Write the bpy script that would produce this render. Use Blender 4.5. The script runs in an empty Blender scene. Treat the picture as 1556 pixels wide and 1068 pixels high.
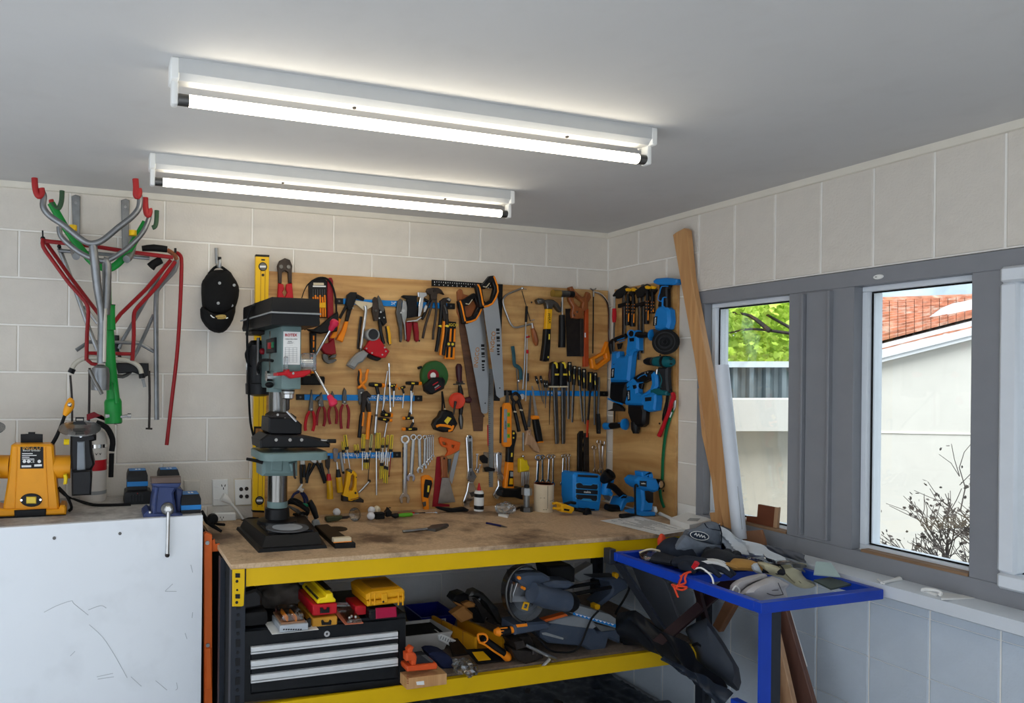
import bpy, bmesh, math, random
from mathutils import Vector as V, Matrix, noise as mnoise
scene = bpy.context.scene
COL = scene.collection
R = math.radians
random.seed(7)
# ---------------------------------------------------------------- camera
FPX, CX, CY = 1067.6, 499.0, 571.6          # focal length and principal point for a 1556 x 1068 frame
EYE = V((-2.663, -3.228, 1.597)); YAW = R(17.909); ROLL = R(.633)
FW = V((math.sin(YAW), math.cos(YAW), 0)); RT0 = V((math.cos(YAW), -math.sin(YAW), 0)); UP0 = V((0, 0, 1))
RT = RT0*math.cos(ROLL)+UP0*math.sin(ROLL); UP = UP0*math.cos(ROLL)-RT0*math.sin(ROLL)
cd = bpy.data.cameras.new('camera'); cam = bpy.data.objects.new('camera', cd); COL.objects.link(cam)
m = Matrix((RT, UP, -FW)).transposed().to_4x4(); m.translation = EYE; cam.matrix_world = m
cd.sensor_fit = 'HORIZONTAL'; cd.sensor_width = 36; cd.lens = FPX*36/1556
cd.shift_x = (778-CX)/1556; cd.shift_y = (CY-534)/1556; cd.clip_start = .05; cd.clip_end = 200
scene.camera = cam
# ---------------------------------------------------------------- sky and exposure
SKY = 1.45; TUBE = 8.0; SUN = 4.2
vs = scene.view_settings; vs.view_transform = 'Standard'; vs.look = 'None'; vs.gamma = 1; vs.exposure = .30
vs.use_curve_mapping = False
w = bpy.data.worlds.new('sky'); scene.world = w; w.use_nodes = True; wn = w.node_tree.nodes; wl = w.node_tree.links
bg = wn['Background']; tc = wn.new('ShaderNodeTexCoord'); nz = wn.new('ShaderNodeTexNoise'); cr = wn.new('ShaderNodeValToRGB')
nz.inputs['Scale'].default_value = 2.2; nz.inputs['Detail'].default_value = 6
cr.color_ramp.elements[0].position = .35; cr.color_ramp.elements[0].color = (.58, .70, .84, 1)
cr.color_ramp.elements[1].position = .65; cr.color_ramp.elements[1].color = (.86, .92, 1, 1)
wl.new(tc.outputs['Generated'], nz.inputs['Vector']); wl.new(nz.outputs['Fac'], cr.inputs['Fac']); wl.new(cr.outputs['Color'], bg.inputs['Color'])
bg.inputs['Strength'].default_value = SKY
sl = bpy.data.lights.new('sun', 'SUN'); sl.energy = SUN; sl.angle = R(40); sl.color = (.97, .98, 1)
so = bpy.data.objects.new('sun', sl); COL.objects.link(so); so.rotation_euler = (R(36), 0, R(-18))

# ---------------------------------------------------------------- helpers: materials
def lin(c):
    return tuple(((x/255)/12.92 if x/255 <= .04045 else ((x/255+.055)/1.055)**2.4) for x in c)
MATS = {}
def mat(name, col, rough=.5, metal=0, var=.10, scale=14, bump=0, bscale=60, dirt=None, dcol=(60, 50, 40), dscale=4, coat=0, trans=0, alpha=1, stretch=None):
    if name in MATS: return MATS[name]
    mt = bpy.data.materials.new(name); mt.use_nodes = True; n = mt.node_tree.nodes; l = mt.node_tree.links
    b = n['Principled BSDF']; c = lin(col)
    b.inputs['Roughness'].default_value = rough; b.inputs['Metallic'].default_value = metal; b.inputs['Specular IOR Level'].default_value = .5 if metal else .28
    b.inputs['Coat Weight'].default_value = coat; b.inputs['Transmission Weight'].default_value = trans; b.inputs['Alpha'].default_value = alpha
    t = n.new('ShaderNodeTexCoord'); src = t.outputs['Object']
    if stretch:
        mp = n.new('ShaderNodeMapping'); mp.inputs['Scale'].default_value = stretch; l.new(src, mp.inputs['Vector']); src = mp.outputs['Vector']
    z = n.new('ShaderNodeTexNoise'); z.inputs['Scale'].default_value = scale; z.inputs['Detail'].default_value = 5; l.new(src, z.inputs['Vector'])
    r = n.new('ShaderNodeValToRGB'); e = r.color_ramp.elements
    e[0].position = .3; e[1].position = .7
    e[0].color = tuple(x*(1-var) for x in c)+(1,); e[1].color = tuple(min(1, x*(1+var)) for x in c)+(1,)
    l.new(z.outputs['Fac'], r.inputs['Fac']); out = r.outputs['Color']
    if dirt:
        z2 = n.new('ShaderNodeTexNoise'); z2.inputs['Scale'].default_value = dscale; z2.inputs['Detail'].default_value = 8; l.new(t.outputs['Object'], z2.inputs['Vector'])
        r2 = n.new('ShaderNodeValToRGB'); r2.color_ramp.elements[0].position = .52; r2.color_ramp.elements[1].position = .75
        r2.color_ramp.elements[0].color = (0, 0, 0, 1); r2.color_ramp.elements[1].color = (dirt, dirt, dirt, 1)
        mx = n.new('ShaderNodeMix'); mx.data_type = 'RGBA'; l.new(z2.outputs['Fac'], r2.inputs['Fac']); l.new(r2.outputs['Color'], mx.inputs['Factor'])
        l.new(out, mx.inputs['A']); mx.inputs['B'].default_value = lin(dcol)+(1,); out = mx.outputs['Result']
    l.new(out, b.inputs['Base Color'])
    if bump:
        z3 = n.new('ShaderNodeTexNoise'); z3.inputs['Scale'].default_value = bscale; z3.inputs['Detail'].default_value = 4; l.new(src, z3.inputs['Vector'])
        bp_ = n.new('ShaderNodeBump'); bp_.inputs['Strength'].default_value = bump; bp_.inputs['Distance'].default_value = .004
        l.new(z3.outputs['Fac'], bp_.inputs['Height']); l.new(bp_.outputs['Normal'], b.inputs['Normal'])
    MATS[name] = mt
    return mt
def emit(name, col, s):
    mt = bpy.data.materials.new(name); mt.use_nodes = True; n = mt.node_tree.nodes
    b = n['Principled BSDF']; b.inputs['Base Color'].default_value = (.9, .9, .9, 1); b.inputs['Emission Color'].default_value = tuple(col)+(1,); b.inputs['Emission Strength'].default_value = s
    return mt
def clear(name, tint=(1, 1, 1), gloss=.08, rough=.02):
    mt = bpy.data.materials.new(name); mt.use_nodes = True; n = mt.node_tree.nodes; l = mt.node_tree.links
    n.remove(n['Principled BSDF']); tr = n.new('ShaderNodeBsdfTransparent'); tr.inputs['Color'].default_value = tuple(tint)+(1,)
    g = n.new('ShaderNodeBsdfGlossy'); g.inputs['Roughness'].default_value = rough
    f = n.new('ShaderNodeFresnel'); f.inputs['IOR'].default_value = 1.45
    mu = n.new('ShaderNodeMath'); mu.operation = 'MULTIPLY_ADD'; mu.inputs[1].default_value = .8; mu.inputs[2].default_value = gloss
    mx = n.new('ShaderNodeMixShader'); l.new(f.outputs['Fac'], mu.inputs[0]); l.new(mu.outputs[0], mx.inputs['Fac'])
    l.new(tr.outputs[0], mx.inputs[1]); l.new(g.outputs[0], mx.inputs[2]); l.new(mx.outputs[0], n['Material Output'].inputs['Surface'])
    return mt
def wood(name, c1, c2, rough=.55, grain=(1, 14, 14), scale=3.0, stain=None, bump=.05):
    mt = bpy.data.materials.new(name); mt.use_nodes = True; n = mt.node_tree.nodes; l = mt.node_tree.links; b = n['Principled BSDF']
    b.inputs['Roughness'].default_value = rough
    t = n.new('ShaderNodeTexCoord'); mp = n.new('ShaderNodeMapping'); mp.inputs['Scale'].default_value = grain; l.new(t.outputs['Object'], mp.inputs['Vector'])
    z = n.new('ShaderNodeTexNoise'); z.inputs['Scale'].default_value = scale; z.inputs['Detail'].default_value = 7; z.inputs['Distortion'].default_value = .9; l.new(mp.outputs[0], z.inputs['Vector'])
    r = n.new('ShaderNodeValToRGB'); r.color_ramp.elements[0].position = .32; r.color_ramp.elements[1].position = .68
    r.color_ramp.elements[0].color = lin(c1)+(1,); r.color_ramp.elements[1].color = lin(c2)+(1,); l.new(z.outputs['Fac'], r.inputs['Fac']); out = r.outputs['Color']
    if stain:
        z2 = n.new('ShaderNodeTexNoise'); z2.inputs['Scale'].default_value = stain[2]; z2.inputs['Detail'].default_value = 8; z2.inputs['Roughness'].default_value = .65; l.new(t.outputs['Object'], z2.inputs['Vector'])
        r2 = n.new('ShaderNodeValToRGB'); r2.color_ramp.elements[0].position = .48; r2.color_ramp.elements[1].position = .66
        r2.color_ramp.elements[0].color = (0, 0, 0, 1); r2.color_ramp.elements[1].color = (stain[1],)*3+(1,)
        mx = n.new('ShaderNodeMix'); mx.data_type = 'RGBA'; l.new(z2.outputs['Fac'], r2.inputs['Fac']); l.new(r2.outputs['Color'], mx.inputs['Factor'])
        l.new(out, mx.inputs['A']); mx.inputs['B'].default_value = lin(stain[0])+(1,); out = mx.outputs['Result']
    l.new(out, b.inputs['Base Color'])
    bp_ = n.new('ShaderNodeBump'); bp_.inputs['Strength'].default_value = bump; bp_.inputs['Distance'].default_value = .003; l.new(z.outputs['Fac'], bp_.inputs['Height']); l.new(bp_.outputs['Normal'], b.inputs['Normal'])
    return mt

# ---------------------------------------------------------------- helpers: shapes (each returns a function that adds itself to a bmesh)
def frame_of(d):
    d = d.normalized(); a = V((0, 0, 1)) if abs(d.z) < .9 else V((1, 0, 0))
    x = d.cross(a).normalized(); return x, d.cross(x).normalized()
def box(lo, hi, bev=0, rot=None, piv=None, seg=1):
    def f(bm):
        lo_, hi_ = V(lo), V(hi); c = (lo_+hi_)/2; s = hi_-lo_
        g = bmesh.ops.create_cube(bm, size=1)['verts']
        for v in g: v.co = V((v.co.x*s.x, v.co.y*s.y, v.co.z*s.z))
        if bev:
            es = list({e for v in g for e in v.link_edges})
            g = list({v for v in bmesh.ops.bevel(bm, geom=es, offset=bev, segments=seg, profile=.5, affect='EDGES', clamp_overlap=True)['verts']} | {v for v in g if v.is_valid})
        M_ = rot.to_matrix() if hasattr(rot, 'to_matrix') else (rot or Matrix.Identity(3))
        p = V(piv) if piv else c
        for v in g: v.co = M_ @ (v.co+c-p)+p
    return f
def cyl(p0, p1, r0, r1=None, n=20, cap=True):
    return tube([p0, p1], r0, n=n, rr=[r0, r0 if r1 is None else r1], cap=cap)
def cat(pts, k=4, closed=False):
    pts = [V(p) for p in pts]; o = []; N = len(pts)
    for i in range(N if closed else N-1):
        a, b, c, d = (pts[(i+j) % N] if closed else pts[min(max(i+j, 0), N-1)] for j in (-1, 0, 1, 2))
        for q in range(k):
            t = q/k; o.append(.5*((2*b)+(c-a)*t+(2*a-5*b+4*c-d)*t*t+(3*b-a-3*c+d)*t**3))
    if not closed: o.append(pts[-1])
    return o
def tube(pts, r, n=10, rr=None, cap=True, k=0, closed=False, flat=None, nrm=None):
    """sweep of a circle (or, with flat/nrm, of an ellipse squeezed along nrm) along a path"""
    def f(bm):
        P = [V(p) for p in pts]; Q = list(rr) if rr else [r]*len(P)
        if k:
            N = len(P); P2 = cat(P, k, closed); Q2 = []
            for i in range(len(P2)):
                a = i/k; j = int(a); t = a-j; Q2.append(Q[j % N]*(1-t)+Q[(j+1) % N if closed else min(j+1, N-1)]*t)
            P, Q = P2, Q2
        N = len(P); rings = []; x = None
        for i in range(N):
            if closed: d = P[(i+1) % N]-P[i-1]
            else: d = (P[min(i+1, N-1)]-P[max(i-1, 0)])
            if d.length < 1e-9: d = V((0, 0, 1))
            d.normalize()
            if nrm is not None: y = (V(nrm)-d*d.dot(V(nrm))).normalized(); x = y.cross(d)
            elif x is None: x, y = frame_of(d)
            else: x = (x-d*x.dot(d)).normalized(); y = d.cross(x)
            fl = 1 if flat is None else flat
            rings.append([bm.verts.new(P[i]+(x*math.cos(2*math.pi*j/n)+y*fl*math.sin(2*math.pi*j/n))*Q[i]) for j in range(n)])
        for i in range(N if closed else N-1):
            a, b = rings[i], rings[(i+1) % N]
            for j in range(n): bm.faces.new((a[j], a[(j+1) % n], b[(j+1) % n], b[j]))
        if cap and not closed: bm.faces.new(rings[0][::-1]); bm.faces.new(rings[-1])
    return f
def lathe(prof, o=(0, 0, 0), ax=(0, 0, 1), n=24):
    """prof: (radius, height) pairs along the axis"""
    def f(bm):
        o_, a = V(o), V(ax).normalized(); x, y = frame_of(a); rings = []
        for r_, h in prof:
            if r_ < 1e-6: rings.append([bm.verts.new(o_+a*h)])
            else: rings.append([bm.verts.new(o_+a*h+(x*math.cos(2*math.pi*j/n)+y*math.sin(2*math.pi*j/n))*r_) for j in range(n)])
        for p, q in zip(rings, rings[1:]):
            for j in range(n):
                k_ = (j+1) % n
                vs_ = [p[j] if len(p) > 1 else p[0]]
                if len(p) > 1: vs_.append(p[k_])
                vs_.append(q[k_] if len(q) > 1 else q[0])
                if len(q) > 1: vs_.append(q[j])
                if len(vs_) > 2: bm.faces.new(vs_)
        for rg, fl in ((rings[0], 1), (rings[-1], 0)):
            if len(rg) > 1: bm.faces.new(rg[::-1] if fl else rg)
    return f
def ball(c, r, s=(1, 1, 1), n=14, rot=None):
    def f(bm):
        g = bmesh.ops.create_uvsphere(bm, u_segments=n, v_segments=max(6, n//2+1), radius=r)['verts']
        for v in g:
            p = V((v.co.x*s[0], v.co.y*s[1], v.co.z*s[2]))
            if rot: p = rot.to_matrix() @ p
            v.co = p+V(c)
    return f
def prism(P3, ext, bev=0, holes=()):
    """a flat 3D outline (with holes), swept along ext; bev rounds the rim of the far face"""
    def f(bm):
        t = bmesh.new(); es = []
        for loop in [P3]+list(holes):
            vs_ = [t.verts.new(V(p)) for p in loop]
            es += [t.edges.new((vs_[i], vs_[(i+1) % len(vs_)])) for i in range(len(vs_))]
        if holes: bmesh.ops.triangle_fill(t, edges=es, use_beauty=True, normal=V(ext).normalized())
        else: t.faces.new(list(t.verts))
        if not t.faces: t.free(); return
        g = bmesh.ops.extrude_face_region(t, geom=list(t.faces))['geom']
        top = [v for v in g if isinstance(v, bmesh.types.BMVert)]
        for v in top: v.co += V(ext)
        bmesh.ops.recalc_face_normals(t, faces=list(t.faces))
        if bev:
            ts = set(top)
            rim = [e for e in t.edges if e.verts[0] in ts and e.verts[1] in ts and len(e.link_faces) == 2 and e.calc_face_angle(0) > .6]
            bmesh.ops.bevel(t, geom=rim, offset=bev, segments=1, affect='EDGES', clamp_overlap=True)
        mp = {v: bm.verts.new(v.co) for v in t.verts}
        for fc in t.faces:
            try: bm.faces.new([mp[v] for v in fc.verts])
            except ValueError: pass
        t.free()
    return f
def loft(rings, cap=True):
    def f(bm):
        rs = [[bm.verts.new(V(p)) for p in r_] for r_ in rings]; n = len(rs[0])
        for a, b in zip(rs, rs[1:]):
            for j in range(n): bm.faces.new((a[j], a[(j+1) % n], b[(j+1) % n], b[j]))
        if cap: bm.faces.new(rs[0][::-1]); bm.faces.new(rs[-1])
    return f
def sheet(fn, nu, nv, th=.002):
    """a grid surface fn(u, v) given a thickness"""
    def f(bm):
        g = [[V(fn(i/nu, j/nv)) for j in range(nv+1)] for i in range(nu+1)]; N = []
        for i in range(nu+1):
            row = []
            for j in range(nv+1):
                du = g[min(i+1, nu)][j]-g[max(i-1, 0)][j]; dv = g[i][min(j+1, nv)]-g[i][max(j-1, 0)]
                q = du.cross(dv); row.append(q.normalized() if q.length > 1e-12 else V((0, 0, 1)))
            N.append(row)
        a = [[bm.verts.new(g[i][j]+N[i][j]*th/2) for j in range(nv+1)] for i in range(nu+1)]
        b = [[bm.verts.new(g[i][j]-N[i][j]*th/2) for j in range(nv+1)] for i in range(nu+1)]
        for i in range(nu):
            for j in range(nv):
                bm.faces.new((a[i][j], a[i+1][j], a[i+1][j+1], a[i][j+1])); bm.faces.new((b[i][j], b[i][j+1], b[i+1][j+1], b[i+1][j]))
        for i in range(nu):
            bm.faces.new((a[i][0], b[i][0], b[i+1][0], a[i+1][0])); bm.faces.new((a[i][nv], a[i+1][nv], b[i+1][nv], b[i][nv]))
        for j in range(nv):
            bm.faces.new((a[0][j], a[0][j+1], b[0][j+1], b[0][j])); bm.faces.new((a[nu][j], b[nu][j], b[nu][j+1], a[nu][j+1]))
    return f
def text(s, size, o, xd, yd, th=.0006, al='CENTER', bold=0):
    """letters as thin raised print, centred at o, reading along xd with yd up"""
    def f(bm):
        c = bpy.data.curves.new('t', 'FONT'); c.body = s; c.size = size; c.align_x = al; c.align_y = 'CENTER'; c.extrude = th; c.resolution_u = 2; c.offset = bold
        ob = bpy.data.objects.new('t', c); COL.objects.link(ob); me = bpy.data.meshes.new_from_object(ob.evaluated_get(bpy.context.evaluated_depsgraph_get()))
        x, y = V(xd).normalized(), V(yd).normalized(); z = x.cross(y); y = z.cross(x)
        M_ = Matrix((x, y, z)).transposed().to_4x4(); M_.translation = V(o); me.transform(M_)
        bm.from_mesh(me); bpy.data.objects.remove(ob); bpy.data.curves.remove(c); bpy.data.meshes.remove(me)
    return f
def xf(M_, *shapes):
    """the shapes, moved by a matrix"""
    def f(bm):
        t = bmesh.new()
        for s in shapes: s(t)
        t.transform(M_); me = bpy.data.meshes.new('x'); t.to_mesh(me); bm.from_mesh(me); bpy.data.meshes.remove(me); t.free()
    return f

# ---------------------------------------------------------------- helpers: objects
class Pt:
    def __init__(s, name, m, shapes, kids=(), label=None, kind=None):
        s.name, s.mat, s.kids, s.label, s.kind = name, m, list(kids), label, kind
        s.bm = bmesh.new()
        for sh in shapes: sh(s.bm)
def pt(name, m, *shapes, kids=(), label=None, kind=None): return Pt(name, m, shapes, kids, label, kind)
def mesh_of(name, bm, m, off, ang=38):
    bmesh.ops.recalc_face_normals(bm, faces=list(bm.faces))
    for f in bm.faces: f.smooth = True
    for v in bm.verts: v.co -= off
    me = bpy.data.meshes.new(name); bm.to_mesh(me); bm.free(); me.set_sharp_from_angle(angle=R(ang))
    if m: me.materials.append(m)
    return me
def make(name, label, cat_, *parts, group=None, kind=None):
    """one thing: an Empty at its base with its parts (and their sub-parts) below it; a single part becomes the thing itself"""
    vs_ = [v.co for p in parts for v in p.bm.verts]
    lo = V(min(v[i] for v in vs_) for i in range(3)); hi = V(max(v[i] for v in vs_) for i in range(3))
    base = V(((lo.x+hi.x)/2, (lo.y+hi.y)/2, lo.z))
    def place(p, parent, nm=None):
        o = bpy.data.objects.new(nm or p.name, mesh_of(nm or p.name, p.bm, p.mat, base)); COL.objects.link(o)
        if parent: o.parent = parent
        else: o.location = base
        if p.label and parent: o['label'] = p.label
        if p.kind: o['kind'] = p.kind
        for q in p.kids: place(q, o)
        return o
    if len(parts) == 1: root = place(parts[0], None, name)
    else:
        root = bpy.data.objects.new(name, None); COL.objects.link(root); root.location = base; root.empty_display_size = .05
        for p in parts: place(p, root)
    if kind: root['kind'] = kind
    if label: root['label'] = label
    if cat_: root['category'] = cat_
    if group: root['group'] = group
    return root
def struct(name, m, *shapes, label=None, parent=None):
    bm = bmesh.new()
    for s in shapes: s(bm)
    o = bpy.data.objects.new(name, mesh_of(name, bm, m, V((0, 0, 0)))); COL.objects.link(o)
    if parent: o.parent = parent
    else: o['kind'] = 'structure'
    if label: o['label'] = label
    return o
def clone(root, loc, rotz=0, label=None, group=None):
    """a copy of a thing with copies of its parts and sub-parts"""
    def cp(o, par):
        c = o.copy(); COL.objects.link(c); c.parent = par
        for ch in o.children: cp(ch, c)
        return c
    r = cp(root, None); r.location = loc; r.rotation_euler = (0, 0, rotz)
    if label: r['label'] = label
    if group: r['group'] = group
    return r
# pixel of the photograph -> a point of a given plane of the room (a survey of the photograph; everything is built there in room coordinates)
FR = [0, 0, 1]
def fr(x0, y0, s): FR[:] = [x0, y0, s]
def ray(u, v):
    u, v = FR[0]+u*FR[2], FR[1]+v*FR[2]
    return FW+RT*((u-CX)/FPX)-UP*((v-CY)/FPX)
def onx(u, v, x): d = ray(u, v); return EYE+d*((x-EYE.x)/d.x)
def ony(u, v, y): d = ray(u, v); return EYE+d*((y-EYE.y)/d.y)
def onz(u, v, z): d = ray(u, v); return EYE+d*((z-EYE.z)/d.z)
FACE = -.018
DSC = [1]
BOARD = [('y', FACE)]     # the vertical plane being built on: ('y', back) or ('x', right)
def on(u, v, d=0):
    k, c = BOARD[0]
    return ony(u, v, c-d) if k == 'y' else onx(u, v, c-d*DSC[0])
def nrm(): return V((0, -1, 0)) if BOARD[0][0] == 'y' else V((-1, 0, 0))
def py(y): BOARD[0] = ('y', y)
def px(x): BOARD[0] = ('x', x)
def yfoot(u, v, z): return onz(u, v, z).y      # how far back a foot seen at (u, v) stands on the level z
def PB(u0, v0, u1, v1, dep, bev=.002, seg=1, z0=None):
    """a box whose front face is the pixel rectangle on the current plane"""
    a, b = on(u0, v1), on(u1, v0); zz = a.z if z0 is None else z0
    if BOARD[0][0] == 'y': return box((a.x, a.y, zz), (b.x, a.y+dep, b.z), bev, seg=seg)
    return box((a.x, b.y, zz), (a.x+dep, a.y, b.z), bev, seg=seg)
def mpp(u, v, d=0): return (on(u, v+1, d)-on(u, v, d)).length
def F(poly, d0=0, d1=.008, bev=.001, holes=(), sm=0):
    """an outline on the tool board, from d0 to d1 in front of it"""
    if sm: poly = [(p.x, p.y) for p in cat([(x, y, 0) for x, y in poly], sm, True)]
    e = nrm()*(d1-d0)*(DSC[0] if BOARD[0][0] == 'x' else 1)
    return prism([on(u, v, d1)-e for u, v in poly], e, bev, [[on(u, v, d1)-e for u, v in h] for h in holes])
def S(pts, r, d=None, rr=None, k=0, n=8, flat=None, closed=False):
    """a rod on the tool board; r in the current crop's pixels, d its axis' distance from the board"""
    q = mpp(*pts[0]); rm = r*q; d_ = d if d is not None else (rm if flat is None else rm*flat)+.001
    ds = d_ if isinstance(d_, (list, tuple)) else [d_]*len(pts)
    return tube([on(u, v, x) for (u, v), x in zip(pts, ds)], rm, n=n, rr=[x*q for x in rr] if rr else None, k=k, flat=flat, nrm=nrm() if flat else None, closed=closed)
def BL(u, v, r, d=None, s=(1, 1, 1)):
    q = mpp(u, v)*r; return ball(on(u, v, q if d is None else d), q, s, 10)
def DK(u, v, r, d0, d1, n=16):
    """a disc lying on the board"""
    q = mpp(u, v)*r; p = on(u, v, d1); return cyl(p+nrm()*(d0-d1)*(DSC[0] if BOARD[0][0] == 'x' else 1), p, q, n=n)
def TX(s, u, v, size, d, ang=0, **kw):
    """print on a tool; size in crop pixels, ang degrees clockwise"""
    q = mpp(u, v); a = on(u, v, d); x = (on(u+math.cos(R(ang))*9, v+math.sin(R(ang))*9, d)-a); y = on(u+math.sin(R(ang))*9, v-math.cos(R(ang))*9, d)-a
    return text(s, size*q, a+nrm()*.0004, x, y, **kw)
# ---------------------------------------------------------------- materials shared by many things
blockm = mat('painted_block', (222, 215, 204), .75, var=.04, scale=9, bump=.4, bscale=110, dirt=.14, dcol=(150, 140, 128), dscale=6)
blocklow = mat('daylight_tinted_block', (200, 210, 220), .7, var=.04, scale=9, bump=.3, bscale=110, dirt=.12, dcol=(150, 150, 150), dscale=6)  # cool daylight on the low right wall, tinted into the block colour
blockback = mat('shade_lifted_block', (228, 227, 225), .7, var=.04, scale=9, bump=.3, bscale=110, dirt=.12, dcol=(150, 150, 150), dscale=6)  # low back blocks whitened in colour to lift the shade under the bench
mortm = mat('painted_mortar', (244, 241, 234), .8, var=.04)
ceilm = mat('ceiling_paint', (205, 204, 202), .8, var=.02, scale=3, dirt=.05, dcol=(120, 110, 100), dscale=9)
frm = mat('grey_window_paint', (136, 138, 143), .45, var=.03)
alum = mat('white_window_alu', (226, 232, 238), .35, var=.02)
white = mat('white_plastic', (236, 236, 232), .4, var=.02)
black = mat('black_plastic', (17, 17, 19), .45, var=.15)
dkgrey = mat('charcoal_plastic', (36, 38, 42), .5, var=.12)
rubber = mat('black_rubber', (14, 14, 15), .75, var=.15)
steel = mat('bright_steel', (190, 190, 188), .28, 1, var=.12, scale=30)
dsteel = mat('dark_steel', (105, 104, 102), .42, 1, var=.2, scale=30)
bsteel = mat('blackened_steel', (52, 46, 43), .5, .6, var=.25, scale=30)
galv = mat('galvanised_steel', (150, 152, 152), .42, .9, var=.15, scale=25)
yellow = mat('yellow_plastic', (238, 176, 22), .42, var=.05)
orange = mat('orange_plastic', (246, 140, 26), .42, var=.05)
blue = mat('bright_blue_plastic', (26, 128, 205), .42, var=.05)
red = mat('red_plastic', (188, 24, 36), .4, var=.06)
dred = mat('dark_red_grip', (140, 22, 34), .45, var=.08)
teal = mat('teal_plastic', (12, 92, 100), .42, var=.06)
print_w = mat('white_print', (235, 235, 232), .5, var=.01)
print_k = mat('black_print', (22, 22, 24), .5, var=.01)
ambr = mat('amber_handle', (214, 160, 20), .25, var=.08, coat=.4)
ply = wood('plywood', (180, 130, 72), (222, 178, 116), .5, (.7, 9, 9), 2.4, ((120, 78, 38), .35, 5))
plyedge = wood('plywood_edge', (150, 104, 60), (196, 154, 104), .6, (2, 2, 60), 3)
chip = wood('chipboard', (188, 156, 120), (212, 182, 146), .6, (5, 5, 5), 16, ((78, 54, 38), .9, 3.4))
pine = wood('pine', (188, 136, 84), (214, 166, 112), .5, (14, 14, 1), 2)
brownw = wood('brown_board', (92, 60, 50), (112, 76, 62), .55, (8, 8, 1), 3)
woodh = wood('handle_wood', (126, 66, 30), (160, 92, 46), .45, (12, 12, 2), 4)
paleh = wood('pale_handle_wood', (170, 130, 96), (190, 152, 116), .5, (12, 12, 2), 4)
clearp = clear('clear_plastic', (.93, .95, .96), .12, .12)
glass = clear('window_glass', (.97, .985, .98), .01)

# ---------------------------------------------------------------- the room
struct('floor', mat('concrete_floor', (186, 189, 193), .7, var=.12, scale=6, dirt=.3, dcol=(100, 98, 96), dscale=5), box((-4.4, -4.3, -.1), (.14, .2, 0)))
ceiling = struct('ceiling', ceilm, box((-4.4, -4.3, 2.4), (.2, .2, 2.55)))
struct('wall_left', mortm, box((-4.4, -.95, 0), (-4.2, .2, 2.4)), box((-4.4, -4.3, 2.32), (-4.2, -.95, 2.4)), box((-4.4, -4.3, 0), (-4.2, -4.1, 2.32)))  # wide unseen opening added to bring daylight in from the left
struct('wall_front', mortm, box((-4.2, -4.3, 2.25), (.14, -4.2, 2.4)), box((-4.2, -4.3, 0), (-4.0, -4.2, 2.25)), box((-1.6, -4.3, 0), (.14, -4.2, 2.25)))  # unseen right-hand section widened to hold daylight off the right wall
wb = struct('wall_back', mortm, box((-4.2, .004, 0), (.2, .2, 2.4)))
W1, W2, W3 = (-.667, -1.085), (-1.345, -1.715), (-1.80, -2.35)
ZS, ZH = .975, 1.952
wr = struct('wall_right', mortm, box((.004, -.66, 0), (.14, .004, 2.4)), box((.004, -4.2, 0), (.14, -.66, .90)), box((.004, -4.2, 2.015), (.14, -.66, 2.4)), box((.004, -4.2, .9), (.14, -2.42, 2.015)))
def blocks(wall, rects, nrm_x):
    cache = {}
    for a0, a1, z0, z1 in rects:
        w_, h_ = round(a1-a0, 3), round(z1-z0, 3)
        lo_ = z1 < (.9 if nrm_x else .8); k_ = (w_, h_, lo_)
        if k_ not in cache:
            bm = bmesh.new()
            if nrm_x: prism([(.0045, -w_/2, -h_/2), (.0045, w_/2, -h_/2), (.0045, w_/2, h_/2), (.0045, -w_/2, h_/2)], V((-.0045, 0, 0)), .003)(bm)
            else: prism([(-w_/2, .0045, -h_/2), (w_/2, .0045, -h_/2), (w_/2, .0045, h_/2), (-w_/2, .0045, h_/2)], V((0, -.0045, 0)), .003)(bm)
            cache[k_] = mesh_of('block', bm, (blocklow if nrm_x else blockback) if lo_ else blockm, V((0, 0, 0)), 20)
        o = bpy.data.objects.new('block', cache[k_]); COL.objects.link(o); o.parent = wall
        o.location = (0, (a0+a1)/2, (z0+z1)/2) if nrm_x else ((a0+a1)/2, 0, (z0+z1)/2)
rc = []; J = .0035
for c in range(12):
    z0, z1 = c*.2+J, (c+1)*.2-J if c < 11 else 2.398
    off = 0 if c % 2 else .2
    x = 0.0 if off == 0 else -.2
    if off: rc.append((-.2+J, -.001, z0, z1))
    while x > -3.6: rc.append((x-.4+J, x-J, z0, z1)); x -= .4
blocks(wb, rc, False)
rc = []
ys = [-.425-.196*i for i in range(1, 11)]
for c in range(12):
    z0, z1 = c*.2+J, (c+1)*.2-J if c < 11 else 2.398
    if c < 4 or (c == 4):
        z0, z1 = c*.2+.0012, (c+1)*.2-.0012
        if c == 4: z1 = .893
        e = [-.001, -.23]+[-.425]+ys
        for a, b in zip(e, e[1:]): rc.append((b+.0025, a-.0025, z0, z1))
    elif c < 11 or c == 11:
        e = [-.001, -.23, -.622] if c % 2 else [-.001, -.425, -.622]
        for a, b in zip(e, e[1:]): rc.append((b+J, a-J, z0, z1))
e = [-.622]+ys[1:]
for a, b in zip(e, e[1:]): rc.append((b+J, a-J, 2.02, 2.398))
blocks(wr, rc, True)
cornm = mat('cornice_paint', (226, 220, 206), .6, var=.02)
struct('trim_1', cornm, prism([(-4.2, 0, 2.4), (-4.2, -.022, 2.4), (-4.2, -.02, 2.388), (-4.2, -.012, 2.376), (-4.2, 0, 2.374)], V((4.2, 0, 0))), label='pale timber bead along the ceiling of the back wall')
struct('trim_2', cornm, prism([(0, -4.2, 2.4), (-.022, -4.2, 2.4), (-.02, -4.2, 2.388), (-.012, -4.2, 2.376), (0, -4.2, 2.374)], V((0, 4.2, 0))), label='pale timber bead along the ceiling of the window wall')
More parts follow.
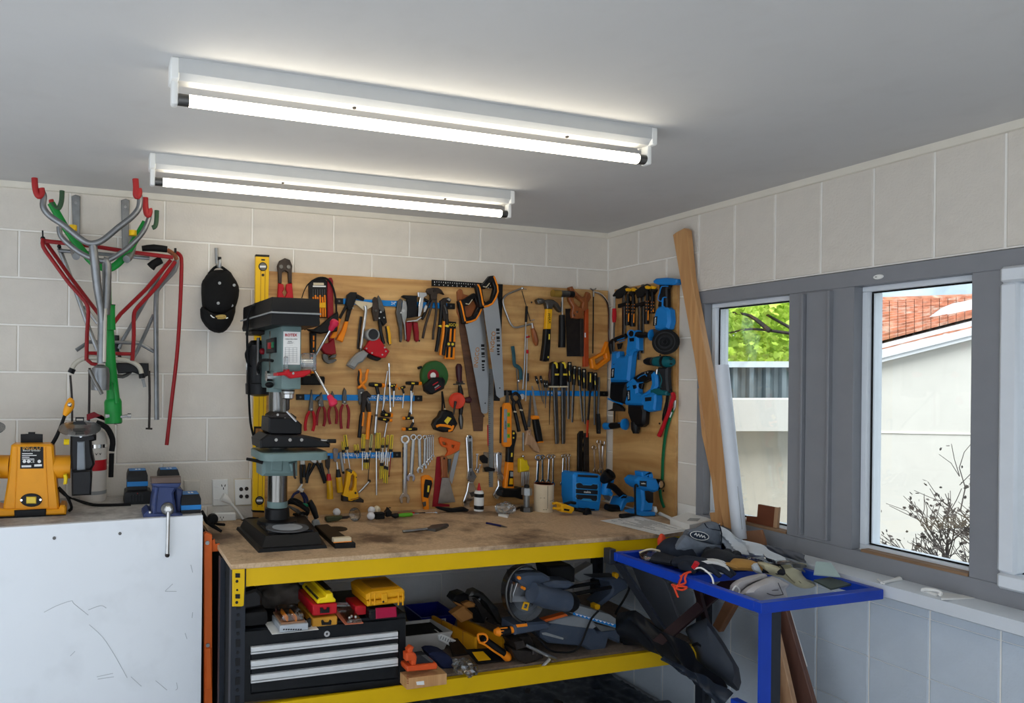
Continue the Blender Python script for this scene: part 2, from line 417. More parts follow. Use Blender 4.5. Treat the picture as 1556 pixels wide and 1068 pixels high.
# windows: a grey painted timber frame holds three openings
def ringx(y0, y1, z0, z1, x0, x1, t, bev=.002):
    a, b = max(y0, y1), min(y0, y1)
    return [box((x0, b, z0), (x1, a, z0+t), bev), box((x0, b, z1-t), (x1, a, z1), bev), box((x0, b, z0+t), (x1, b+t, z1-t), bev), box((x0, a-t, z0+t), (x1, a, z1-t), bev)]
def window(nm, ys_, lab):
    a, b = ys_
    wdw = struct(nm, alum, *ringx(a, b, ZS, ZH, .035, .115, .02), label=lab)
    struct('gasket', rubber, *ringx(a-.02, b+.02, ZS+.02, ZH-.02, .055, .061, .006), parent=wdw)
    struct('window_pane', glass, box((.070, b+.012, ZS+.012), (.074, a-.012, ZH-.012)), parent=wdw)
    return wdw
window('window_1', W1, 'narrow window nearest the tool board, looking onto green leaves')
window('window_2', W2, 'middle window looking onto a cream wall and tiled roof')
w3 = window('window_3', W3, 'window cut by the edge of the picture, in a white casement')
struct('sash', alum, *[box(*q) for q in []], *ringx(-1.795, -2.36, .965, 1.958, -.022, .03, .05, .008), parent=w3)
X0 = -.006
struct('trim_3', frm, box((X0, -2.42, 1.952), (.12, -.625, 2.012), .002), box((X0, -2.42, .895), (.035, -.625, .975), .002), box((X0, -.667, .975), (.035, -.625, 1.952), .002), label='grey painted window frame, head sill rail and left stile')
tm = struct('trim_4', frm, box((X0, -1.345, .975), (.12, -1.085, 1.952), .002), label='wide grey mullion between two windows')
for y in (-1.155, -1.262): struct('cover_strip', frm, box((X0-.020, y-.005, .99), (X0+.01, y+.005, 1.945), .002), parent=tm)
struct('inset_board', frm, box((X0-.004, -1.256, .985), (X0+.01, -1.161, 1.948), .002), parent=tm)
struct('trim_5', frm, box((X0, -1.80, .975), (.12, -1.715, 1.952), .002), label='grey post between the middle window and the casement')
struct('trim_6', wood('raw_strip', (120, 92, 66), (150, 118, 88), .7, (8, 1, 8), 3), box((X0+.002, -1.712, .955), (.06, -1.375, .985), .002), box((X0+.002, -1.08, .955), (.06, -.75, .985), .002), label='raw timber strip along the foot of the windows')
struct('trim_7', mat('sill_paint', (214, 220, 226), .35, var=.02), prism([(.03, -4.2, .915), (-.085, -4.2, .907), (-.10, -4.2, .902), (-.10, -4.2, .862), (-.085, -4.2, .855), (.0, -4.2, .855), (.03, -4.2, .86)], V((0, 3.38, 0)), .002), label='white window sill board with a flaking edge')
sc_ = make('latch_plate', 'small oval white latch plate on the grey head above the middle window', 'latch', pt('plate', white, lathe([(.018, 0), (.016, .004), (0, .005)], (X0, -1.43, 1.985), (-1, 0, 0), 14)), pt('screw', dsteel, cyl((X0-.004, -1.425, 1.985), (X0-.007, -1.425, 1.985), .003, n=8)))
sc_.scale = (1, 1, .5)

# ---------------------------------------------------------------- outside the windows
cream = mat('cream_render', (196, 193, 185), .85, var=.03, scale=5, bump=.1, dirt=.10, dcol=(190, 180, 165), dscale=1.2)
def at(u, v, dist):
    d = ray(u, v); h = math.hypot(d.x, d.y); return EYE+d*(dist/h)
fr(0, 0, 1)
struct('ground', mat('outside_ground', (140, 136, 130), .9, var=.25, scale=7, dirt=.5, dcol=(110, 120, 70), dscale=3), box((.15, -12, -.14), (30, 30, -.04)))
struct('bounce_driveway', mat('bounce_concrete', (214, 216, 218), .9, var=.08), box((-14, -16, -.14), (.14, -4.3, -.02)), box((-14, -4.3, -.14), (-4.4, 2, -.02)))  # unseen bright ground added to bounce daylight into the room
a, b = at(1285, 620, 8.2), at(1600, 625, 9.2); d_ = (b-a); d_.z = 0; d_.normalize(); nb = V((d_.y, -d_.x, 0)); nb = -nb if nb.dot(V((1, 0, 0))) < 0 else nb
def wp(u, v, off=0):     # pixel -> neighbour's gable plane
    p = at(u, v, 1)-EYE; o = a+nb*off-EYE; t = o.dot(nb)/p.dot(nb); return EYE+p*t
g0, g1, g2, g3 = wp(1240, 548), wp(1570, 464), wp(1570, 860), wp(1240, 845)
g2.z = g3.z = -.04
tiles = mat('clay_roof_tiles', (178, 118, 92), .85, var=.35, scale=12, dirt=.85, dcol=(206, 190, 174), dscale=9, bump=.5, bscale=20)
r0, r1 = wp(1240, 548, -.12), wp(1570, 464, -.12)
s0, s1 = wp(1240, 463, 2.6), wp(1570, 452, 2.6)
rows = []
N = 14
wallp = pt('wall', cream, prism([g0, g1, g2, g3], nb*.25))
gro = pt('groove_bead', mat('bead', (222, 218, 206), .8), box((0, -.01, -.006), ((g1-g0).length, .0, .006)))
gro.bm.transform(Matrix.Translation(wp(1240, 655)) @ Matrix((d_, nb, V((0, 0, 1)))).transposed().to_4x4())
fasc = pt('fascia', mat('fascia_paint', (206, 208, 210), .5, var=.02), prism([r0, r1, r1+V((0, 0, -.13)), r0+V((0, 0, -.13))], nb*.10, .01), prism([r0+nb*.02+V((0, 0, -.12)), r1+nb*.02+V((0, 0, -.12)), r1+nb*.02+V((0, 0, -.17)), r0+nb*.02+V((0, 0, -.17))], nb*.08))
tl = []
e = r1-r0
for i in range(N):
    for j in range(26):
        bl_ = lambda a_, b_: (r0+e*a_)*(1-b_)+(s0+(s1-s0)*a_)*b_
        n_ = V((0, 0, .03)); A_, B_ = j/26, (j+.94)/26
        tl.append(prism([bl_(A_, i/N)+n_, bl_(A_, (i+1.1)/N)+n_*.3, bl_(B_, (i+1.1)/N)+n_*.3, bl_(B_, i/N)+n_], V((0, 0, .02+random.random()*.01))))
roof = pt('roof_tile', tiles, *tl, kind='stuff')
slab = pt('roof_deck', tiles, sheet(lambda u, v: (r0+(r1-r0)*u)*(1-v)+(s0+(s1-s0)*u)*v+V((0, 0, -.05)), 10, 8, .02))
ridge = pt('ridge_cap', tiles, tube([s0, s1], .07, n=8))
tarp = pt('tarpaulin', mat('tarp_white', (210, 212, 214), .6), sheet(lambda u, v: wp(1412+u*150, 483-u*18-v*60*u**.8+8*math.sin(3*u), .5)+V((0, 0, .03*math.sin(9*u))), 8, 4, .02))
make('neighbour_house', 'cream rendered house with clay tiled roof seen through the middle window', 'house', wallp, gro, fasc, slab, roof, ridge, tarp)
hm = mat('misty_hill', (150, 162, 168), .95, var=.25, scale=.35, dirt=.5, dcol=(112, 128, 122), dscale=.5)  # grey blue distance haze mixed into the hill's colour
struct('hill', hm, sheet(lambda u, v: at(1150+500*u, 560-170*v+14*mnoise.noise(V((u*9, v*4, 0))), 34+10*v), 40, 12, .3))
pc = wp(1395, 455, 3.0)
make('roof_post', 'short weathered post standing above the clay roof ridge', 'post', pt('shaft', mat('post_grey', (140, 128, 112), .9, var=.2), box((-.07, -.07, -.4), (.07, .07, .16), .01, piv=(0, 0, 0))), pt('cap', bsteel, box((-.09, -.09, .16), (.09, .09, .19), .01)))
bpy.context.view_layer.update()
o = scene.objects['roof_post']; o.location = pc+V((0, 0, -.6))
# garden wall and fence seen through the first window
def gp(u, v, dist):
    p = at(u, v, 1)-EYE; h = p.dot(V((math.sin(R(48)), math.cos(R(48)), 0))); return EYE+p*(dist/h)
wl_ = [gp(u, v, 5.2) for u, v in ((1030, 607), (1290, 607), (1290, 655), (1030, 655))]
nv = V((math.sin(R(48)), math.cos(R(48)), 0))
lw = [gp(u, v, 5.4) for u, v in ((1030, 640), (1290, 640), (1290, 900), (1030, 900))]; lw[2].z = lw[3].z = -.05
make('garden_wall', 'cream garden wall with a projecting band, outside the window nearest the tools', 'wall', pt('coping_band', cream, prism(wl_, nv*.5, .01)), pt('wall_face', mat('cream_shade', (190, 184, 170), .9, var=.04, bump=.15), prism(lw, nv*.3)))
fm = mat('fence_steel', (120, 132, 136), .5, .3, var=.12)
zz = []
for i in range(41):
    u = 1040+i*6.2; zz.append(gp(u, 560, 5.9+(.05 if (i//2) % 2 else 0)))
zt, zb = gp(1150, 556, 5.9).z, gp(1150, 625, 5.9).z
fen = pt('corrugated_sheet', fm, loft([[(p.x, p.y, zt) for p in zz]+[(p.x+nv.x*.01, p.y+nv.y*.01, zt) for p in zz[::-1]], [(p.x, p.y, zb) for p in zz]+[(p.x+nv.x*.01, p.y+nv.y*.01, zb) for p in zz[::-1]]]))
cp = [gp(u, v, 5.86) for u, v in ((1035, 549), (1290, 549), (1290, 558), (1035, 558))]
make('metal_fence', 'grey corrugated metal fence with a pale capping, below the green leaves', 'fence', fen, pt('capping', mat('cap_steel', (205, 215, 220), .4, .3), prism(cp, nv*.12, .005)))
# maple beyond the fence
leafm = mat('maple_leaf', (206, 240, 96), .5, var=.3, scale=2.2)
leafd = mat('maple_leaf_dark', (176, 214, 104), .5, var=.4, scale=3)
def leaf(bm, c, s, rng):
    n_ = V((rng.uniform(-1, 1), rng.uniform(-1, 1), rng.uniform(-.2, 1))).normalized(); x, y = frame_of(n_); t = rng.uniform(0, 6.28)
    x, y = x*math.cos(t)+y*math.sin(t), y*math.cos(t)-x*math.sin(t)
    P_ = [(0, -.5), (.42, -.30), (.30, -.02), (.5, .22), (.2, .22), (0, .6), (-.2, .22), (-.5, .22), (-.30, -.02), (-.42, -.30)]
    cen = bm.verts.new(c-n_*s*.12); vs_ = [bm.verts.new(c+(x*p+y*q)*s) for p, q in P_]
    for i in range(len(vs_)): bm.faces.new((cen, vs_[i], vs_[(i+1) % len(vs_)]))
def leaves(n, m, smin, smax, rng, f):
    def g(bm):
        for _ in range(n): leaf(bm, f(rng), rng.uniform(smin, smax), rng)
    return g
rng = random.Random(3)
near = lambda q: gp(q.uniform(1050, 1260), q.uniform(420, 548), q.uniform(6.6, 7.6))
far_ = lambda q: gp(q.uniform(1030, 1290), q.uniform(415, 560), q.uniform(7.8, 9.0))
br = []
for P_ in ([(1260, 515, 6.4), (1190, 505, 6.5), (1140, 500, 6.6), (1100, 508, 6.7)], [(1170, 503, 6.5), (1140, 480, 6.6), (1110, 475, 6.7)], [(1250, 520, 6.5), (1205, 500, 6.5), (1165, 478, 6.7)], [(1215, 470, 6.6), (1190, 450, 6.6), (1150, 440, 6.7)]):
    br.append(tube([gp(*p) for p in P_], .012, n=6, rr=[.02, .014, .010, .005][:len(P_)], k=4))
make('maple_tree', 'bright green maple tree filling the top of the window nearest the tools', 'tree', pt('foliage', leafm, leaves(2600, 0, .035, .085, rng, near), kind='stuff'), pt('back_foliage', leafd, leaves(2600, 0, .05, .11, rng, far_), kind='stuff'),
     pt('branch', bsteel, *br), pt('trunk', bsteel, tube([gp(1270, 900, 7), gp(1275, 600, 7), gp(1262, 515, 6.5)], .08, n=8, rr=[.10, .08, .03], k=3)))
# bare shrub
def shrub(bm):
    rg = random.Random(5)
    def grow(p, d, L_, r_, lv):
        q = p+d*L_; tube([p, (p+q)/2+V((rg.uniform(-1, 1), rg.uniform(-1, 1), rg.uniform(-1, 1)))*L_*.08, q], r_, n=5, rr=[r_, r_*.85, r_*.7])(bm)
        if lv < 3: [leaf(bm, q+V((rg.gauss(0, .02), rg.gauss(0, .02), rg.gauss(0, .02))), rg.uniform(.012, .026), rg) for _ in range(1)]
        if lv == 0: return
        for _ in range(3 if lv > 1 else 4):
            e_ = (d+V((rg.uniform(-1, 1), rg.uniform(-1, 1), rg.uniform(-.5, .9)))*.75).normalized(); grow(p+d*L_*rg.uniform(.55, 1), e_, L_*rg.uniform(.6, .8), r_*.65, lv-1)
    b0 = at(1560, 800, 4.6); b0.z = -.04
    for q in range(6):
        grow(b0+RT*.05*q, (V((0, 0, rg.uniform(.7, 1.4)))-RT*rg.uniform(.1, .7)).normalized(), .50, .011, 4)
make('garden_shrub', 'sparse grey twiggy shrub outside the middle window', 'shrub', pt('twigs', mat('twig_grey', (84, 78, 74), .8, var=.2), shrub, kind='stuff'))
p = at(1455, 850, 5.2); p.z = 0
make('grass_tuft', 'low green grass clump below the twiggy shrub outside', 'grass', pt('blades', mat('grass_green', (120, 150, 60), .7, var=.3), leaves(260, 0, .06, .12, rng, lambda q: V((p.x+q.gauss(0, .25), p.y+q.gauss(0, .25), q.uniform(0, .16)))), kind='stuff'), kind='stuff')

# ---------------------------------------------------------------- ceiling lights
batt = mat('batten_enamel', (196, 197, 196), .4, var=.02)
glow = emit('lit_tube', (1, .90, .72), TUBE)
for y, lab in ((-1.385, 'white batten light with glowing tube, the one nearer the viewer'), (-.575, 'white batten light with glowing tube, the one nearer the back wall')):
    x0, x1 = -2.505, -.985
    body = pt('housing', batt, prism([(x0+.02, y-.032, 2.4), (x0+.02, y-.032, 2.362), (x0+.02, y-.018, 2.347), (x0+.02, y+.018, 2.347), (x0+.02, y+.032, 2.362), (x0+.02, y+.032, 2.4)], V((x1-x0-.04, 0, 0)), .001),
              kids=[pt('screw', bsteel, ball((x, y, 2.345), .006, (1, 1, .6), 8)) for x in (-2.0, -1.3)])
    ends = []
    for x, s in ((x0, 1), (x1, -1)):
        ends.append(pt('end_cap', white, box((min(x, x+.022*s), y-.034, 2.345), (max(x, x+.022*s), y+.034, 2.4), .003)))
        ends.append(pt('lamp_holder', white, box((min(x+.004*s, x+.022*s), y-.016, 2.287), (max(x+.004*s, x+.022*s), y+.016, 2.348), .006, seg=2)))
    tb = pt('lamp_tube', glow, cyl((x0+.05, y, 2.305), (x1-.05, y, 2.305), .0155, n=16), kids=[pt('tube_cap', dsteel, cyl((x0+.022, y, 2.305), (x0+.05, y, 2.305), .0155, n=16)), pt('tube_cap', dsteel, cyl((x1-.05, y, 2.305), (x1-.022, y, 2.305), .0155, n=16))])
    make('fluorescent_light', lab, 'ceiling light', body, *ends, tb)
# ---------------------------------------------------------------- tool boards
make('tool_board', 'plywood tool board covering the back wall above the bench', 'board', pt('panel', ply, box((-1.985, FACE, .93), (-.012, -.001, 2.085), .001)),
     *[pt('screw', bsteel, cyl((x, FACE, z), (x, FACE-.002, z), .005, n=8)) for x, z in ((-1.62, 1.99), (-1.40, 1.97), (-1.15, 1.78), (-.93, 2.02), (-.5, 2.0), (-.33, 1.26), (-.78, 1.40))])
make('corner_tool_board', 'narrower plywood tool board on the window wall, behind the blue power tools', 'board', pt('panel', wood('plywood_corner', (180, 130, 72), (222, 178, 116), .5, (9, 1.2, 6), 1.8, ((120, 78, 38), .35, 5)), box((FACE, -.512, .93), (-.001, -.075, 2.085), .001)),
     *[pt('screw', bsteel, cyl((FACE, y, z), (FACE-.002, y, z), .005, n=8)) for y, z in ((-.41, 1.72), (-.41, 1.38), (-.44, 1.05), (-.42, 2.0))])
# ---------------------------------------------------------------- tools on the back board
iron = mat('old_iron', (66, 56, 50), .55, .55, var=.3, scale=30)
rust = wood('rusty_blade', (74, 48, 34), (104, 70, 48), .6, (1, 1, 8), 4)
grey = mat('grey_plastic', (150, 152, 152), .45, var=.05)
saw_s = mat('saw_blade', (188, 192, 196), .32, .85, var=.06, scale=8)
rulem = mat('rule_steel', (152, 156, 156), .4, .8, var=.1)
beige = mat('beige_plastic', (214, 200, 170), .45, var=.05)
chrome = mat('chrome', (215, 215, 215), .15, 1, var=.05)
green = mat('green_case', (46, 92, 44), .5, var=.08)
lime = mat('lime_vial', (120, 170, 40), .15, var=.05)
yb = mat('bright_yellow_grip', (235, 205, 60), .35, var=.08)
P1 = lambda: fr(0, 0, 1)
A = lambda: fr(440, 400, 160/1424)
B = lambda: fr(590, 400, 180/1556)
C_ = lambda: fr(440, 500, 160/1424)
D = lambda: fr(590, 500, 180/1373)
E_ = lambda: fr(440, 600, 160/1556)
F_ = lambda: fr(440, 680, 180/1556)
G = lambda: fr(590, 630, 180/1282)
H = lambda: fr(750, 410, 190/1353)
I_ = lambda: fr(750, 540, 190/1353)
J_ = lambda: fr(750, 640, 190/1268)
K = lambda: fr(900, 410, 170/1210)
L = lambda: fr(900, 540, 170/1210)
N_ = lambda: fr(270, 360, 220/979)
py(FACE)
MB = .0125   # front of the magnetic bars
gb = 'blue magnetic bars on the tool board'
def magbar(x0, yt0, x1, yt1, h, lab, words):
    P1(); t = lambda x: yt0+(yt1-yt0)*(x-x0)/(x1-x0); q = lambda a, b: [(a, t(a)), (b, t(b)), (b, t(b)+h), (a, t(a)+h)]
    kids = []
    for a, b in ((x0, x0+12), (x1-12, x1)): kids.append(pt('end_cap', black, F(q(a, b), 0, .014, .001), kids=[pt('screw', dsteel, DK((a+b)/2, t((a+b)/2)+h/2, 1.6, .014, .0155, 8))]))
    make('magnetic_tool_bar', lab, 'magnetic bar', pt('rail', blue, F(q(x0+11, x1-11), 0, MB, .001)), pt('lettering', print_w, *[TX(w_, u, t(u)+h/2, h*.72, MB, 2) for w_, u in words]), *kids, group=gb)
magbar(509.7, 452.8, 691.5, 461, 8.6, 'blue magnetic tool bar, the upper one left of the saws', [('24"', 598)])
magbar(450.7, 599, 642, 601, 8.6, 'blue magnetic tool bar, middle one below the red pliers tips', [('MAGNETIC TOOL HOLDER', 579)])
magbar(448, 689.5, 609.5, 686.6, 8.6, 'blue magnetic tool bar, lowest one, holding the yellow screwdrivers', [('MAGNETIC TOOL HOLDER', 552)])
magbar(766, 593, 924, 594.4, 7.8, 'blue magnetic tool bar under the row of files', [('MAGNETIC', 845)])

# bolt cutter behind the drill press
N_()
make('bolt_cutter', 'bolt cutter with dark jaws and red arms above the drill press', 'bolt cutter',
     pt('jaw', iron, F([(675, 195), (690, 160), (725, 142), (760, 155), (776, 195), (773, 235), (772, 312), (752, 312), (748, 240), (726, 225), (706, 240), (704, 312), (683, 312), (681, 235)], .005, .022, .002), kids=[pt('bolt', dsteel, DK(700, 200, 13, .022, .027), DK(750, 202, 13, .022, .027))]),
     pt('arm', red, F([(683, 312), (716, 320), (722, 350), (708, 375), (724, 405), (724, 560), (712, 800), (690, 800), (676, 560), (676, 410)], .004, .02, .003)),
     pt('arm', red, F([(774, 312), (738, 318), (732, 350), (742, 375), (728, 405), (728, 560), (740, 800), (762, 800), (782, 560), (783, 410)], .004, .02, .003)))
# precision screwdriver card
A()
sd = []
for i, x in enumerate((320, 350, 381, 412, 445, 475)):
    t = 430 if i % 2 else 455
    sd.append(pt('mini_screwdriver', orange, S([(x, t), (x+4, t+60), (x+8, 725)], 12, .013, n=7), kids=[pt('shank', dsteel, S([(x-1, 352), (x, t)], 4, .013, n=5))]))
make('screwdriver_set_card', 'black case of six slim orange screwdrivers above the pipe wrench', 'screwdriver set',
     pt('case', black, F([(262, 735), (262, 470), (258, 290), (300, 228), (360, 197), (420, 187), (480, 207), (512, 250), (518, 330), (518, 735)], .003, .011, .002)),
     pt('header_label', print_w, F([(315, 300), (490, 303), (490, 322), (315, 319)], .011, .0118, 0)),
     pt('maker_patch', beige, F([(322, 262), (462, 264), (465, 296), (322, 296)], .011, .0116, 0)), pt('clip_band', yellow, F([(370, 540), (492, 525), (492, 605), (370, 600)], .011, .022, .002)), *sd)
make('face_visor', 'curved black visor with a thin wire head loop around the screwdriver case', 'visor',
     pt('visor_shell', black, F([(232, 885), (330, 890), (430, 830), (520, 755), (600, 690), (655, 645), (668, 690), (650, 920), (560, 930), (430, 955), (300, 930)], .024, .05, .006)),
     pt('head_loop', rubber, S([(165, 470), (195, 380), (245, 290), (330, 222), (420, 195), (510, 215), (575, 300), (612, 420), (630, 560), (632, 660)], 12, .03, rr=[7, 7, 8, 10, 14, 16, 15, 14, 14, 14], k=3)), pt('strap_end', rubber, S([(150, 862), (175, 870), (215, 900)], 10, .03)))
make('pipe_wrench', 'dark red pipe wrench hanging head down behind the visor', 'wrench',
     pt('handle', dred, F([(520, 210), (545, 192), (575, 195), (592, 240), (596, 690), (612, 1010), (540, 1060), (520, 700), (515, 400)], .004, .022, .003)),
     (C_() or pt('head', dred, F([(430, 215), (470, 195), (545, 180), (606, 118), (622, 230), (635, 332), (560, 350), (480, 332), (435, 275)], .003, .028, .004))),
     pt('hook_jaw', dsteel, F([(445, 340), (480, 332), (522, 350), (528, 412), (630, 402), (640, 422), (590, 457), (530, 471), (482, 446), (452, 402)], .006, .024, .002)),
     pt('heel_jaw', dsteel, F([(528, 394), (625, 386), (640, 340), (575, 352)], .008, .024, .002)))
C_()
make('rubber_mallet', 'black rubber mallet hanging head down, orange stripes on its handle', 'mallet',
     pt('handle', black, F([(282, 40), (368, 40), (362, 380), (358, 640), (300, 640), (290, 380)], .004, .026, .004)),
     pt('handle_inlay', orange, F([(318, 88), (338, 88), (336, 150), (320, 150)], .026, .029, .001), F([(316, 165), (338, 165), (334, 250), (318, 250)], .026, .029, .001), F([(318, 285), (332, 285), (330, 305), (320, 305)], .026, .028, 0)),
     pt('handle_base', orange, F([(292, 375), (362, 370), (358, 605), (300, 605)], .003, .028, .004)),
     pt('head', rubber, F([(168, 640), (185, 628), (470, 640), (482, 660), (478, 748), (460, 757), (185, 757), (168, 745)], .002, .055, .006)))
A()
make('hand_riveter', 'black hand riveter with two orange grips', 'riveter',
     pt('body', black, F([(785, 425), (830, 388), (912, 392), (916, 430), (890, 520), (850, 620), (800, 640), (765, 560)], .014, .034, .003)),
     pt('nose', black, S([(905, 445), (960, 470), (1003, 488)], 27, .026, rr=[30, 27, 22])),
     pt('lever', black, F([(772, 540), (800, 560), (695, 755), (670, 735)], .012, .026, .002), kids=[pt('grip', orange, F([(668, 740), (698, 755), (690, 790), (640, 985), (605, 1015), (548, 1012), (590, 930), (645, 900)], .01, .028, .003))]),
     pt('lever', black, F([(790, 610), (850, 600), (797, 785), (755, 780)], .012, .026, .002), kids=[pt('grip', orange, F([(755, 790), (800, 783), (775, 905), (722, 1066), (640, 1032), (700, 925), (715, 900)], .01, .03, .003))]),
     pt('rivet_pin', steel, DK(858, 603, 10, .034, .038, 8)))
make('glass_lifter', 'beige triangular scraper with a long steel tube handle', 'scraper',
     pt('head_plate', beige, F([(880, 535), (900, 500), (1130, 535), (1136, 572), (1060, 622), (1010, 642)], .014, .022, .001)),
     pt('handle', steel, S([(1018, 575), (1030, 640), (1000, 860), (975, 1060), (962, 1150)], 24, .024, k=2)), pt('handle_tip', dsteel, S([(968, 1140), (962, 1180)], 20, .018)),
     pt('handle_shadow', bsteel, S([(970, 720), (945, 900), (928, 1160)], 20, .012, flat=.4)))  # dark flat bar stands in for the shadow behind the handle
make('cable_stripper', 'short brown and black cable stripper beside the aviation snips', 'pliers',
     pt('body', iron, F([(1138, 480), (1158, 452), (1188, 470), (1200, 560), (1216, 640), (1200, 775), (1150, 780), (1122, 650)], .014, .032, .003)), pt('pivot', dsteel, DK(1172, 640, 16, .032, .036)))
make('aviation_snips', 'black aviation snips with a yellow grip, behind the tape gun', 'snips',
     pt('blade', dsteel, F([(1190, 470), (1206, 432), (1245, 500), (1290, 620), (1270, 660), (1200, 620), (1195, 540)], .014, .026, .002), kids=[pt('pivot', chrome, DK(1235, 658, 14, .026, .03), DK(1215, 742, 10, .026, .03), DK(1278, 734, 10, .026, .03))]),
     pt('frame', black, F([(1195, 620), (1290, 610), (1320, 800), (1270, 850), (1240, 780), (1250, 900), (1215, 880), (1200, 760)], .014, .024, .002)),
     pt('handle', black, S([(1225, 800), (1235, 930), (1275, 1090)], 24, .018, k=2)),
     pt('handle', yellow, S([(1325, 850), (1345, 960), (1352, 1060), (1362, 1090)], 24, .02, k=2), kids=[pt('grip_edge', black, S([(1300, 850), (1318, 960), (1330, 1060), (1362, 1100)], 14, .02, k=2))]))
C_()
make('tape_gun', 'red packing tape gun with a grey handle', 'tape gun',
     pt('side_plate', red, F([(1140, 55), (1235, 145), (1295, 240), (1357, 297), (1300, 388), (1245, 392), (1165, 367), (1075, 322), (1018, 265)], .02, .045, .004), kids=[pt('rivet', steel, *[DK(x, y, 12, .045, .047, 8) for x, y in ((1042, 262), (1117, 322), (1256, 346), (1288, 250), (1303, 300))])]),
     pt('tape_hub', grey, F([(1040+90+95*math.cos(i*.42), 75+85*math.sin(i*.42)) for i in range(15)], .012, .05, .003), kids=[pt('hub_face', dkgrey, DK(1135, 70, 70, .05, .053))]),
     pt('handle', grey, F([(1012, 285), (1078, 332), (1000, 440), (935, 472), (885, 545), (790, 487), (850, 400), (930, 322)], .012, .045, .008)),
     pt('cutter', black, F([(1060, 330), (1160, 375), (1250, 398), (1195, 432), (1105, 402), (1040, 362)], .016, .04, .002)))
B()
make('locking_pliers', 'grey steel locking pliers, left of the red handled crimper', 'pliers',
     pt('upper_jaw', dsteel, F([(105, 650), (130, 500), (160, 465), (186, 480), (174, 540), (178, 600), (165, 640), (185, 800), (188, 1000), (175, 1037), (158, 1030), (148, 850)], .014, .03, .002)),
     pt('lower_jaw', steel, F([(185, 565), (200, 482), (238, 500), (252, 580), (247, 700), (225, 765), (242, 1000), (226, 1012), (208, 812), (165, 640)], .013, .027, .002), kids=[pt('pivot', chrome, DK(205, 622, 18, .027, .031), DK(168, 650, 12, .027, .031))]))
make('crimping_tool', 'black crimping tool with dark red handles', 'crimper',
     pt('body', black, F([(185, 438), (200, 418), (380, 425), (385, 700), (262, 720), (255, 470)], .014, .034, .003)),
     pt('ratchet', chrome, F([(390, 380), (505, 385), (512, 425), (470, 450), (458, 560), (430, 690), (398, 700), (402, 560), (420, 450), (394, 440)], .022, .04, .002), F([(250, 758), (370, 742), (430, 700), (445, 712), (380, 762), (250, 772)], .03, .04, .001)),
     pt('handle', dred, F([(243, 770), (322, 772), (312, 860), (292, 1005), (275, 1032), (252, 1012)], .012, .034, .004)),
     pt('handle', dred, F([(335, 768), (392, 775), (408, 900), (408, 1012), (385, 1032), (362, 1005), (348, 880)], .012, .034, .004)))
make('diagonal_pliers', 'small black and nickel pliers between the crimper and the fencing pliers', 'pliers',
     pt('head', chrome, F([(480, 560), (500, 540), (520, 570), (490, 640), (465, 650), (462, 620)], .016, .03, .002)), pt('handle', black, S([(540, 490), (520, 540), (480, 660), (440, 735)], 22, .02, k=2)), pt('handle', black, S([(470, 470), (530, 505), (560, 480)], 20, .02)))
make('fencing_pliers', 'dark iron fencing pliers with a curved spike', 'pliers',
     pt('head', iron, F([(513, 365), (528, 328), (600, 316), (660, 320), (700, 345), (742, 412), (690, 388), (648, 402), (640, 475), (572, 475), (560, 412), (530, 402)], .014, .036, .003), kids=[pt('pivot', bsteel, DK(612, 360, 20, .036, .04))]),
     pt('handle', iron, S([(585, 465), (555, 600), (495, 790), (470, 900), (452, 985)], 17, .022, k=3)), pt('handle', iron, S([(622, 465), (630, 620), (608, 800), (592, 900), (588, 1002)], 17, .022, k=3)))
make('water_pump_pliers', 'large black water pump pliers with orange lined grips', 'pliers',
     pt('jaw', bsteel, F([(690, 490), (740, 452), (795, 446), (830, 478), (815, 512), (772, 492), (765, 530), (792, 640), (797, 760), (740, 760), (720, 640), (695, 570)], .014, .032, .003), kids=[pt('slot', dsteel, S([(735, 545), (755, 600), (772, 660)], 10, .033, flat=.5)), pt('tooth_face', steel, F([(770, 470), (800, 455), (822, 480), (805, 500)], .030, .035, .001))]),
     pt('handle', black, S([(700, 545), (682, 760), (655, 1000), (628, 1160)], 24, .024, k=2), kids=[pt('band', yb, S([(684, 815), (672, 838)], 27, .024))]),
     pt('handle', black, S([(768, 740), (765, 900), (738, 1070), (722, 1205)], 28, .026, k=2), kids=[pt('grip_lining', orange, S([(735, 760), (722, 950), (702, 1100), (690, 1210)], 24, .018, k=2)), pt('band', yb, S([(772, 815), (762, 840)], 30, .026))]))
P1()
make('hex_key_folder', 'black and orange folding key set with two round rivets', 'hex key set',
     pt('body', orange, F([(681, 490), (693.2, 491), (691.2, 546.2), (676.6, 545.2)], .006, .022, .002)), pt('key', black, *[F([(a+.2, 497), (a+3.2, 497), (b+3.2, 543), (b+.2, 543)], .02, .025, .0008) for a, b in ((681, 677.6), (687, 684.4))]),
     pt('maker_tab', black, F([(680.5, 488), (693.5, 489), (693, 499.5), (680, 498.5)], .02, .027, .002), kids=[pt('lettering', yb, TX('INGCO', 686.8, 493.8, 6.3, .0271, 3))]),
     pt('clip', bsteel, F([(678, 518.5), (692, 519.5), (691.7, 527.5), (677.3, 526.5)], .022, .029, .001), kids=[pt('rivet', yb, DK(682, 522.6, 2.1, .029, .031, 10), DK(688, 523, 2.1, .029, .031, 10))]))
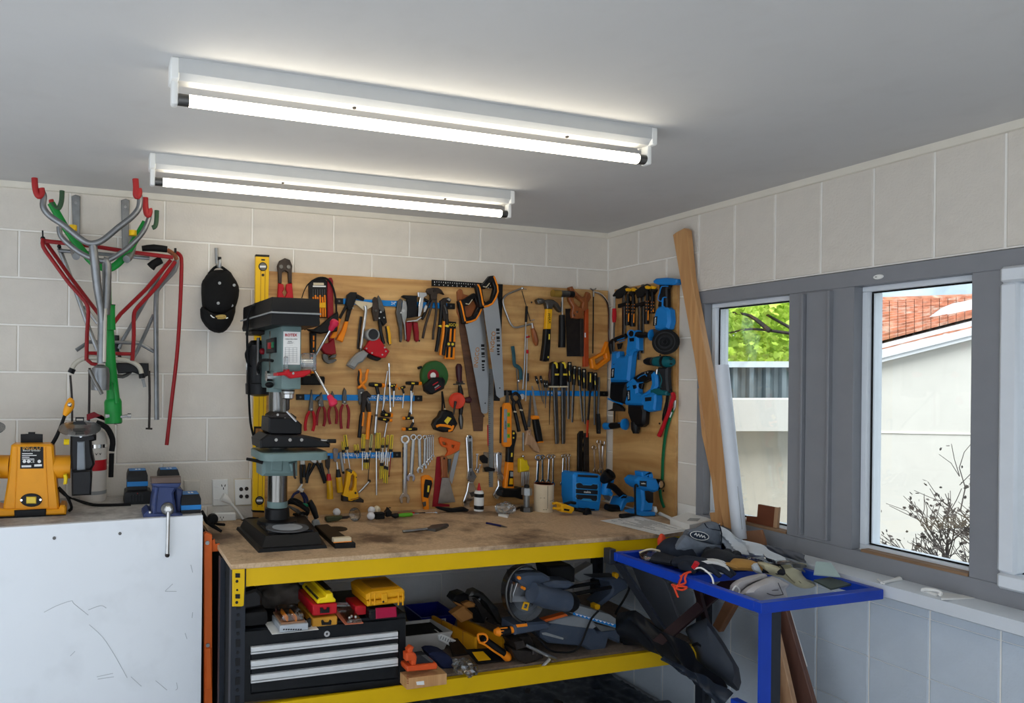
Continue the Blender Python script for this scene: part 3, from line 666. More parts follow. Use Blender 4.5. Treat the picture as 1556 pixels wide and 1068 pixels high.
# squares, rules and saws
make('framing_square', 'black steel framing square with white scale behind the two saws', 'square',
     pt('blade', black, F([(656, 424.9), (764.2, 431.8), (759.6, 609.4), (750.4, 608.8), (756.4, 438.4), (656, 434.7)], .002, .0045, .0005)),
     pt('scale', print_w, *[F([(660+i*3.4, 427.3+i*.22), (660.7+i*3.4, 427.35+i*.22), (660.7+i*3.4, 428.8+i*.22+(i % 5 == 0)), (660+i*3.4, 428.75+i*.22+(i % 5 == 0))], .0045, .005, 0) for i in range(27)], *[F([(660+i*6.8, 431.6+i*.44), (661+i*6.8, 431.7+i*.44), (661+i*6.8, 433+i*.44), (660+i*6.8, 432.9+i*.44)], .0045, .005, 0) for i in range(13)], *[TX(c, 754.4, 585+i*6, 5, .0045) for i, c in enumerate('123')], kind='stuff'))
make('old_wood_saw', 'old saw with a wooden handle and a long rusty brown blade', 'saw',
     pt('blade', rust, F([(696.5, 470), (716, 469), (735, 630), (733.6, 655), (720, 655), (717, 630), (698.8, 505)], .006, .009, .0005)),
     (B() or pt('handle', woodh, F([(912, 372), (945, 336), (976, 350), (990, 402), (1070, 425), (1165, 560), (1160, 650), (1050, 760), (960, 760), (912, 640), (918, 500)], .004, .018, .003))))
for k_, (bl_, lab, o_, h_, sts, tu, tv, gu, gv) in enumerate((
    ([(706.8, 492), (733.4, 469.4), (737.5, 500), (743, 563), (741, 626), (739, 628), (734.2, 628.5), (731.6, 626), (708.6, 500)], 'hand saw with a black and orange handle, hung on the left in front', [(925, 495), (955, 478), (1010, 470), (1130, 390), (1165, 400), (1215, 560), (1225, 600), (1160, 742), (1040, 796), (985, 790)], [(1010, 560), (1050, 550), (1145, 462), (1185, 560), (1120, 690), (1050, 715), (1022, 690)], ([(940, 492), (965, 560), (1000, 720), (1010, 760)], [(1020, 775), (1150, 738), (1222, 602)]), 724.6, 543, 734, 545),
    ([(734.6, 468), (755.4, 449), (758.8, 475), (761.7, 500), (765.9, 602), (759, 605), (754.5, 601), (739.5, 500)], 'hand saw with a black and orange handle, hung higher on the right', [(1155, 290), (1190, 274), (1245, 285), (1340, 165), (1390, 160), (1422, 240), (1446, 370), (1372, 540), (1260, 588), (1215, 575)], [(1238, 335), (1275, 335), (1372, 250), (1400, 330), (1360, 475), (1290, 518), (1262, 490)], ([(1172, 285), (1200, 320), (1240, 520), (1252, 550)], [(1255, 570), (1365, 530), (1440, 370), (1412, 240), (1385, 172)]), 749, 519, 757, 521))):
    dd = .024+.03*k_
    P1(); bld = pt('blade', saw_s, F(bl_, dd+.005, dd+.007, 0), kids=[pt('maker_print', mat('gold_print', (190, 124, 20), .4), TX('INGCO', tu, tv, 9.5, dd+.007, -84 if k_ == 0 else -84, )),
        pt('graphic_print', print_k, *[F([(gu-3+i*.25, gv-22+i*6), (gu+2+i*.25, gv-22+i*6), (gu+2+i*.25, gv-22+i*6+w_), (gu-3+i*.25, gv-22+i*6+w_)], dd+.007, dd+.0075, 0) for i, w_ in enumerate((4, 2.2, 4.6, 1.8, 3.4))], *[F([(gu-2.2+i*.3, gv+8+i*4), (gu+2+i*.3, gv+8+i*4), (gu+1.6+i*.3, gv+10.5+i*4), (gu-1.6+i*.3, gv+10.5+i*4)], dd+.007, dd+.0075, 0) for i in range(3)]), pt('hang_hole', print_k, DK(737.3 if k_ == 0 else 759.5, 612.5 if k_ == 0 else 589.5, 1.1, dd+.007, dd+.0074, 8))])
    B(); make('hand_saw', lab, 'saw', bld, pt('handle', black, F(o_, dd-.004, dd+.022, .004, [h_])), pt('handle_trim', orange, *[S(s_, 15, dd+.02, k=2, flat=.6) for s_ in sts]),
              pt('grip_line', beige, S([(x, y) for x, y in ((h_[0][0]+5, h_[0][1]-30), (h_[0][0]+50, h_[0][1]-22), ((h_[2][0]+h_[1][0])/2+5, (h_[2][1]+h_[1][1])/2-30))], 7, dd+.021)), group='black and orange hand saws')
P1()
make('steel_rule', 'long grey steel rule hanging below the saws', 'ruler', pt('strip', rulem, F([(741.6, 560), (750, 560.4), (749.4, 740), (743.2, 740)], .003, .0042, 0)), pt('graduation', print_k, *[F([(742.6, y), (744.4+(i % 5 == 0), y), (744.4+(i % 5 == 0), y+.5), (742.6, y+.5)], .0042, .0045, 0) for i, y in enumerate(range(568, 738, 3))], kind='stuff'))
G(); make('red_pencil', 'thin red pencil hanging beside the steel rule', 'pencil', pt('shaft', red, S([(1076, 110), (1080, 330)], 6, .004)), pt('tip', woodh, S([(1080, 330), (1081, 352)], 5, .004, rr=[6, 1])))
# hanging saws and hammers on the right half
H()
make('coping_saw', 'coping saw with a bent steel frame and turned wooden handle', 'saw',
     pt('frame', steel, S([(310, 200), (235, 228), (150, 265), (108, 310), (104, 372), (140, 480), (185, 585), (235, 624), (320, 605), (412, 583)], 11, .012, k=3)), pt('blade', bsteel, S([(305, 222), (350, 380), (398, 558)], 5, .012, flat=.4)),
     pt('ferrule', chrome, S([(412, 575), (424, 632)], 16, .014), BL(310, 200, 17, .014), S([(312, 205), (355, 210)], 5, .016), S([(408, 545), (440, 538)], 5, .016)), pt('handle', woodh, S([(420, 632), (438, 690), (455, 770), (464, 822)], 26, .016, rr=[20, 30, 33, 14], k=3)))
make('inspection_mirror', 'telescopic inspection mirror with a black grip and round mirror', 'mirror', pt('grip', black, S([(358, 395), (350, 565)], 14, .022)), pt('rod', steel, S([(349, 565), (332, 1068), (315, 1290)], 8, .022)), pt('mirror_head', chrome, DK(310, 1371, 30, .02, .024)))
make('pickup_tool', 'slim pick up rod with red marks and a small black grip', 'pick up tool', pt('rod', steel, S([(362, 700), (358, 1068), (345, 1420)], 7, .016)), pt('mark', red, S([(350, 730), (388, 722)], 10, .017), S([(366, 865), (366, 905)], 13, .017)), pt('grip', black, S([(370, 1118), (370, 1205)], 13, .016)))
make('claw_hammer', 'claw hammer with a yellow and black fibreglass handle', 'hammer',
     pt('head', dsteel, F([(475, 332), (490, 308), (530, 309), (560, 324), (600, 317), (652, 325), (702, 360), (742, 420), (737, 457), (712, 442), (682, 400), (655, 376), (640, 422), (585, 420), (575, 362), (550, 346), (530, 371), (490, 366)], .006, .034, .004), kids=[pt('striking_face', steel, S([(472, 335), (500, 338)], 30, .02))]),
     pt('shaft', yellow, F([(582, 418), (642, 424), (625, 642), (568, 640)], .008, .03, .004), kids=[pt('lettering', print_k, TX('FMAX', 602, 525, 42, .0302, 85))]),
     pt('grip', black, F([(568, 638), (626, 640), (622, 800), (608, 988), (572, 992), (532, 980), (556, 800)], .006, .034, .005), kids=[pt('inlay', yb, S([(604, 695), (602, 755)], 9, .034, flat=.4), S([(593, 935), (591, 955)], 9, .034, flat=.4))]))
make('soft_face_hammer', 'soft faced hammer with a chromed neck and a black grip', 'hammer',
     pt('head', dsteel, S([(715, 258), (810, 262)], 36, .036, n=14)), pt('soft_face', mat('amber_face', (150, 118, 50), .4, var=.15), S([(638, 252), (718, 258)], 40, .036, n=14)), pt('hard_face', black, S([(805, 262), (862, 266)], 34, .036, n=14)),
     pt('neck', chrome, S([(742, 292), (740, 490)], 14, .03)), pt('grip', black, S([(740, 488), (742, 660), (738, 838)], 36, .032, rr=[32, 36, 38], n=12)))
make('tenon_saw', 'short dark bladed saw with a red brown wooden handle', 'saw',
     pt('blade', bsteel, F([(780, 420), (862, 420), (862, 520), (975, 530), (975, 936), (796, 936)], .006, .009, .0005), kids=[pt('back_rib', iron, F([(942, 528), (976, 528), (976, 936), (948, 936)], .005, .016, .001))]),
     pt('handle', woodh, F([(825, 187), (858, 177), (882, 222), (960, 292), (1000, 290), (1020, 236), (1050, 250), (1060, 300), (1030, 350), (1030, 420), (972, 452), (975, 520), (920, 531), (860, 520), (850, 470), (866, 400), (826, 330), (820, 280), (846, 260)], .008, .03, .004, [[(868, 302), (900, 288), (972, 352), (960, 412), (918, 394), (880, 352)]]), kids=[pt('rivet', steel, DK(905, 455, 11, .03, .032, 8), DK(872, 490, 9, .03, .032, 8))]))
make('marking_bar', 'long orange red wooden bar hung between tenon saw and hacksaw', 'wooden bar', pt('bar', mat('orange_wood', (184, 74, 30), .5, var=.15), F([(995, 432), (1030, 420), (1032, 1046), (978, 1050)], .004, .018, .002)), pt('tag', print_w, F([(984, 680), (998, 680), (998, 730), (984, 730)], .018, .0184, 0)))
make('hacksaw', 'hacksaw with an orange handle and bright tube frame', 'saw',
     pt('frame', chrome, S([(1082, 240), (1150, 262), (1212, 328), (1243, 420), (1246, 600), (1246, 790)], 14, .016, rr=[10, 15, 15, 13, 11, 11], k=3)), pt('blade', black, S([(1080, 270), (1078, 600), (1074, 905)], 8, .014, flat=.35)), pt('wing_nut', steel, S([(1050, 200), (1078, 225), (1108, 200)], 8, .02), S([(1080, 205), (1082, 290)], 10, .016)),
     pt('handle', orange, F([(1236, 775), (1270, 800), (1268, 980), (1128, 1084), (1074, 1066), (1058, 962), (1190, 890)], .004, .028, .005, [[(1104, 972), (1215, 912), (1222, 956), (1132, 1026), (1112, 1016)]])))
# files
I_()
gf = 'files and rasps on the right magnetic bar'
def filetool(lab, hx0, hy0, hx1, hy1, bx0, bx1, by, w_, r_, m=dsteel, col=None, inlay=True, d=.024, fl=.45):
    hx, kids = (hx0+hx1)/2, []
    if inlay: kids = [pt('inlay', yb, S([(hx0+(hx1-hx0)*.45, hy0+(hy1-hy0)*.45), (hx1-(hx1-hx0)*.45+2, hy0+(hy1-hy0)*.68)], r_*.34, d+r_*.00032, flat=.4)), pt('hole_ring', beige, DK(hx0+4, hy0+r_*.9, r_*.42, d+r_*.00028, d+r_*.00042, 10))]
    make('file', lab, 'file', pt('blade', m, S([(bx0, hy1-4), ((bx0+bx1)/2, (hy1+by)/2), (bx1, by)], w_, MB+.004, rr=[w_*.95, w_, w_*.75], flat=fl, n=6)), pt('handle', black, S([(hx0, hy0), (hx0*.7+hx1*.3, hy0*.7+hy1*.3), (hx0*.3+hx1*.7, hy0*.3+hy1*.7), (hx1, hy1)], r_, d, rr=[r_*.8, r_, r_*.88, r_*.75], k=3, n=10), kids=kids), group=gf)
for i, (x, l_) in enumerate(((678, 'large flat rasp, first of the two with yellow topped handles'), (768, 'large flat rasp, second of the two with yellow topped handles'))):
    make('rasp', l_, 'rasp', pt('blade', dsteel, F([(x-28, 340), (x+16, 340), (x+34-22*i, 940), (x+26-22*i, 958), (x-2-20*i, 958)], MB, MB+.010, .002)), pt('handle', black, F([(x-38, 120), (x-34, 82), (x-5, 66), (x+20, 85), (x+30, 120), (x+36, 250), (x+40, 335), (x-42, 335)], MB, .045, .008), kids=[pt('top_inlay', yb, F([(x-28, 78), (x-4, 70), (x+18, 90), (x+20, 140), (x+6, 140), (x-2, 100)], .043, .048, .001)), pt('band', yb, F([(x-12, 196), (x+32, 196), (x+32, 216), (x-12, 216)], .043, .0465, .001)), pt('collar', beige, F([(x-44, 330), (x+42, 330), (x+42, 346), (x-44, 346)], .010, .046, .002))]), group=gf)
filetool('file with black grip, third from the left, beside the big rasps', 822, 70, 822, 285, 812, 812, 690, 17, 25)
filetool('file with black grip, fourth from the left in the file row', 876, 112, 868, 320, 866, 852, 724, 16, 24)
filetool('narrow tapering file, fifth from the left in the file row', 925, 122, 930, 330, 935, 965, 716, 13, 21)
filetool('file with fat short black grip, sixth in the file row', 978, 145, 982, 358, 986, 988, 742, 12, 27)
filetool('round file with black grip, eighth in the file row', 1100, 184, 1100, 380, 1095, 1092, 752, 13, 25, fl=1)
make('cold_chisel', 'chisel with black yellow grip and a red painted tip, amid the files', 'chisel', pt('blade', bsteel, S([(1045, 376), (1030, 600), (1018, 750)], 14, .017, flat=.6)), pt('painted_tip', mat('red_paint', (190, 56, 24), .5), S([(1020, 700), (1012, 885)], 12, .018, rr=[14, 13], flat=.6)), pt('handle', black, S([(1045, 178), (1048, 280), (1044, 380)], 27, .026, k=2), kids=[pt('inlay', yb, S([(1050, 195), (1048, 290)], 9, .036, flat=.5))]))
make('round_file', 'long round file hung grip down at the right end of the row', 'file', pt('blade', dsteel, S([(1140, 235), (1138, 430), (1128, 635)], 12, .020)), pt('handle', black, S([(1130, 630), (1134, 720), (1136, 845)], 25, .022, rr=[20, 25, 22], k=2), kids=[pt('inlay', yb, S([(1150, 715), (1150, 765)], 9, .030, flat=.5)), pt('hole_ring', beige, DK(1145, 810, 11, .028, .031, 10))]), group=gf)
for i, (a, b, c, d_, e_, l_) in enumerate(((455, 225, 482, 305, (530, 500), 'first'), (508, 220, 522, 300, (540, 520), 'second'), (550, 268, 556, 345, (562, 560), 'third'), (578, 270, 576, 350, (560, 570), 'fourth'))):
    make('needle_file', 'slim needle file with a tiny black grip, %s of four from the left' % l_, 'file', pt('handle', black, S([(a, b), ((a+c)/2, (b+d_)/2), (c, d_)], 15, .019, rr=[11, 16, 12], k=2), kids=[pt('dot', print_w, DK((a+c)/2, (b+d_)/2, 6, .024, .0255, 8))]), pt('blade', dsteel, S([(c, d_), e_], 6, .017, rr=[6, 3])), group='needle files')
make('rat_tail_file', 'thin rat tail file with a dark wooden grip left of the rasps', 'file', pt('handle', mat('dark_wood_grip', (70, 44, 38), .5), S([(622, 150), (608, 220), (620, 300)], 18, .022, k=2)), pt('blade', bsteel, S([(618, 298), (608, 520), (604, 750)], 8, .018, rr=[8, 8, 3])), group=gf)
# level, pincers and other saws
make('torpedo_level', 'short orange spirit level with three green vials', 'level',
     pt('body', orange, F([(115, 540), (130, 515), (175, 512), (198, 540), (200, 960), (180, 990), (125, 992), (108, 965)], .016, .036, .003)), pt('face_strip', grey, F([(118, 580), (148, 580), (146, 940), (112, 940)], .034, .0385, .001)),
     *[pt('vial', lime, F([(148, y-20), (178, y-20), (178, y+22), (148, y+22)], .034, .039, .001), kids=[pt('vial_window', print_k, F([(160, y-8), (167, y-8), (167, y+10), (160, y+10)], .039, .0395, 0))]) for y in (638, 755, 870)], pt('maker_mark', print_k, TX('INGCO', 130, 755, 26, .0387, -90)))
make('paint_scraper', 'dark narrow scraper hanging behind the orange level', 'scraper', pt('handle', black, F([(85, 560), (112, 555), (108, 950), (76, 950)], .003, .014, .002)), pt('blade', dsteel, F([(140, 375), (152, 375), (168, 470), (165, 520), (128, 520)], .0135, .0155, 0), F([(128, 515), (160, 515), (112, 600), (90, 570)], .004, .0155, 0)))
make('pincers', 'black end cutting pincers with cream bands', 'pincers',
     pt('jaw', black, S([(245, 405), (205, 425), (195, 460), (222, 500), (250, 508), (278, 485), (282, 445), (245, 405)], 16, .022, k=2)), pt('handle', black, S([(225, 495), (212, 540), (232, 620), (255, 720), (275, 822)], 20, .022, k=2)), pt('handle', black, S([(265, 490), (282, 530), (302, 600), (332, 720), (355, 808)], 20, .022, k=2)),
     pt('band', beige, S([(218, 605), (243, 612)], 10, .028), S([(286, 588), (312, 594)], 10, .028)))
make('junior_hacksaw', 'small hacksaw with a teal plastic body', 'saw', pt('body', mat('teal_grey', (44, 84, 94), .5), S([(205, -100), (218, -10), (226, 95), (262, 122), (292, 160), (296, 262)], 22, .016, k=3, flat=.6)), pt('blade', dsteel, S([(248, 140), (258, 260), (265, 385)], 7, .016)), pt('clamp', chrome, BL(270, 275, 18, .018)))
make('pruning_saw', 'folding pruning saw with a pale shaped wooden handle', 'saw', pt('blade', dsteel, F([(398, 395), (410, 470), (398, 775), (365, 775), (388, 500)], .014, .0155, 0)), pt('handle', paleh, F([(372, 790), (410, 795), (416, 850), (445, 890), (505, 1015), (502, 1060), (445, 1032), (395, 970), (345, 970), (362, 860)], .004, .026, .004), kids=[pt('rivet', chrome, DK(396, 815, 9, .026, .028, 8), DK(388, 850, 9, .026, .028, 8))]))
make('keyhole_saw', 'drywall saw with a black and orange handle pointing up', 'saw', pt('blade', steel, F([(412, 330), (424, 330), (480, 650), (446, 658)], .014, .0155, 0)), pt('collar', orange, F([(424, 660), (440, 650), (490, 652), (505, 675), (495, 690), (432, 692)], .012, .034, .003)), pt('handle', black, F([(440, 690), (495, 682), (522, 800), (542, 932), (486, 936), (455, 800)], .012, .034, .005), kids=[pt('end_trim', orange, F([(486, 932), (542, 928), (545, 942), (488, 946)], .012, .032, .002))]))
make('drift_punch', 'plain grey steel rod punch below the pincers', 'punch', pt('rod', galv, S([(320, 835), (320, 1030)], 11, .006)))
P1()
J_()
make('splitting_hammer', 'heavy hammer hung head down, black grip and orange shaft with label', 'hammer',
     pt('grip', black, F([(190, 92), (222, 95), (240, 130), (238, 170), (216, 270), (206, 418), (144, 418), (150, 265), (182, 230)], .005, .03, .005), kids=[pt('inlay', yb, S([(186, 320), (184, 360)], 9, .03, flat=.5), DK(205, 122, 11, .03, .032, 10), S([(204, 160), (202, 175)], 8, .03, flat=.5))]),
     pt('shaft', orange, F([(145, 415), (206, 420), (212, 682), (115, 682)], .004, .032, .004), kids=[pt('label_panel', black, F([(158, 500), (200, 502), (202, 662), (142, 662)], .032, .0325, 0), kids=[]), pt('label_print', yellow, F([(165, 580), (196, 580), (197, 640), (158, 640)], .0325, .033, 0)), pt('label_photo', grey, F([(170, 512), (200, 514), (202, 560), (170, 560)], .0325, .033, 0))]),
     pt('head', black, F([(88, 700), (110, 682), (225, 690), (270, 672), (302, 675), (305, 798), (270, 790), (225, 775), (105, 772), (88, 755)], .002, .055, .006)))
make('file_comb', 'black plastic comb edged bar hung above the blue radio', 'bar', pt('bar', black, F([(862, 130), (885, 102), (910, 98), (912, 160), (905, 200), (913, 240), (905, 280), (912, 320), (905, 522), (858, 522)], .004, .016, .002)))
make('wood_rasp', 'dark brown rasp hung above the blue radio, right of the black bar', 'rasp', pt('blade', bsteel, F([(922, 120), (968, 120), (972, 522), (916, 522)], .004, .012, .001)), pt('tooth_rib', iron, *[F([(922, 345+i*14), (968, 345+i*14), (968, 352+i*14), (922, 352+i*14)], .012, .014, 0) for i in range(12)], kind='stuff'))
# spanners
def spanner(lab, u0, v0, r0, u1, v1, r1, w_, grp, d=.008, m=chrome, ring=True):
    q0 = mpp(u0, v0); q1 = mpp(u1, v1); dx, dy = u1-u0, v1-v0; L_ = math.hypot(dx, dy); ux, uy = dx/L_, dy/L_
    if ring: a = pt('ring_end', m, prism([on(u0+r0*math.cos(t*.4488), v0+r0*math.sin(t*.4488), d+.004)+nrm()*(-.008) for t in range(14)], nrm()*.009, .001, [[on(u0+r0*.58*math.cos(t*.6283), v0+r0*.58*math.sin(t*.6283), d+.004)+nrm()*(-.008) for t in range(10)]]))
    else: a = pt('open_end', m, F(jaw(u0, v0, -ux, -uy, r0), d-.004, d+.004, .001))
    make('spanner', lab, 'spanner', a, pt('shank', m, S([(u0+ux*r0*.8, v0+uy*r0*.8), (u1-ux*r1*.8, v1-uy*r1*.8)], w_, d, flat=.55, n=8)), pt('open_end', m, F(jaw(u1, v1, ux, uy, r1), d-.004, d+.004, .001)), group=grp)
def jaw(u, v, ux, uy, r_):
    px_, py_ = -uy, ux
    return [(u+ux*a*r_+px_*b*r_, v+uy*a*r_+py_*b*r_) for a, b in ((-1.05, -.32), (-.5, -.8), (.1, -1), (.95, -.72), (.8, -.36), (-.15, -.40), (-.32, .0), (-.15, .40), (.8, .36), (.95, .72), (.1, 1), (-.5, .8), (-1.05, .32))]
G()
gs = 'combination spanners hung in size order'
spanner('largest combination spanner, first from the left in its row', 183, 268, 50, 180, 905, 58, 30, gs)
spanner('second largest combination spanner of the hanging row', 272, 244, 36, 248, 680, 46, 24, gs, .011)
spanner('third combination spanner from the left in the hanging row', 336, 244, 30, 345, 600, 36, 20, gs, .009)
spanner('fourth combination spanner from the left in the hanging row', 396, 244, 25, 392, 560, 30, 17, gs, .012)
for i, (u, v, b, o_) in enumerate(((426, 238, 528, 'fifth'), (446, 232, 500, 'sixth'), (465, 230, 476, 'seventh'), (486, 228, 448, 'smallest'))): spanner('%s combination spanner of the hanging row' % o_, u, v, 15-i, u-6+i*2, b, 22-i*2, 10-i, gs, .010+.0025*i)
J_()
gr_ = 'ring spanners hung above the cardboard tube'
for (u, v, r_, u1, v1, r1, w_, l_) in ((455, 370, 34, 442, 628, 30, 15, 'largest ring spanner, hung behind the cardboard tube'), (496, 365, 27, 498, 612, 24, 12, 'second ring spanner behind the cardboard tube'), (568, 360, 26, 556, 612, 22, 11, 'third ring spanner behind the cardboard tube'), (607, 357, 22, 602, 636, 22, 11, 'fourth ring spanner, by the right rim of the cardboard tube'), (711, 354, 21, 697, 632, 22, 10, 'longest of three small spanners left of the blue radio'), (738, 348, 19, 742, 604, 19, 9, 'middle of three small spanners left of the blue radio'), (768, 345, 14, 769, 574, 16, 8, 'smallest spanner of the three left of the blue radio')): spanner(l_, u, v, r_, u1, v1, r1, w_, gr_)
spanner('small open spanner hung right of the dark rasp', 1022, 268, 24, 1032, 500, 22, 10, 'open ended spanners right of the rasp')
spanner('tall open spanner above the blue radio corner, front one', 1072, 215, 26, 1086, 505, 26, 11, 'open ended spanners right of the rasp', .012, ring=False)
spanner('tall open spanner above the blue radio corner, rear one', 1112, 225, 26, 1100, 505, 26, 11, 'open ended spanners right of the rasp', .006, ring=False)
G()
make('adjustable_wrench', 'large adjustable wrench beside the paint scraper', 'wrench',
     pt('handle', chrome, F([(845, 250), (856, 228), (882, 218), (906, 228), (916, 250), (920, 600), (962, 668), (925, 740), (880, 745), (852, 690), (865, 600)], .005, .018, .003), kids=[pt('hang_hole', print_k, DK(884, 245, 14, .018, .0184, 10)), pt('handle_panel', dsteel, F([(864, 290), (900, 290), (904, 580), (878, 580)], .018, .0186, 0))]),
     pt('fixed_jaw', chrome, F([(868, 735), (925, 735), (962, 830), (985, 872), (925, 920), (882, 962), (902, 1030), (872, 1042), (820, 990), (814, 940), (852, 830)], .006, .024, .003)), pt('worm', dsteel, F([(885, 845), (930, 832), (950, 875), (905, 892)], .024, .028, .001), F([(880, 620), (905, 615), (905, 660), (882, 660)], .018, .023, .001)))
make('adjustable_wrench', 'smaller adjustable wrench left of the black and orange hammer', 'wrench',
     pt('handle', chrome, F([(1174, 430), (1182, 410), (1204, 402), (1230, 412), (1237, 440), (1225, 610), (1262, 680), (1230, 735), (1190, 700), (1180, 620)], .005, .016, .003), kids=[pt('hang_hole', print_k, DK(1214, 428, 9, .016, .0164, 10))]), pt('fixed_jaw', chrome, F([(1188, 690), (1232, 725), (1252, 830), (1185, 922), (1150, 902), (1138, 868), (1192, 770)], .006, .02, .003)), pt('worm', dsteel, F([(1196, 780), (1230, 775), (1232, 810), (1198, 812)], .02, .024, .001)))
spanner('tiny spanner hung right of the large adjustable wrench', 964, 432, 12, 958, 592, 16, 7, 'tiny spanners by the adjustable wrench', ring=False)
spanner('tiny tilted spanner hung just right of its twin', 996, 545, 10, 972, 620, 14, 7, 'tiny spanners by the adjustable wrench', .012, ring=False)
make('clip_card', 'small clear card of black clips behind the steel rule', 'card', pt('card', clearp, F([(1030, 402), (1165, 410), (1160, 625), (1020, 620)], .001, .0022, 0)), pt('clip', black, F([(1000, 450), (1040, 435), (1085, 470), (1080, 530), (1030, 525), (1000, 490)], .002, .016, .003)), pt('clip', black, F([(1045, 575), (1085, 565), (1160, 585), (1155, 610), (1060, 618)], .002, .014, .003)))
make('utility_knife', 'orange and black snap blade knife hung by the spanners', 'knife', pt('body', orange, F([(365, 675), (400, 655), (440, 655), (486, 690), (486, 740), (440, 920), (445, 1062), (398, 1062), (370, 900)], .004, .018, .003)), pt('grip', black, F([(405, 700), (470, 712), (480, 745), (435, 905), (385, 890), (392, 760)], .016, .023, .002), kids=[pt('maker_patch', yb, F([(428, 765), (448, 768), (440, 840), (420, 835)], .023, .0235, 0))]), pt('blade_lock', dsteel, F([(372, 950), (410, 940), (412, 985), (385, 1000)], .018, .024, .002)))
make('filling_knife', 'wide dark red plastic spreader behind the paint scraper', 'scraper', pt('blade', dred, F([(525, 458), (575, 450), (580, 690), (560, 960), (665, 972), (665, 996), (478, 996), (500, 800)], .002, .007, .001)))
make('paint_scraper', 'broad steel paint scraper with a wooden handle', 'scraper', pt('handle', woodh, F([(572, 470), (585, 450), (632, 450), (645, 470), (642, 640), (655, 684), (580, 684), (586, 640)], .008, .024, .004), kids=[pt('hang_hole', print_k, DK(606, 474, 11, .024, .0244, 10))]), pt('blade', steel, F([(582, 682), (655, 682), (726, 945), (540, 962)], .012, .0145, 0)))
make('flush_saw', 'saw with a cut out orange handle and narrow grey blade', 'saw', pt('handle', mat('burnt_orange', (214, 92, 34), .45), F([(556, 255), (575, 240), (660, 262), (785, 302), (772, 382), (690, 430), (624, 452), (652, 402), (640, 362), (590, 345), (565, 310)], .006, .022, .003, [[(590, 295), (625, 300), (640, 325), (610, 330), (595, 318)], [(690, 325), (722, 332), (712, 365), (690, 355)]])), pt('blade', saw_s, F([(718, 425), (772, 388), (690, 752), (662, 700), (668, 640)], .009, .0105, 0)), pt('blade_guard', dsteel, F([(648, 480), (685, 478), (675, 580), (650, 650)], .008, .012, .001)))
# reel, drill, tape measure
D()
make('tape_reel', 'round green long tape reel with a red hub', 'tape measure', pt('case', green, S([(515, 540), (515, 541)], 172, .018, n=40) if False else (lambda q, p: lathe([(q*.96, 0), (q, .004), (q, .024), (q*.95, .03), (0, .03)], p, nrm(), 40))(mpp(515, 540)*172, on(515, 540, 0.003))), pt('hub', dred, (lambda q, p: lathe([(q*.75, 0), (q*.75, .004), (q*.5, .006), (0, .006)], p, nrm(), 24))(mpp(515, 540)*96, on(518, 540, .032)), kids=[pt('hub_label', print_w, DK(520, 538, 36, .0385, .039, 16))]), pt('rim_clip', black, F([(355, 440), (390, 425), (395, 450), (360, 465)], .01, .03, .001)))
make('tape_measure', 'black tape measure with red print hung over the green reel', 'tape measure', pt('case', black, F([(428, 650), (530, 560), (640, 560), (672, 600), (655, 690), (520, 758), (490, 758), (440, 720)], .042, .075, .008), kids=[pt('label_print', red, F([(512, 645), (575, 608), (580, 616), (517, 654)], .075, .0756, 0), F([(540, 700), (605, 658), (610, 666), (545, 708)], .075, .0756, 0)), pt('label_text', grey, F([(535, 675), (585, 642), (592, 655), (542, 688)], .075, .0756, 0))]))
make('hand_drill', 'egg beater hand drill with a red gear wheel', 'hand drill',
     pt('handle', mat('plum_handle', (62, 28, 36), .35), S([(820, 402), (818, 440), (820, 540), (828, 615)], 38, .03, rr=[20, 40, 34, 26], k=3, n=12)), pt('collar', dsteel, S([(755, 640), (885, 632)], 8, .03), BL(826, 648, 16, .036), S([(790, 618), (862, 612)], 14, .03)),
     pt('frame', black, S([(826, 650), (838, 740), (842, 900), (838, 990)], 26, .03, rr=[18, 34, 30, 20], k=2)), pt('gear_wheel', mat('gear_red', (206, 56, 24), .45), (lambda q, p: lathe([(q*.9, -.004), (q, -.003), (q, .003), (q*.92, .005), (q*.6, .001), (q*.3, .003), (0, .004)], p, V((-.35, -1, 0)), 28))(mpp(795, 830)*94, on(795, 830, .05))),
     pt('crank', bsteel, S([(780, 835), (770, 900), (756, 992)], 12, .062, rr=[16, 12, 9]), kids=[]), pt('side_knob', mat('plum_handle', (62, 28, 36), .35), S([(880, 825), (905, 822), (940, 822), (960, 822)], 34, .035, rr=[14, 34, 40, 20], k=2, n=12)),
     pt('chuck', dsteel, S([(838, 985), (840, 1040), (843, 1090), (846, 1160)], 26, .03, rr=[16, 28, 26, 12], k=2, n=12)))
G()
make('tape_measure', 'black and yellow tape measure hung on a strap under the reel', 'tape measure', pt('case', black, F([(495, 110), (515, 60), (560, 20), (585, -38), (640, -52), (700, -30), (735, 50), (757, 102), (700, 190), (600, 192), (520, 165)], .004, .04, .008), kids=[pt('trim', orange, S([(520, 130), (560, 115), (640, 122), (690, 140)], 14, .041, k=2, flat=.4), S([(705, 115), (690, 165), (650, 175)], 12, .041, k=2, flat=.4)), pt('label_patch', yb, F([(605, 70), (645, 20), (685, 40), (640, 105)], .04, .041, 0))]), (D() or pt('strap', rubber, S([(622, 720), (628, 850), (622, 975)], 10, .02, flat=.3), S([(625, 720), (645, 850), (662, 985)], 10, .024, flat=.3), kids=[pt('buckle', beige, DK(622, 962, 10, .024, .028, 8), DK(658, 925, 10, .028, .03, 8), DK(662, 978, 10, .028, .03, 8))])))
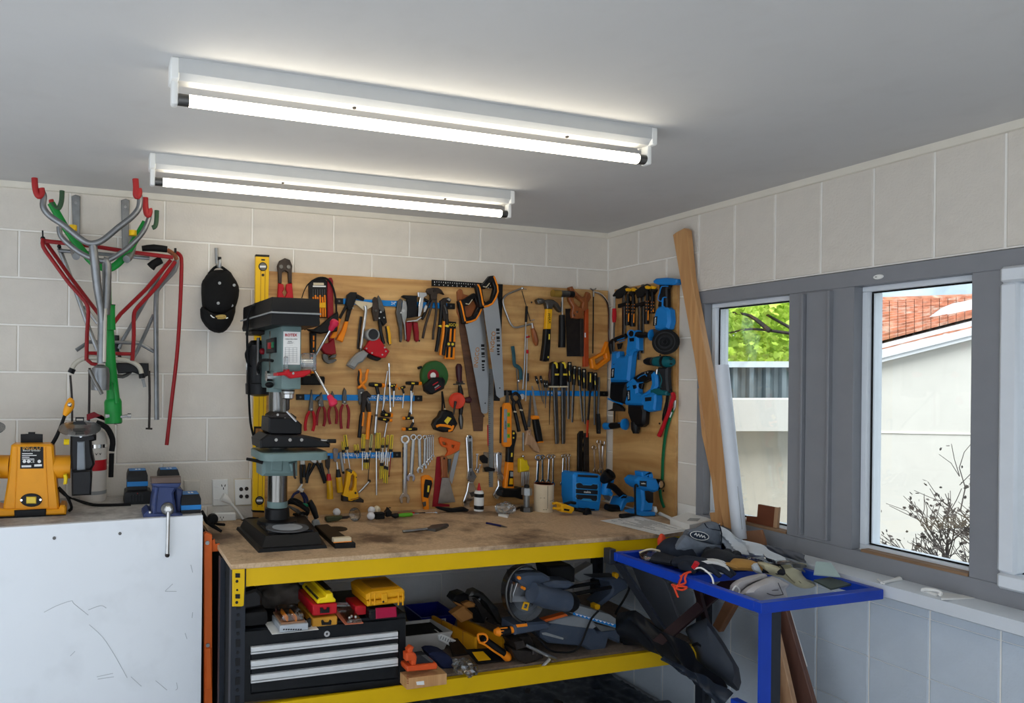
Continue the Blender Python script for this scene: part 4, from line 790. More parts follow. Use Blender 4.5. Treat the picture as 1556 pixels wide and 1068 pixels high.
# T-handle hex keys
def tkey(lab, h0, h1, s0, s1, hr=24, sr=10, tip=True, d=.026):
    mx_, my_ = (h0[0]+h1[0])/2, (h0[1]+h1[1])/2; t0 = (mx_+(s0[0]-mx_)*1.0, my_+(s0[1]-my_)*1.0)
    make('t_handle_key', lab, 'hex key', pt('handle', black, S([h0, ((h0[0]*3+h1[0])/4, (h0[1]*3+h1[1])/4), h1], hr, d, rr=[hr*.8, hr, hr*.85]), S([(mx_, my_), s0], hr*.75, d), kids=[pt('end_trim', orange, S([(h1[0]*.85+h0[0]*.15, h1[1]*.85+h0[1]*.15), (h1[0]+(h1[0]-h0[0])*.06, h1[1]+(h1[1]-h0[1])*.06)], hr*.9, d)), pt('inlay', yb, S([(h0[0]*.62+h1[0]*.38, h0[1]*.62+h1[1]*.38), (h0[0]*.4+h1[0]*.6, h0[1]*.4+h1[1]*.6)], hr*.4, d+hr*mpp(*h0)*.8, flat=.5))]), pt('shank', steel, S([s0, s1], sr, d)), group='T-handled hex keys')
C_()
tkey('large T-handled key, leftmost of those on the middle blue bar', (1075, 748), (1272, 762), (1200, 880), (1160, 1400), 32, 17)
tkey('T-handled key crossing behind the long bright socket bar', (1330, 765), (1440, 772), (1418, 830), (1405, 1000), 24, 9)
make('socket_bar', 'long thin bright bar standing on the middle blue bar', 'bar', pt('rod', steel, S([(1345, 470), (1352, 720), (1362, 1060), (1364, 1120)], 12, .03)), pt('socket', chrome, S([(1343, 462), (1346, 510)], 16, .03), S([(1355, 720), (1357, 765)], 15, .03), S([(1362, 1060), (1365, 1110)], 16, .03)))
make('thin_rod_driver', 'slim steel rod leaning beside the bright bar', 'bar', pt('rod', steel, S([(1325, 570), (1295, 760), (1262, 1040), (1255, 1130)], 10, .022)), pt('tip', chrome, BL(1327, 572, 12, .022)))
D()
tkey('T-handled key left of the green reel, handle up', (205, 625), (372, 630), (264, 715), (268, 985), 22, 11)
tkey('short T-handled key just left of its larger neighbour by the reel', (40, 655), (95, 650), (62, 715), (58, 900), 18, 7)
tkey('small tilted T-handled key between two others by the reel', (195, 668), (125, 690), (180, 745), (165, 915), 18, 8)
tkey('T-handled key hung upside down under the middle bar', (290, 1030), (175, 1035), (250, 965), (285, 735), 20, 9)
G(); tkey('T-handled key hung lowest, handle down, above the spanners', (310, 155), (160, 157), (270, 85), (268, 30), 20, 9)
E_(); tkey('T-handled key with looped grip under the middle bar', (1350, 285), (1510, 300), (1372, 230), (1410, 40), 34, 11)
tkey('T-handled key lying slanted above the yellow screwdrivers', (1310, 350), (1500, 375), (1440, 405), (1400, 620), 26, 11)
make('long_socket_bar', 'thick bright bar hanging down over the slanted key', 'bar', pt('rod', steel, S([(1305, 20), (1285, 250), (1262, 560)], 18, .032)), pt('joint', dsteel, BL(1280, 300, 24, .032), S([(1262, 545), (1260, 585)], 14, .032)))
# pliers of the middle bar
def plier(lab, jawp, h1, h2, m, jm=dsteel, r_=22, grp='red handled pliers', cuff=None, d=.024):
    make('pliers', lab, 'pliers', pt('jaw', jm, F(jawp, MB, MB+.013, .002), kids=[pt('pivot', steel, DK(sum(p[0] for p in jawp)/len(jawp), max(p[1] for p in jawp)-28, 12, MB+.013, MB+.016, 8))]), pt('handle', m, S(h1, r_, d, k=3, rr=[r_*.75]+[r_]*(len(h1)-1))), pt('handle', m, S(h2, r_, d, k=3, rr=[r_*.75]+[r_]*(len(h2)-1))), *([pt('cuff', cuff, S([h1[0], (h1[0][0]*.9+h1[1][0]*.1, h1[0][1]*.9+h1[1][1]*.1)], r_*.85, d), S([h2[0], (h2[0][0]*.9+h2[1][0]*.1, h2[0][1]*.9+h2[1][1]*.1)], r_*.85, d))] if cuff else []), group=grp)
E_()
plier('red long nose pliers, first from the left', [(325, -80), (335, -80), (352, 120), (350, 240), (288, 240), (300, 120)], [(300, 240), (262, 300), (238, 400), (232, 480), (238, 528)], [(340, 240), (360, 300), (368, 400), (360, 470), (342, 535)], red, r_=24)
plier('red water pump pliers, second from the left', [(450, 15), (415, 25), (390, 60), (395, 95), (440, 70), (425, 110), (440, 175), (510, 175), (495, 60), (480, -40), (462, -20)], [(455, 175), (425, 240), (405, 340), (400, 450)], [(500, 175), (520, 230), (525, 340), (515, 420), (502, 462)], dred)
plier('red pliers with dark tip, third, under the red press knob', [(612, 0), (635, -60), (660, -10), (665, 60), (672, 165), (600, 165), (610, 60)], [(610, 165), (580, 240), (580, 330), (600, 430)], [(665, 165), (695, 240), (700, 330), (688, 428)], dred)
plier('red combination pliers, rightmost, with long crimson handles', [(795, -60), (815, -105), (842, -60), (848, 60), (835, 130), (790, 130), (785, 40)], [(795, 130), (762, 210), (752, 300), (758, 420), (768, 498)], [(838, 130), (868, 210), (875, 300), (868, 420), (860, 496)], dred, cuff=beige)
make('pliers', 'black and orange water pump pliers below the orange snips', 'pliers', pt('jaw', bsteel, F([(1070, -20), (1110, -50), (1150, -60), (1215, 10), (1190, 40), (1150, 20), (1200, 130), (1205, 250), (1160, 250), (1135, 110), (1110, 250), (1070, 250)], MB, MB+.02, .002), kids=[pt('slot', dsteel, S([(1150, 50), (1180, 125)], 14, MB+.02, flat=.4))]), pt('handle', black, S([(1085, 240), (1060, 320), (1045, 470), (1030, 630)], 30, .024, k=2), kids=[pt('grip_lining', orange, S([(1090, 255), (1085, 360), (1075, 460)], 18, .03, k=2))]), pt('handle', orange, S([(1185, 250), (1175, 340), (1160, 470), (1148, 655)], 30, .024, k=2), kids=[pt('grip_edge', black, S([(1215, 300), (1195, 420), (1175, 540), (1165, 640)], 16, .026, k=2))]))
C_()
make('snips', 'orange handled snips hung point down, left of the T-handled keys', 'snips', pt('blade', dsteel, F([(925, 810), (1015, 800), (1005, 870), (980, 960), (955, 1032), (940, 1000)], MB, MB+.010, .001), kids=[pt('pivot', chrome, DK(972, 862, 14, MB+.01, MB+.014, 10))]), pt('handle', orange, S([(1030, 810), (985, 750), (955, 690), (965, 620), (948, 540)], 20, .022, k=3), kids=[pt('grip_edge', black, S([(942, 760), (928, 690), (938, 610), (940, 560)], 14, .022, k=2))]), pt('handle', orange, S([(925, 800), (985, 745), (1035, 690), (1040, 620), (1062, 545)], 20, .022, k=3)))
# lowest bar: pliers behind the drill press, chisels, screwdrivers, stapler
F_()
for lab, hs, jw in (('black handled pliers with wide spread grips behind the press table', [[(335, 205), (290, 290), (240, 380), (225, 465)], [(355, 205), (400, 290), (440, 400), (462, 465)]], [(265, 130), (300, 112), (345, 120), (360, 200), (325, 215), (280, 180)]), ('black handled pliers hung upright behind the press table', [[(152, 225), (150, 330), (155, 470)], [(195, 225), (195, 300), (190, 390)]], [(140, 160), (170, 140), (205, 150), (205, 225), (140, 225)]), ('black handled pliers, right of the wide spread pair', [[(268, 205), (255, 260), (230, 350), (222, 420)], [(415, 205), (430, 280), (455, 380), (470, 440)]], [(360, 130), (400, 112), (425, 130), (420, 205), (380, 200)])):
    make('pliers', lab, 'pliers', pt('jaw', steel, F(jw, .006, .016, .002)), pt('handle', black, S(hs[0], 20, .018, k=2)), pt('handle', black, S(hs[1], 20, .018, k=2)), group='black handled pliers behind the press')
make('pliers', 'navy blue handled pliers hung low behind the press column', 'pliers', pt('jaw', chrome, F([(100, 560), (160, 475), (178, 478), (165, 530), (200, 540), (185, 575), (165, 605), (130, 570)], .01, .024, .002)), *[pt('handle', mat('navy_grip', (24, 28, 70), .5), S(h_, 17, .02, k=2)) for h_ in ([(125, 580), (60, 610), (25, 680), (5, 740)], [(150, 590), (190, 660), (200, 730), (185, 800)], [(175, 590), (215, 640), (235, 690), (240, 745)])])
make('chisel', 'wood chisel with a red banded amber handle', 'chisel', pt('blade', bsteel, F([(472, 110), (535, 108), (532, 255), (520, 290), (505, 290), (475, 250)], MB, MB+.006, .001)), pt('shank', dsteel, S([(513, 285), (516, 350)], 10, .02)), pt('ferrule', red, S([(514, 345), (520, 430)], 32, .022, rr=[26, 36])), pt('handle', ambr, S([(520, 430), (530, 560), (532, 672)], 42, .022, rr=[38, 44, 44], n=12)), group='amber handled chisels')
make('chisel', 'wide chisel in a patterned guard, amber handle with dark ferrule', 'chisel', pt('blade_guard', mat('grey_guard', (130, 118, 112), .6, var=.3, scale=60), F([(575, 20), (590, 5), (640, 15), (640, 100), (615, 195), (585, 180), (578, 100)], MB, MB+.010, .002)), pt('shank', steel, S([(622, 190), (632, 290)], 11, .02)), pt('ferrule', black, S([(635, 285), (645, 385)], 34, .022, rr=[24, 38])), pt('handle', ambr, S([(645, 385), (655, 480), (662, 585)], 42, .022, rr=[42, 44, 42], n=12), kids=[pt('end_cap', black, S([(661, 578), (663, 592)], 36, .022))]), group='amber handled chisels')
make('steel_punch', 'pale steel drift with a dark round end beside the chisels', 'punch', pt('shank', grey, F([(658, 60), (690, 55), (722, 310), (695, 320)], MB, MB+.010, .002)), pt('end', black, S([(700, 315), (712, 340)], 17, .02)))
make('staple_gun', 'yellow staple gun with a looped handle and steel lever', 'staple gun',
     pt('body', yellow, F([(765, 310), (790, 290), (850, 305), (890, 350), (885, 560), (915, 640), (910, 680), (850, 690), (800, 712), (700, 640), (722, 560), (740, 480)], .006, .034, .004, [[(815, 370), (835, 350), (858, 375), (850, 520), (825, 570), (785, 575), (780, 540), (800, 480)]]), kids=[pt('screw', bsteel, DK(868, 597, 15, .034, .037, 8), DK(878, 390, 8, .034, .036, 8), DK(810, 330, 10, .034, .036, 8)), pt('seam', woodh, S([(800, 680), (860, 670), (910, 650)], 5, .034))]),
     pt('lever', steel, S([(908, 590), (960, 540), (1045, 445)], 15, .022), kids=[pt('lever_knob', bsteel, BL(1048, 440, 20, .022))]), pt('foot', bsteel, F([(702, 630), (775, 650), (772, 708), (700, 708)], .005, .036, .003), F([(880, 680), (930, 655), (978, 690), (975, 725), (700, 705), (860, 700)], .005, .036, .003)), pt('cap', dsteel, F([(760, 298), (795, 282), (830, 300), (825, 325), (780, 325)], .005, .036, .003)))
E_()
gsd = 'yellow handled screwdrivers on the lowest bar'
def sdriver(lab, a, b, c, r_=15, cr=4, m=yb, d=.025):
    make('screwdriver', lab, 'screwdriver', pt('handle', m, S([a, ((a[0]+b[0])/2, (a[1]+b[1])/2), b], r_, d, rr=[r_*.85, r_, r_*.8], n=8), kids=[pt('grip_flute', black, S([(a[0], a[1]+8), b], r_*.22, d+r_*mpp(*a)*.85)), pt('collar', black, S([b, (b[0]+(c[0]-b[0])*.12, b[1]+(40 if c[1] > b[1] else -40))], r_*1.05, d)), pt('ferrule', beige, BL(b[0]+(c[0]-b[0])*.13, b[1]+(48 if c[1] > b[1] else -48), r_*.7, d))]), pt('shank', steel, S([b, c], cr, d)), group=gsd)
sdriver('stubby handled screwdriver, first on the left of the lowest bar', (782, 690), (795, 810), (815, 1010), 22, 6)
sdriver('tilted screwdriver with twin flutes, second on the left', (820, 590), (842, 765), (895, 1105), 30, 7)
sdriver('short fat screwdriver, left of a matching one with tilted shank', (965, 735), (970, 820), (1000, 940), 20, 6)
sdriver('short fat screwdriver, right one of a close pair', (1003, 730), (1015, 820), (1022, 900), 16, 5)
sdriver('tall screwdriver right of the short fat pair', (1085, 580), (1082, 790), (1075, 1110), 24, 8)
sdriver('slim screwdriver tucked behind the tall one', (1118, 585), (1108, 790), (1120, 950), 10, 5)
sdriver('screwdriver with an almost clear handle', (1215, 580), (1195, 780), (1185, 900), 25, 6, mat('clear_yellow', (200, 190, 120), .2, coat=.4))
sdriver('long screwdriver reaching down past the stapler lever, left twin', (1292, 560), (1282, 790), (1285, 1480), 20, 13)
sdriver('long screwdriver, right twin beside it', (1332, 560), (1322, 790), (1325, 960), 20, 7)
sdriver('short screwdriver between the twins and the tilted one', (1382, 635), (1378, 740), (1372, 960), 24, 6)
sdriver('tilted screwdriver, second from the right end', (1455, 595), (1440, 735), (1400, 980), 20, 6)
sdriver('stout screwdriver at the right end of the lowest bar', (1515, 590), (1498, 800), (1470, 980), 26, 7)
make('screwdriver', 'red shanked screwdriver hanging at the right end of the lowest bar', 'screwdriver', pt('shank', dred, S([(1500, 830), (1490, 1000), (1470, 1190)], 7, .02)), pt('tip', bsteel, S([(1470, 1185), (1468, 1210)], 8, .02)), group=gsd)
F_()
sdriver('screwdriver hung grip down, left one of a small pair below the bar', (990, 275), (988, 195), (1012, 60), 18, 6)
sdriver('screwdriver hung grip down, right one of a small pair below the bar', (1022, 280), (1025, 195), (1018, 70), 17, 6)
sdriver('screwdriver hung grip down with a dark collar, beside the long shank', (1195, 410), (1202, 240), (1205, 60), 16, 8)
sdriver('thin screwdriver hung grip down just right of the dark collared one', (1222, 400), (1225, 240), (1235, 60), 10, 6)
sdriver('screwdriver hung grip down, second from the right', (1240, 462), (1255, 280), (1275, 40), 17, 7)
sdriver('screwdriver hung grip down, rightmost, nearest the red shank', (1272, 468), (1280, 290), (1295, 60), 18, 6)
make('extractor_rod', 'thin dark rod hung by the stapler lever', 'rod', pt('rod', bsteel, S([(1060, 60), (1045, 250), (1030, 440)], 6, .016)))
# ---------------------------------------------------------------- tools on the corner board
ZT, ZL, ZC = .935, .43, 1.06          # bench top, lower shelf, white counter
mlab = mat('maker_label', (24, 28, 34), .4, var=.02)
px(FACE); K(); DSC[0] = .55
for lab, hd, bars, hs in (('bar clamp with a black head at the left end of the clamp row', [(212, 275), (255, 218), (345, 165), (382, 186), (360, 240), (318, 300), (268, 312), (225, 304)], (332, 350, 705), (385, 240, 600)),
                    ('bar clamp, second from the left, its grip just right of the first', None, (345, 420, 640), (442, 245, 612)),
                    ('bar clamp with a black head in the middle of the clamp row', [(455, 225), (520, 178), (582, 150), (625, 172), (592, 235), (540, 290), (478, 308)], (500, 350, 972), (596, 210, 585)),
                    ('bar clamp, rightmost, its grip partly behind the polisher neck', None, (540, 240, 900), (652, 220, 470))):
    o_ = .03 if hd else .012; x, y0, y1 = hs
    if not hd: hd = [(hs[0]-60, 262), (hs[0]-40, 225), (hs[0]+20, 190), (hs[0]+40, 215), (hs[0]+10, 262), (hs[0]-30, 290)]
    make('bar_clamp', lab, 'clamp', pt('bar', dsteel, F([(bars[0]-13, bars[1]-80), (bars[0]+13, bars[1]-85), (bars[0]+13, bars[2]), (bars[0]-13, bars[2])], o_, o_+.006, .001)), pt('fixed_jaw', black, F(hd, o_-.008, o_+.014, .004)),
         pt('sliding_arm', black, F([(bars[0]-60, 370), (bars[0]+70, 335), (bars[0]+72, 375), (bars[0]-60, 412)], o_-.008, o_+.012, .003)),
         pt('grip', black, S([(x, y0+20), (x+2, y0+100), (x-4, (y0+y1)/2), (x-8, y1)], 24, o_+.022, rr=[14, 20, 26, 27], k=2, n=10), kids=[pt('grip_dot', orange, *[BL(x-14+q*26, y0+130+i*34, 5, o_+.045) for i in range(4) for q in (0, 1)]), pt('grip_inlay', orange, S([(x+8, y0+235), (x+6, y1-40)], 8, o_+.045, flat=.5))]),
         pt('trigger', yellow, F([(x-35, 205-(x > 500)*25), (x-10, 193-(x > 500)*25), (x+5, 198-(x > 500)*25), (x+35, 208-(x > 500)*25), (x+15, 232-(x > 500)*25), (x-25, 230-(x > 500)*25)], o_+.012, o_+.028, .003)), group='black bar clamps')
make('screwdriver', 'screwdriver with a red grip hung left of the clamps', 'screwdriver', pt('handle', red, S([(238, 418), (238, 500), (236, 568)], 24, .07, rr=[20, 24, 18], k=2)), pt('shank', dsteel, S([(237, 568), (232, 965)], 9, .07)), pt('top_bit', steel, S([(240, 290), (238, 418)], 12, .07)))
# polisher
make('angle_polisher', 'blue cordless polisher hung disc down beside the clamps', 'polisher',
     pt('battery', blue, F([(650, 118), (682, 92), (800, 84), (912, 100), (908, 140), (882, 162), (700, 162), (654, 142)], .02, .085, .006)),
     pt('neck', black, F([(715, 165), (826, 165), (802, 205), (806, 415), (760, 440), (700, 395), (715, 320)], .03, .075, .006), kids=[pt('neck_seam', blue, S([(820, 178), (750, 180), (728, 250), (712, 320), (748, 340), (765, 300), (800, 298)], 6, .078, k=2)), pt('neck_stripe', blue, F([(750, 310), (768, 305), (764, 400), (746, 390)], .075, .078, .001))]),
     pt('motor_housing', blue, F([(700, 392), (760, 380), (822, 432), (832, 560), (812, 640), (740, 670), (660, 640), (652, 520), (670, 440)], .018, .09, .012), kids=[pt('maker_label', mlab, F([(662, 510), (704, 500), (696, 600), (656, 606)], .09, .0908, 0)), pt('lettering', print_w, TX('makita', 680, 555, 30, .0909, -86))]),
     pt('gear_head', dsteel, F([(640, 640), (770, 640), (790, 720), (730, 800), (660, 770)], .02, .08, .01)),
     pt('side_flange', blue, (lambda c, q: lathe([(q*.3, 0), (q, .006), (q, .016), (q*.4, .024)], c, V((-.2, 1, .05)), 20))(on(670, 705, .06), mpp(670, 705)*62)), pt('side_grip', black, S([(630, 703), (560, 706), (490, 703), (468, 703)], 34, .06, rr=[24, 32, 36, 30], k=2, n=12), kids=[pt('grip_ring', blue, S([(482, 703), (474, 703)], 38, .06, n=14))]),
     pt('pad', rubber, (lambda c, q: lathe([(q*.4, -.02), (q*.96, -.016), (q, 0), (q*.98, .014), (q*.92, .016), (q*.5, .012), (0, .012)], c, V((-1, -.55, .0)), 30))(on(795, 780, .10), mpp(795, 780)*134), kids=[pt('pad_ring', dkgrey, *[(lambda c, q: lathe([(q, .0125), (q, .0165), (q*.92, .0165), (q*.92, .0125)], c, V((-1, -.55, .0)), 24))(on(795, 780, .10), mpp(795, 780)*w_) for w_ in (105, 60, 24)])]))
# reciprocating saw
make('reciprocating_saw', 'blue reciprocating saw hung blade down at the room corner', 'saw',
     pt('rear_housing', blue, F([(375, 700), (395, 660), (465, 652), (488, 700), (490, 865), (430, 892), (410, 950), (350, 900), (365, 800)], .02, .085, .010), kids=[pt('end_cap', black, DK(420, 690, 32, .085, .09)), pt('end_ring', blue, S([(420+38*math.cos(t*.524), 690+38*math.sin(t*.524)) for t in range(12)], 7, .088, closed=True)), pt('vent', black, F([(400, 740), (452, 735), (450, 772), (405, 776)], .085, .087, 0))]),
     pt('grip', black, S([(362, 715), (300, 735), (235, 765), (205, 800), (212, 870), (215, 905)], 28, .055, rr=[26, 26, 28, 30, 28, 24], k=3, n=10), kids=[pt('grip_line', blue, S([(270, 760), (345, 735)], 6, .08), S([(290, 780), (350, 760)], 5, .08))]), pt('trigger', black, F([(258, 800), (310, 790), (290, 850), (270, 860)], .04, .065, .004)),
     pt('main_housing', blue, F([(196, 880), (240, 880), (275, 880), (280, 935), (335, 935), (362, 880), (412, 925), (398, 1068), (385, 1212), (180, 1214), (188, 1050)], .015, .09, .012), kids=[pt('maker_label', mlab, F([(204, 1066), (242, 1060), (236, 1168), (198, 1170)], .09, .0908, 0)), pt('lettering', print_w, TX('makita', 220, 1116, 30, .0909, -86)), pt('arrow_mark', black, F([(218, 1010), (232, 1020), (246, 1010), (232, 1028)], .09, .0906, 0))]),
     pt('front_boot', black, F([(182, 1212), (386, 1208), (352, 1300), (342, 1425), (322, 1450), (202, 1425), (172, 1385)], .012, .085, .012), kids=[pt('boot_edge', blue, S([(170, 1392), (240, 1424), (325, 1452)], 9, .07))]),
     pt('shoe', bsteel, F([(220, 1440), (262, 1448), (300, 1470), (330, 1505), (325, 1530), (160, 1525), (165, 1518), (215, 1500)], .03, .06, .003)), pt('blade', bsteel, F([(232, 1520), (250, 1520), (246, 1652), (236, 1652)], .044, .0455, 0)))
L()
make('rotary_hammer', 'blue cordless rotary hammer hung nose down, lowest of the blue tools', 'rotary hammer',
     pt('main_housing', blue, F([(356, 300), (420, 250), (482, 300), (480, 400), (520, 425), (622, 352), (640, 400), (560, 470), (545, 540), (346, 535), (340, 500), (362, 430)], .02, .09, .010), kids=[pt('maker_label', mlab, F([(372, 378), (410, 374), (412, 486), (382, 492)], .09, .0908, 0)), pt('lettering', print_w, TX('makita', 394, 432, 30, .0909, 88)), pt('switch_knob', black, F([(430, 322), (465, 318), (472, 352), (440, 362)], .09, .1, .003)), pt('arrow_mark', black, S([(368, 338), (384, 350), (398, 336)], 4, .091))]),
     pt('rear_handle', blue, F([(620, 200), (650, 172), (692, 222), (698, 330), (640, 420), (612, 360), (630, 300)], .03, .08, .010)), pt('grip', black, F([(430, 240), (520, 185), (600, 160), (652, 168), (622, 215), (612, 258), (535, 296), (470, 290)], .03, .085, .008), kids=[pt('grip_line', blue, S([(490, 250), (520, 225), (570, 205), (590, 225)], 5, .087, k=2), S([(480, 300), (550, 290)], 5, .087)), pt('button', grey, DK(598, 182, 9, .085, .088, 8), DK(570, 190, 7, .085, .088, 8))]), pt('trigger', black, F([(478, 310), (545, 300), (530, 365), (505, 360)], .045, .07, .004)),
     pt('battery', blue, F([(550, 430), (640, 400), (676, 420), (680, 480), (668, 595), (600, 612), (542, 585), (540, 500)], .02, .10, .008), kids=[pt('vent', mlab, F([(566, 455), (640, 448), (636, 492), (570, 498)], .10, .1015, .001))]),
     pt('front_housing', black, F([(370, 530), (532, 528), (562, 600), (550, 745), (512, 775), (420, 760), (392, 690), (368, 620)], .02, .085, .012)), pt('chuck', black, S([(470, 720), (470, 800), (472, 845)], 46, .05, rr=[50, 46, 30], n=14)),
     pt('side_flange', blue, (lambda c, q: lathe([(q*.4, 0), (q, .006), (q*.95, .02), (q*.4, .03)], c, V((-.3, 1, -.02)), 20))(on(375, 745, .07), mpp(375, 745)*62)), pt('side_grip', black, S([(320, 752), (260, 757), (205, 762)], 34, .075, rr=[26, 34, 36], k=2, n=12), kids=[pt('grip_ring', blue, S([(200, 762), (142, 764)], 37, .075, rr=[34, 40], n=14)), pt('grip_panel', blue, S([(225, 748), (300, 742)], 16, .088, flat=.4))]))
make('cordless_drill', 'teal and black cordless drill hung on the corner board', 'drill',
     pt('chuck', black, S([(570, 66), (600, 64), (640, 64), (680, 66)], 44, .055, rr=[26, 40, 44, 40], n=14), kids=[pt('chuck_ring', dsteel, S([(660, 66), (676, 66)], 48, .055, n=14))]),
     pt('motor_housing', teal, S([(680, 66), (730, 64), (820, 68), (868, 72)], 60, .055, rr=[48, 58, 62, 40], k=2, n=14), kids=[pt('rear_band', black, S([(772, 66), (800, 66)], 64, .055, n=14)), pt('vent', black, S([(810, 40), (862, 42)], 7, .08), S([(810, 92), (862, 92)], 7, .08))]),
     pt('handle', dkgrey, F([(700, 130), (806, 130), (802, 240), (815, 392), (722, 396), (716, 280)], .03, .08, .008), kids=[pt('grip_line', teal, S([(716, 180), (738, 220), (750, 270), (735, 330), (748, 345)], 6, .082, k=2))]), pt('trigger', steel, F([(676, 150), (700, 146), (694, 205), (678, 200)], .045, .068, .003)), pt('foot', teal, F([(620, 365), (720, 355), (800, 385), (795, 432), (690, 430), (618, 405)], .025, .085, .006)))
make('pipe_cutter_handle', 'red handled tubing tool with a black and steel head', 'tool', pt('handle', red, S([(868, 405), (880, 450), (862, 510), (830, 600), (775, 745), (722, 872)], 24, .04, rr=[22, 26, 24, 20, 20, 24], k=3)), pt('head', black, S([(795, 400), (820, 378), (848, 392)], 24, .04, k=2)), pt('blade_guard', steel, F([(870, 490), (898, 485), (892, 560), (872, 600)], .03, .045, .002)))
make('wrist_strap', 'black looped wrist strap beside the red handled tool', 'strap', pt('loop', rubber, S([(808, 410), (800, 500), (775, 600), (762, 690), (775, 705), (795, 610), (815, 500), (820, 430)], 9, .03, k=2)))
FRM = fr(0, 0, 1)
make('green_strap', 'long green webbing strap hanging down the corner board', 'strap', pt('webbing', mat('green_webbing', (14, 104, 62), .6), S([(1023, 621), (1019, 632), (1014, 648), (1010, 668), (1007, 700), (1006, 730), (1003, 745), (1005, 760), (1009, 771)], 3, .014, k=3, flat=.3)), pt('stitching', print_w, S([(1021, 626), (1018, 634)], 1, .02)))

DSC[0] = 1
# ---------------------------------------------------------------- workbench
byel = mat('bench_yellow', (228, 184, 0), .45, var=.04, scale=5, dirt=.06, dcol=(150, 120, 20), dscale=9)
bblk = mat('bench_black', (38, 42, 50), .45, var=.1)
bx0, bx1, byf, byk = -2.225, -.065, -.79, -.022
parts = [pt('bench_top', chip, box((bx0, byf, ZT-.018), (bx1, byk, ZT), .001)), pt('lower_shelf', wood('shelf_board', (120, 104, 90), (146, 128, 112), .65, (5, 5, 5), 12, ((70, 56, 48), .5, 4)), box((bx0+.04, byf+.045, ZL-.018), (bx1-.04, byk-.01, ZL), .001))]
for z0, z1 in ((.853, ZT-.018), (.362, .428)):
    parts.append(pt('beam', byel, prism([(bx0+.055, byf+.004, z0), (bx0+.055, byf+.004, z1), (bx0+.055, byf+.012, z1), (bx0+.055, byf+.012, z1-.006), (bx0+.055, byf+.04, z1-.006), (bx0+.055, byf+.04, z0), ], V((bx1-bx0-.11, 0, 0)), .001)))
    parts.append(pt('beam', byel, box((bx0+.055, byk-.045, z0), (bx1-.055, byk-.005, z1-.004), .002)))
parts.append(pt('side_panel', rubber, box((bx0+.01, byf+.06, .03), (bx0+.02, byk-.06, ZT-.03), .002)))
def post(x, y):
    hs = []
    for i in range(13):
        z = .05+i*.066; hs += [box((x-.008, y-.0225, z), (x+.008, y-.0205, z+.026), 0), cyl((x, y-.0225, z+.046), (x, y-.0205, z+.046), .006, n=8)]
    return pt('post', bblk, prism([(x-.025, y-.02, 0), (x+.025, y-.02, 0), (x+.025, y+.02, 0), (x+.021, y+.02, 0), (x+.021, y-.014, 0), (x-.021, y-.014, 0), (x-.021, y+.02, 0), (x-.025, y+.02, 0)], V((0, 0, ZT-.02))), kids=[pt('slot', print_k, *hs, kind='stuff')])
for x in (bx0+.028, bx1-.03):
    for y in (byf+.024, byk-.03)+((-.60,) if x < -1 else ()): parts.append(post(x-(y == -.60)*.012, y))
fr(300, 800, 260/1556); py(byf-.0025)
parts.append(pt('beam_bracket', byel, F([(318, 392), (432, 386), (430, 555), (422, 720), (405, 728), (318, 728)], 0, .004, .002), kids=[pt('bracket_slot', print_k, F([(345, 425), (388, 425), (388, 465), (345, 465)], .004, .005, 0), F([(345, 615), (388, 615), (388, 655), (345, 655)], .004, .005, 0), DK(360, 498, 14, .004, .005, 10), DK(362, 577, 10, .004, .005, 10), DK(358, 690, 14, .004, .005, 10))]))
make('workbench', 'steel framed workbench with yellow beams and a stained chipboard top', 'workbench', *parts)
# orange upright beside it
om = mat('orange_upright', (214, 98, 34), .42, var=.06, dirt=.2, dcol=(120, 60, 30))
fr(0, 760, 340/1179); py(-.50)
make('orange_upright', 'orange steel rack upright with a hook between white cabinet and bench', 'rack post', pt('channel', om, F([(1076, 178), (1088, 170), (1118, 182), (1120, 1400), (1076, 1400)], -.03, .0, .002)), pt('hook_tab', om, F([(1116, 212), (1132, 205), (1135, 232), (1158, 228), (1158, 268), (1118, 272)], -.02, -.012, .001)), pt('locking_tab', om, F([(1084, 780), (1112, 778), (1118, 1000), (1086, 998)], 0, .005, .002)),
     pt('bolt', galv, DK(1093, 225, 11, 0, .006, 10), DK(1095, 765, 10, 0, .006, 10)))

# ---------------------------------------------------------------- tool chest and what is on it
fr(300, 780, 360/1335); py(-.765)
tc = mat('chest_black', (17, 20, 24), .4, var=.06, dirt=.03, dcol=(110, 110, 110), dscale=20)
a, b = on(243, 665), on(1176, 975)
cx0, cx1, cz1 = a.x, b.x, .692
def strip(l0, l1, r0, r1, d0, d1, bev=.002): return F([(303, l0), (1132, r0), (1132, r1), (303, l1)], d0, d1, bev)
rails = []
for l0, l1, r0, r1, dl, dr in ((756, 797, 668, 706, 826, 732), (836, 880, 738, 782, 908, 812), (916, 960, 818, 860, 1010, 925)):
    rails.append(pt('drawer', tc, F([(303, l0), (1132, r0), (1132, dr), (303, dl)], -.004, .002, .001), kids=[pt('drawer_pull', mat('brushed_alu', (222, 224, 224), .4, .3, var=.05, scale=30), strip(l0, l1-14, r0, r1-14, .002, .016), strip(l1-10, l1, r1-10, r1, .002, .014))]))
make('tool_chest', 'black steel tool chest with three bright drawer pulls', 'tool chest', pt('cabinet', tc, box((cx0, -.757, ZL), (cx1, -.42, cz1), .004)), pt('front_frame', tc, F([(245, 665), (1176, 592), (1176, 972), (245, 1068)], -.008, .0, .003, [[(303, 752), (1134, 664), (1134, 930), (303, 1018)]])), *rails, pt('lock', chrome, DK(730, 679, 17, 0, .006), kids=[pt('keyhole', print_k, DK(730, 679, 6, .006, .0066, 8))]))
fr(380, 870, 260/1556)
def ontop(u, v): py(yfoot(u, v, cz1))
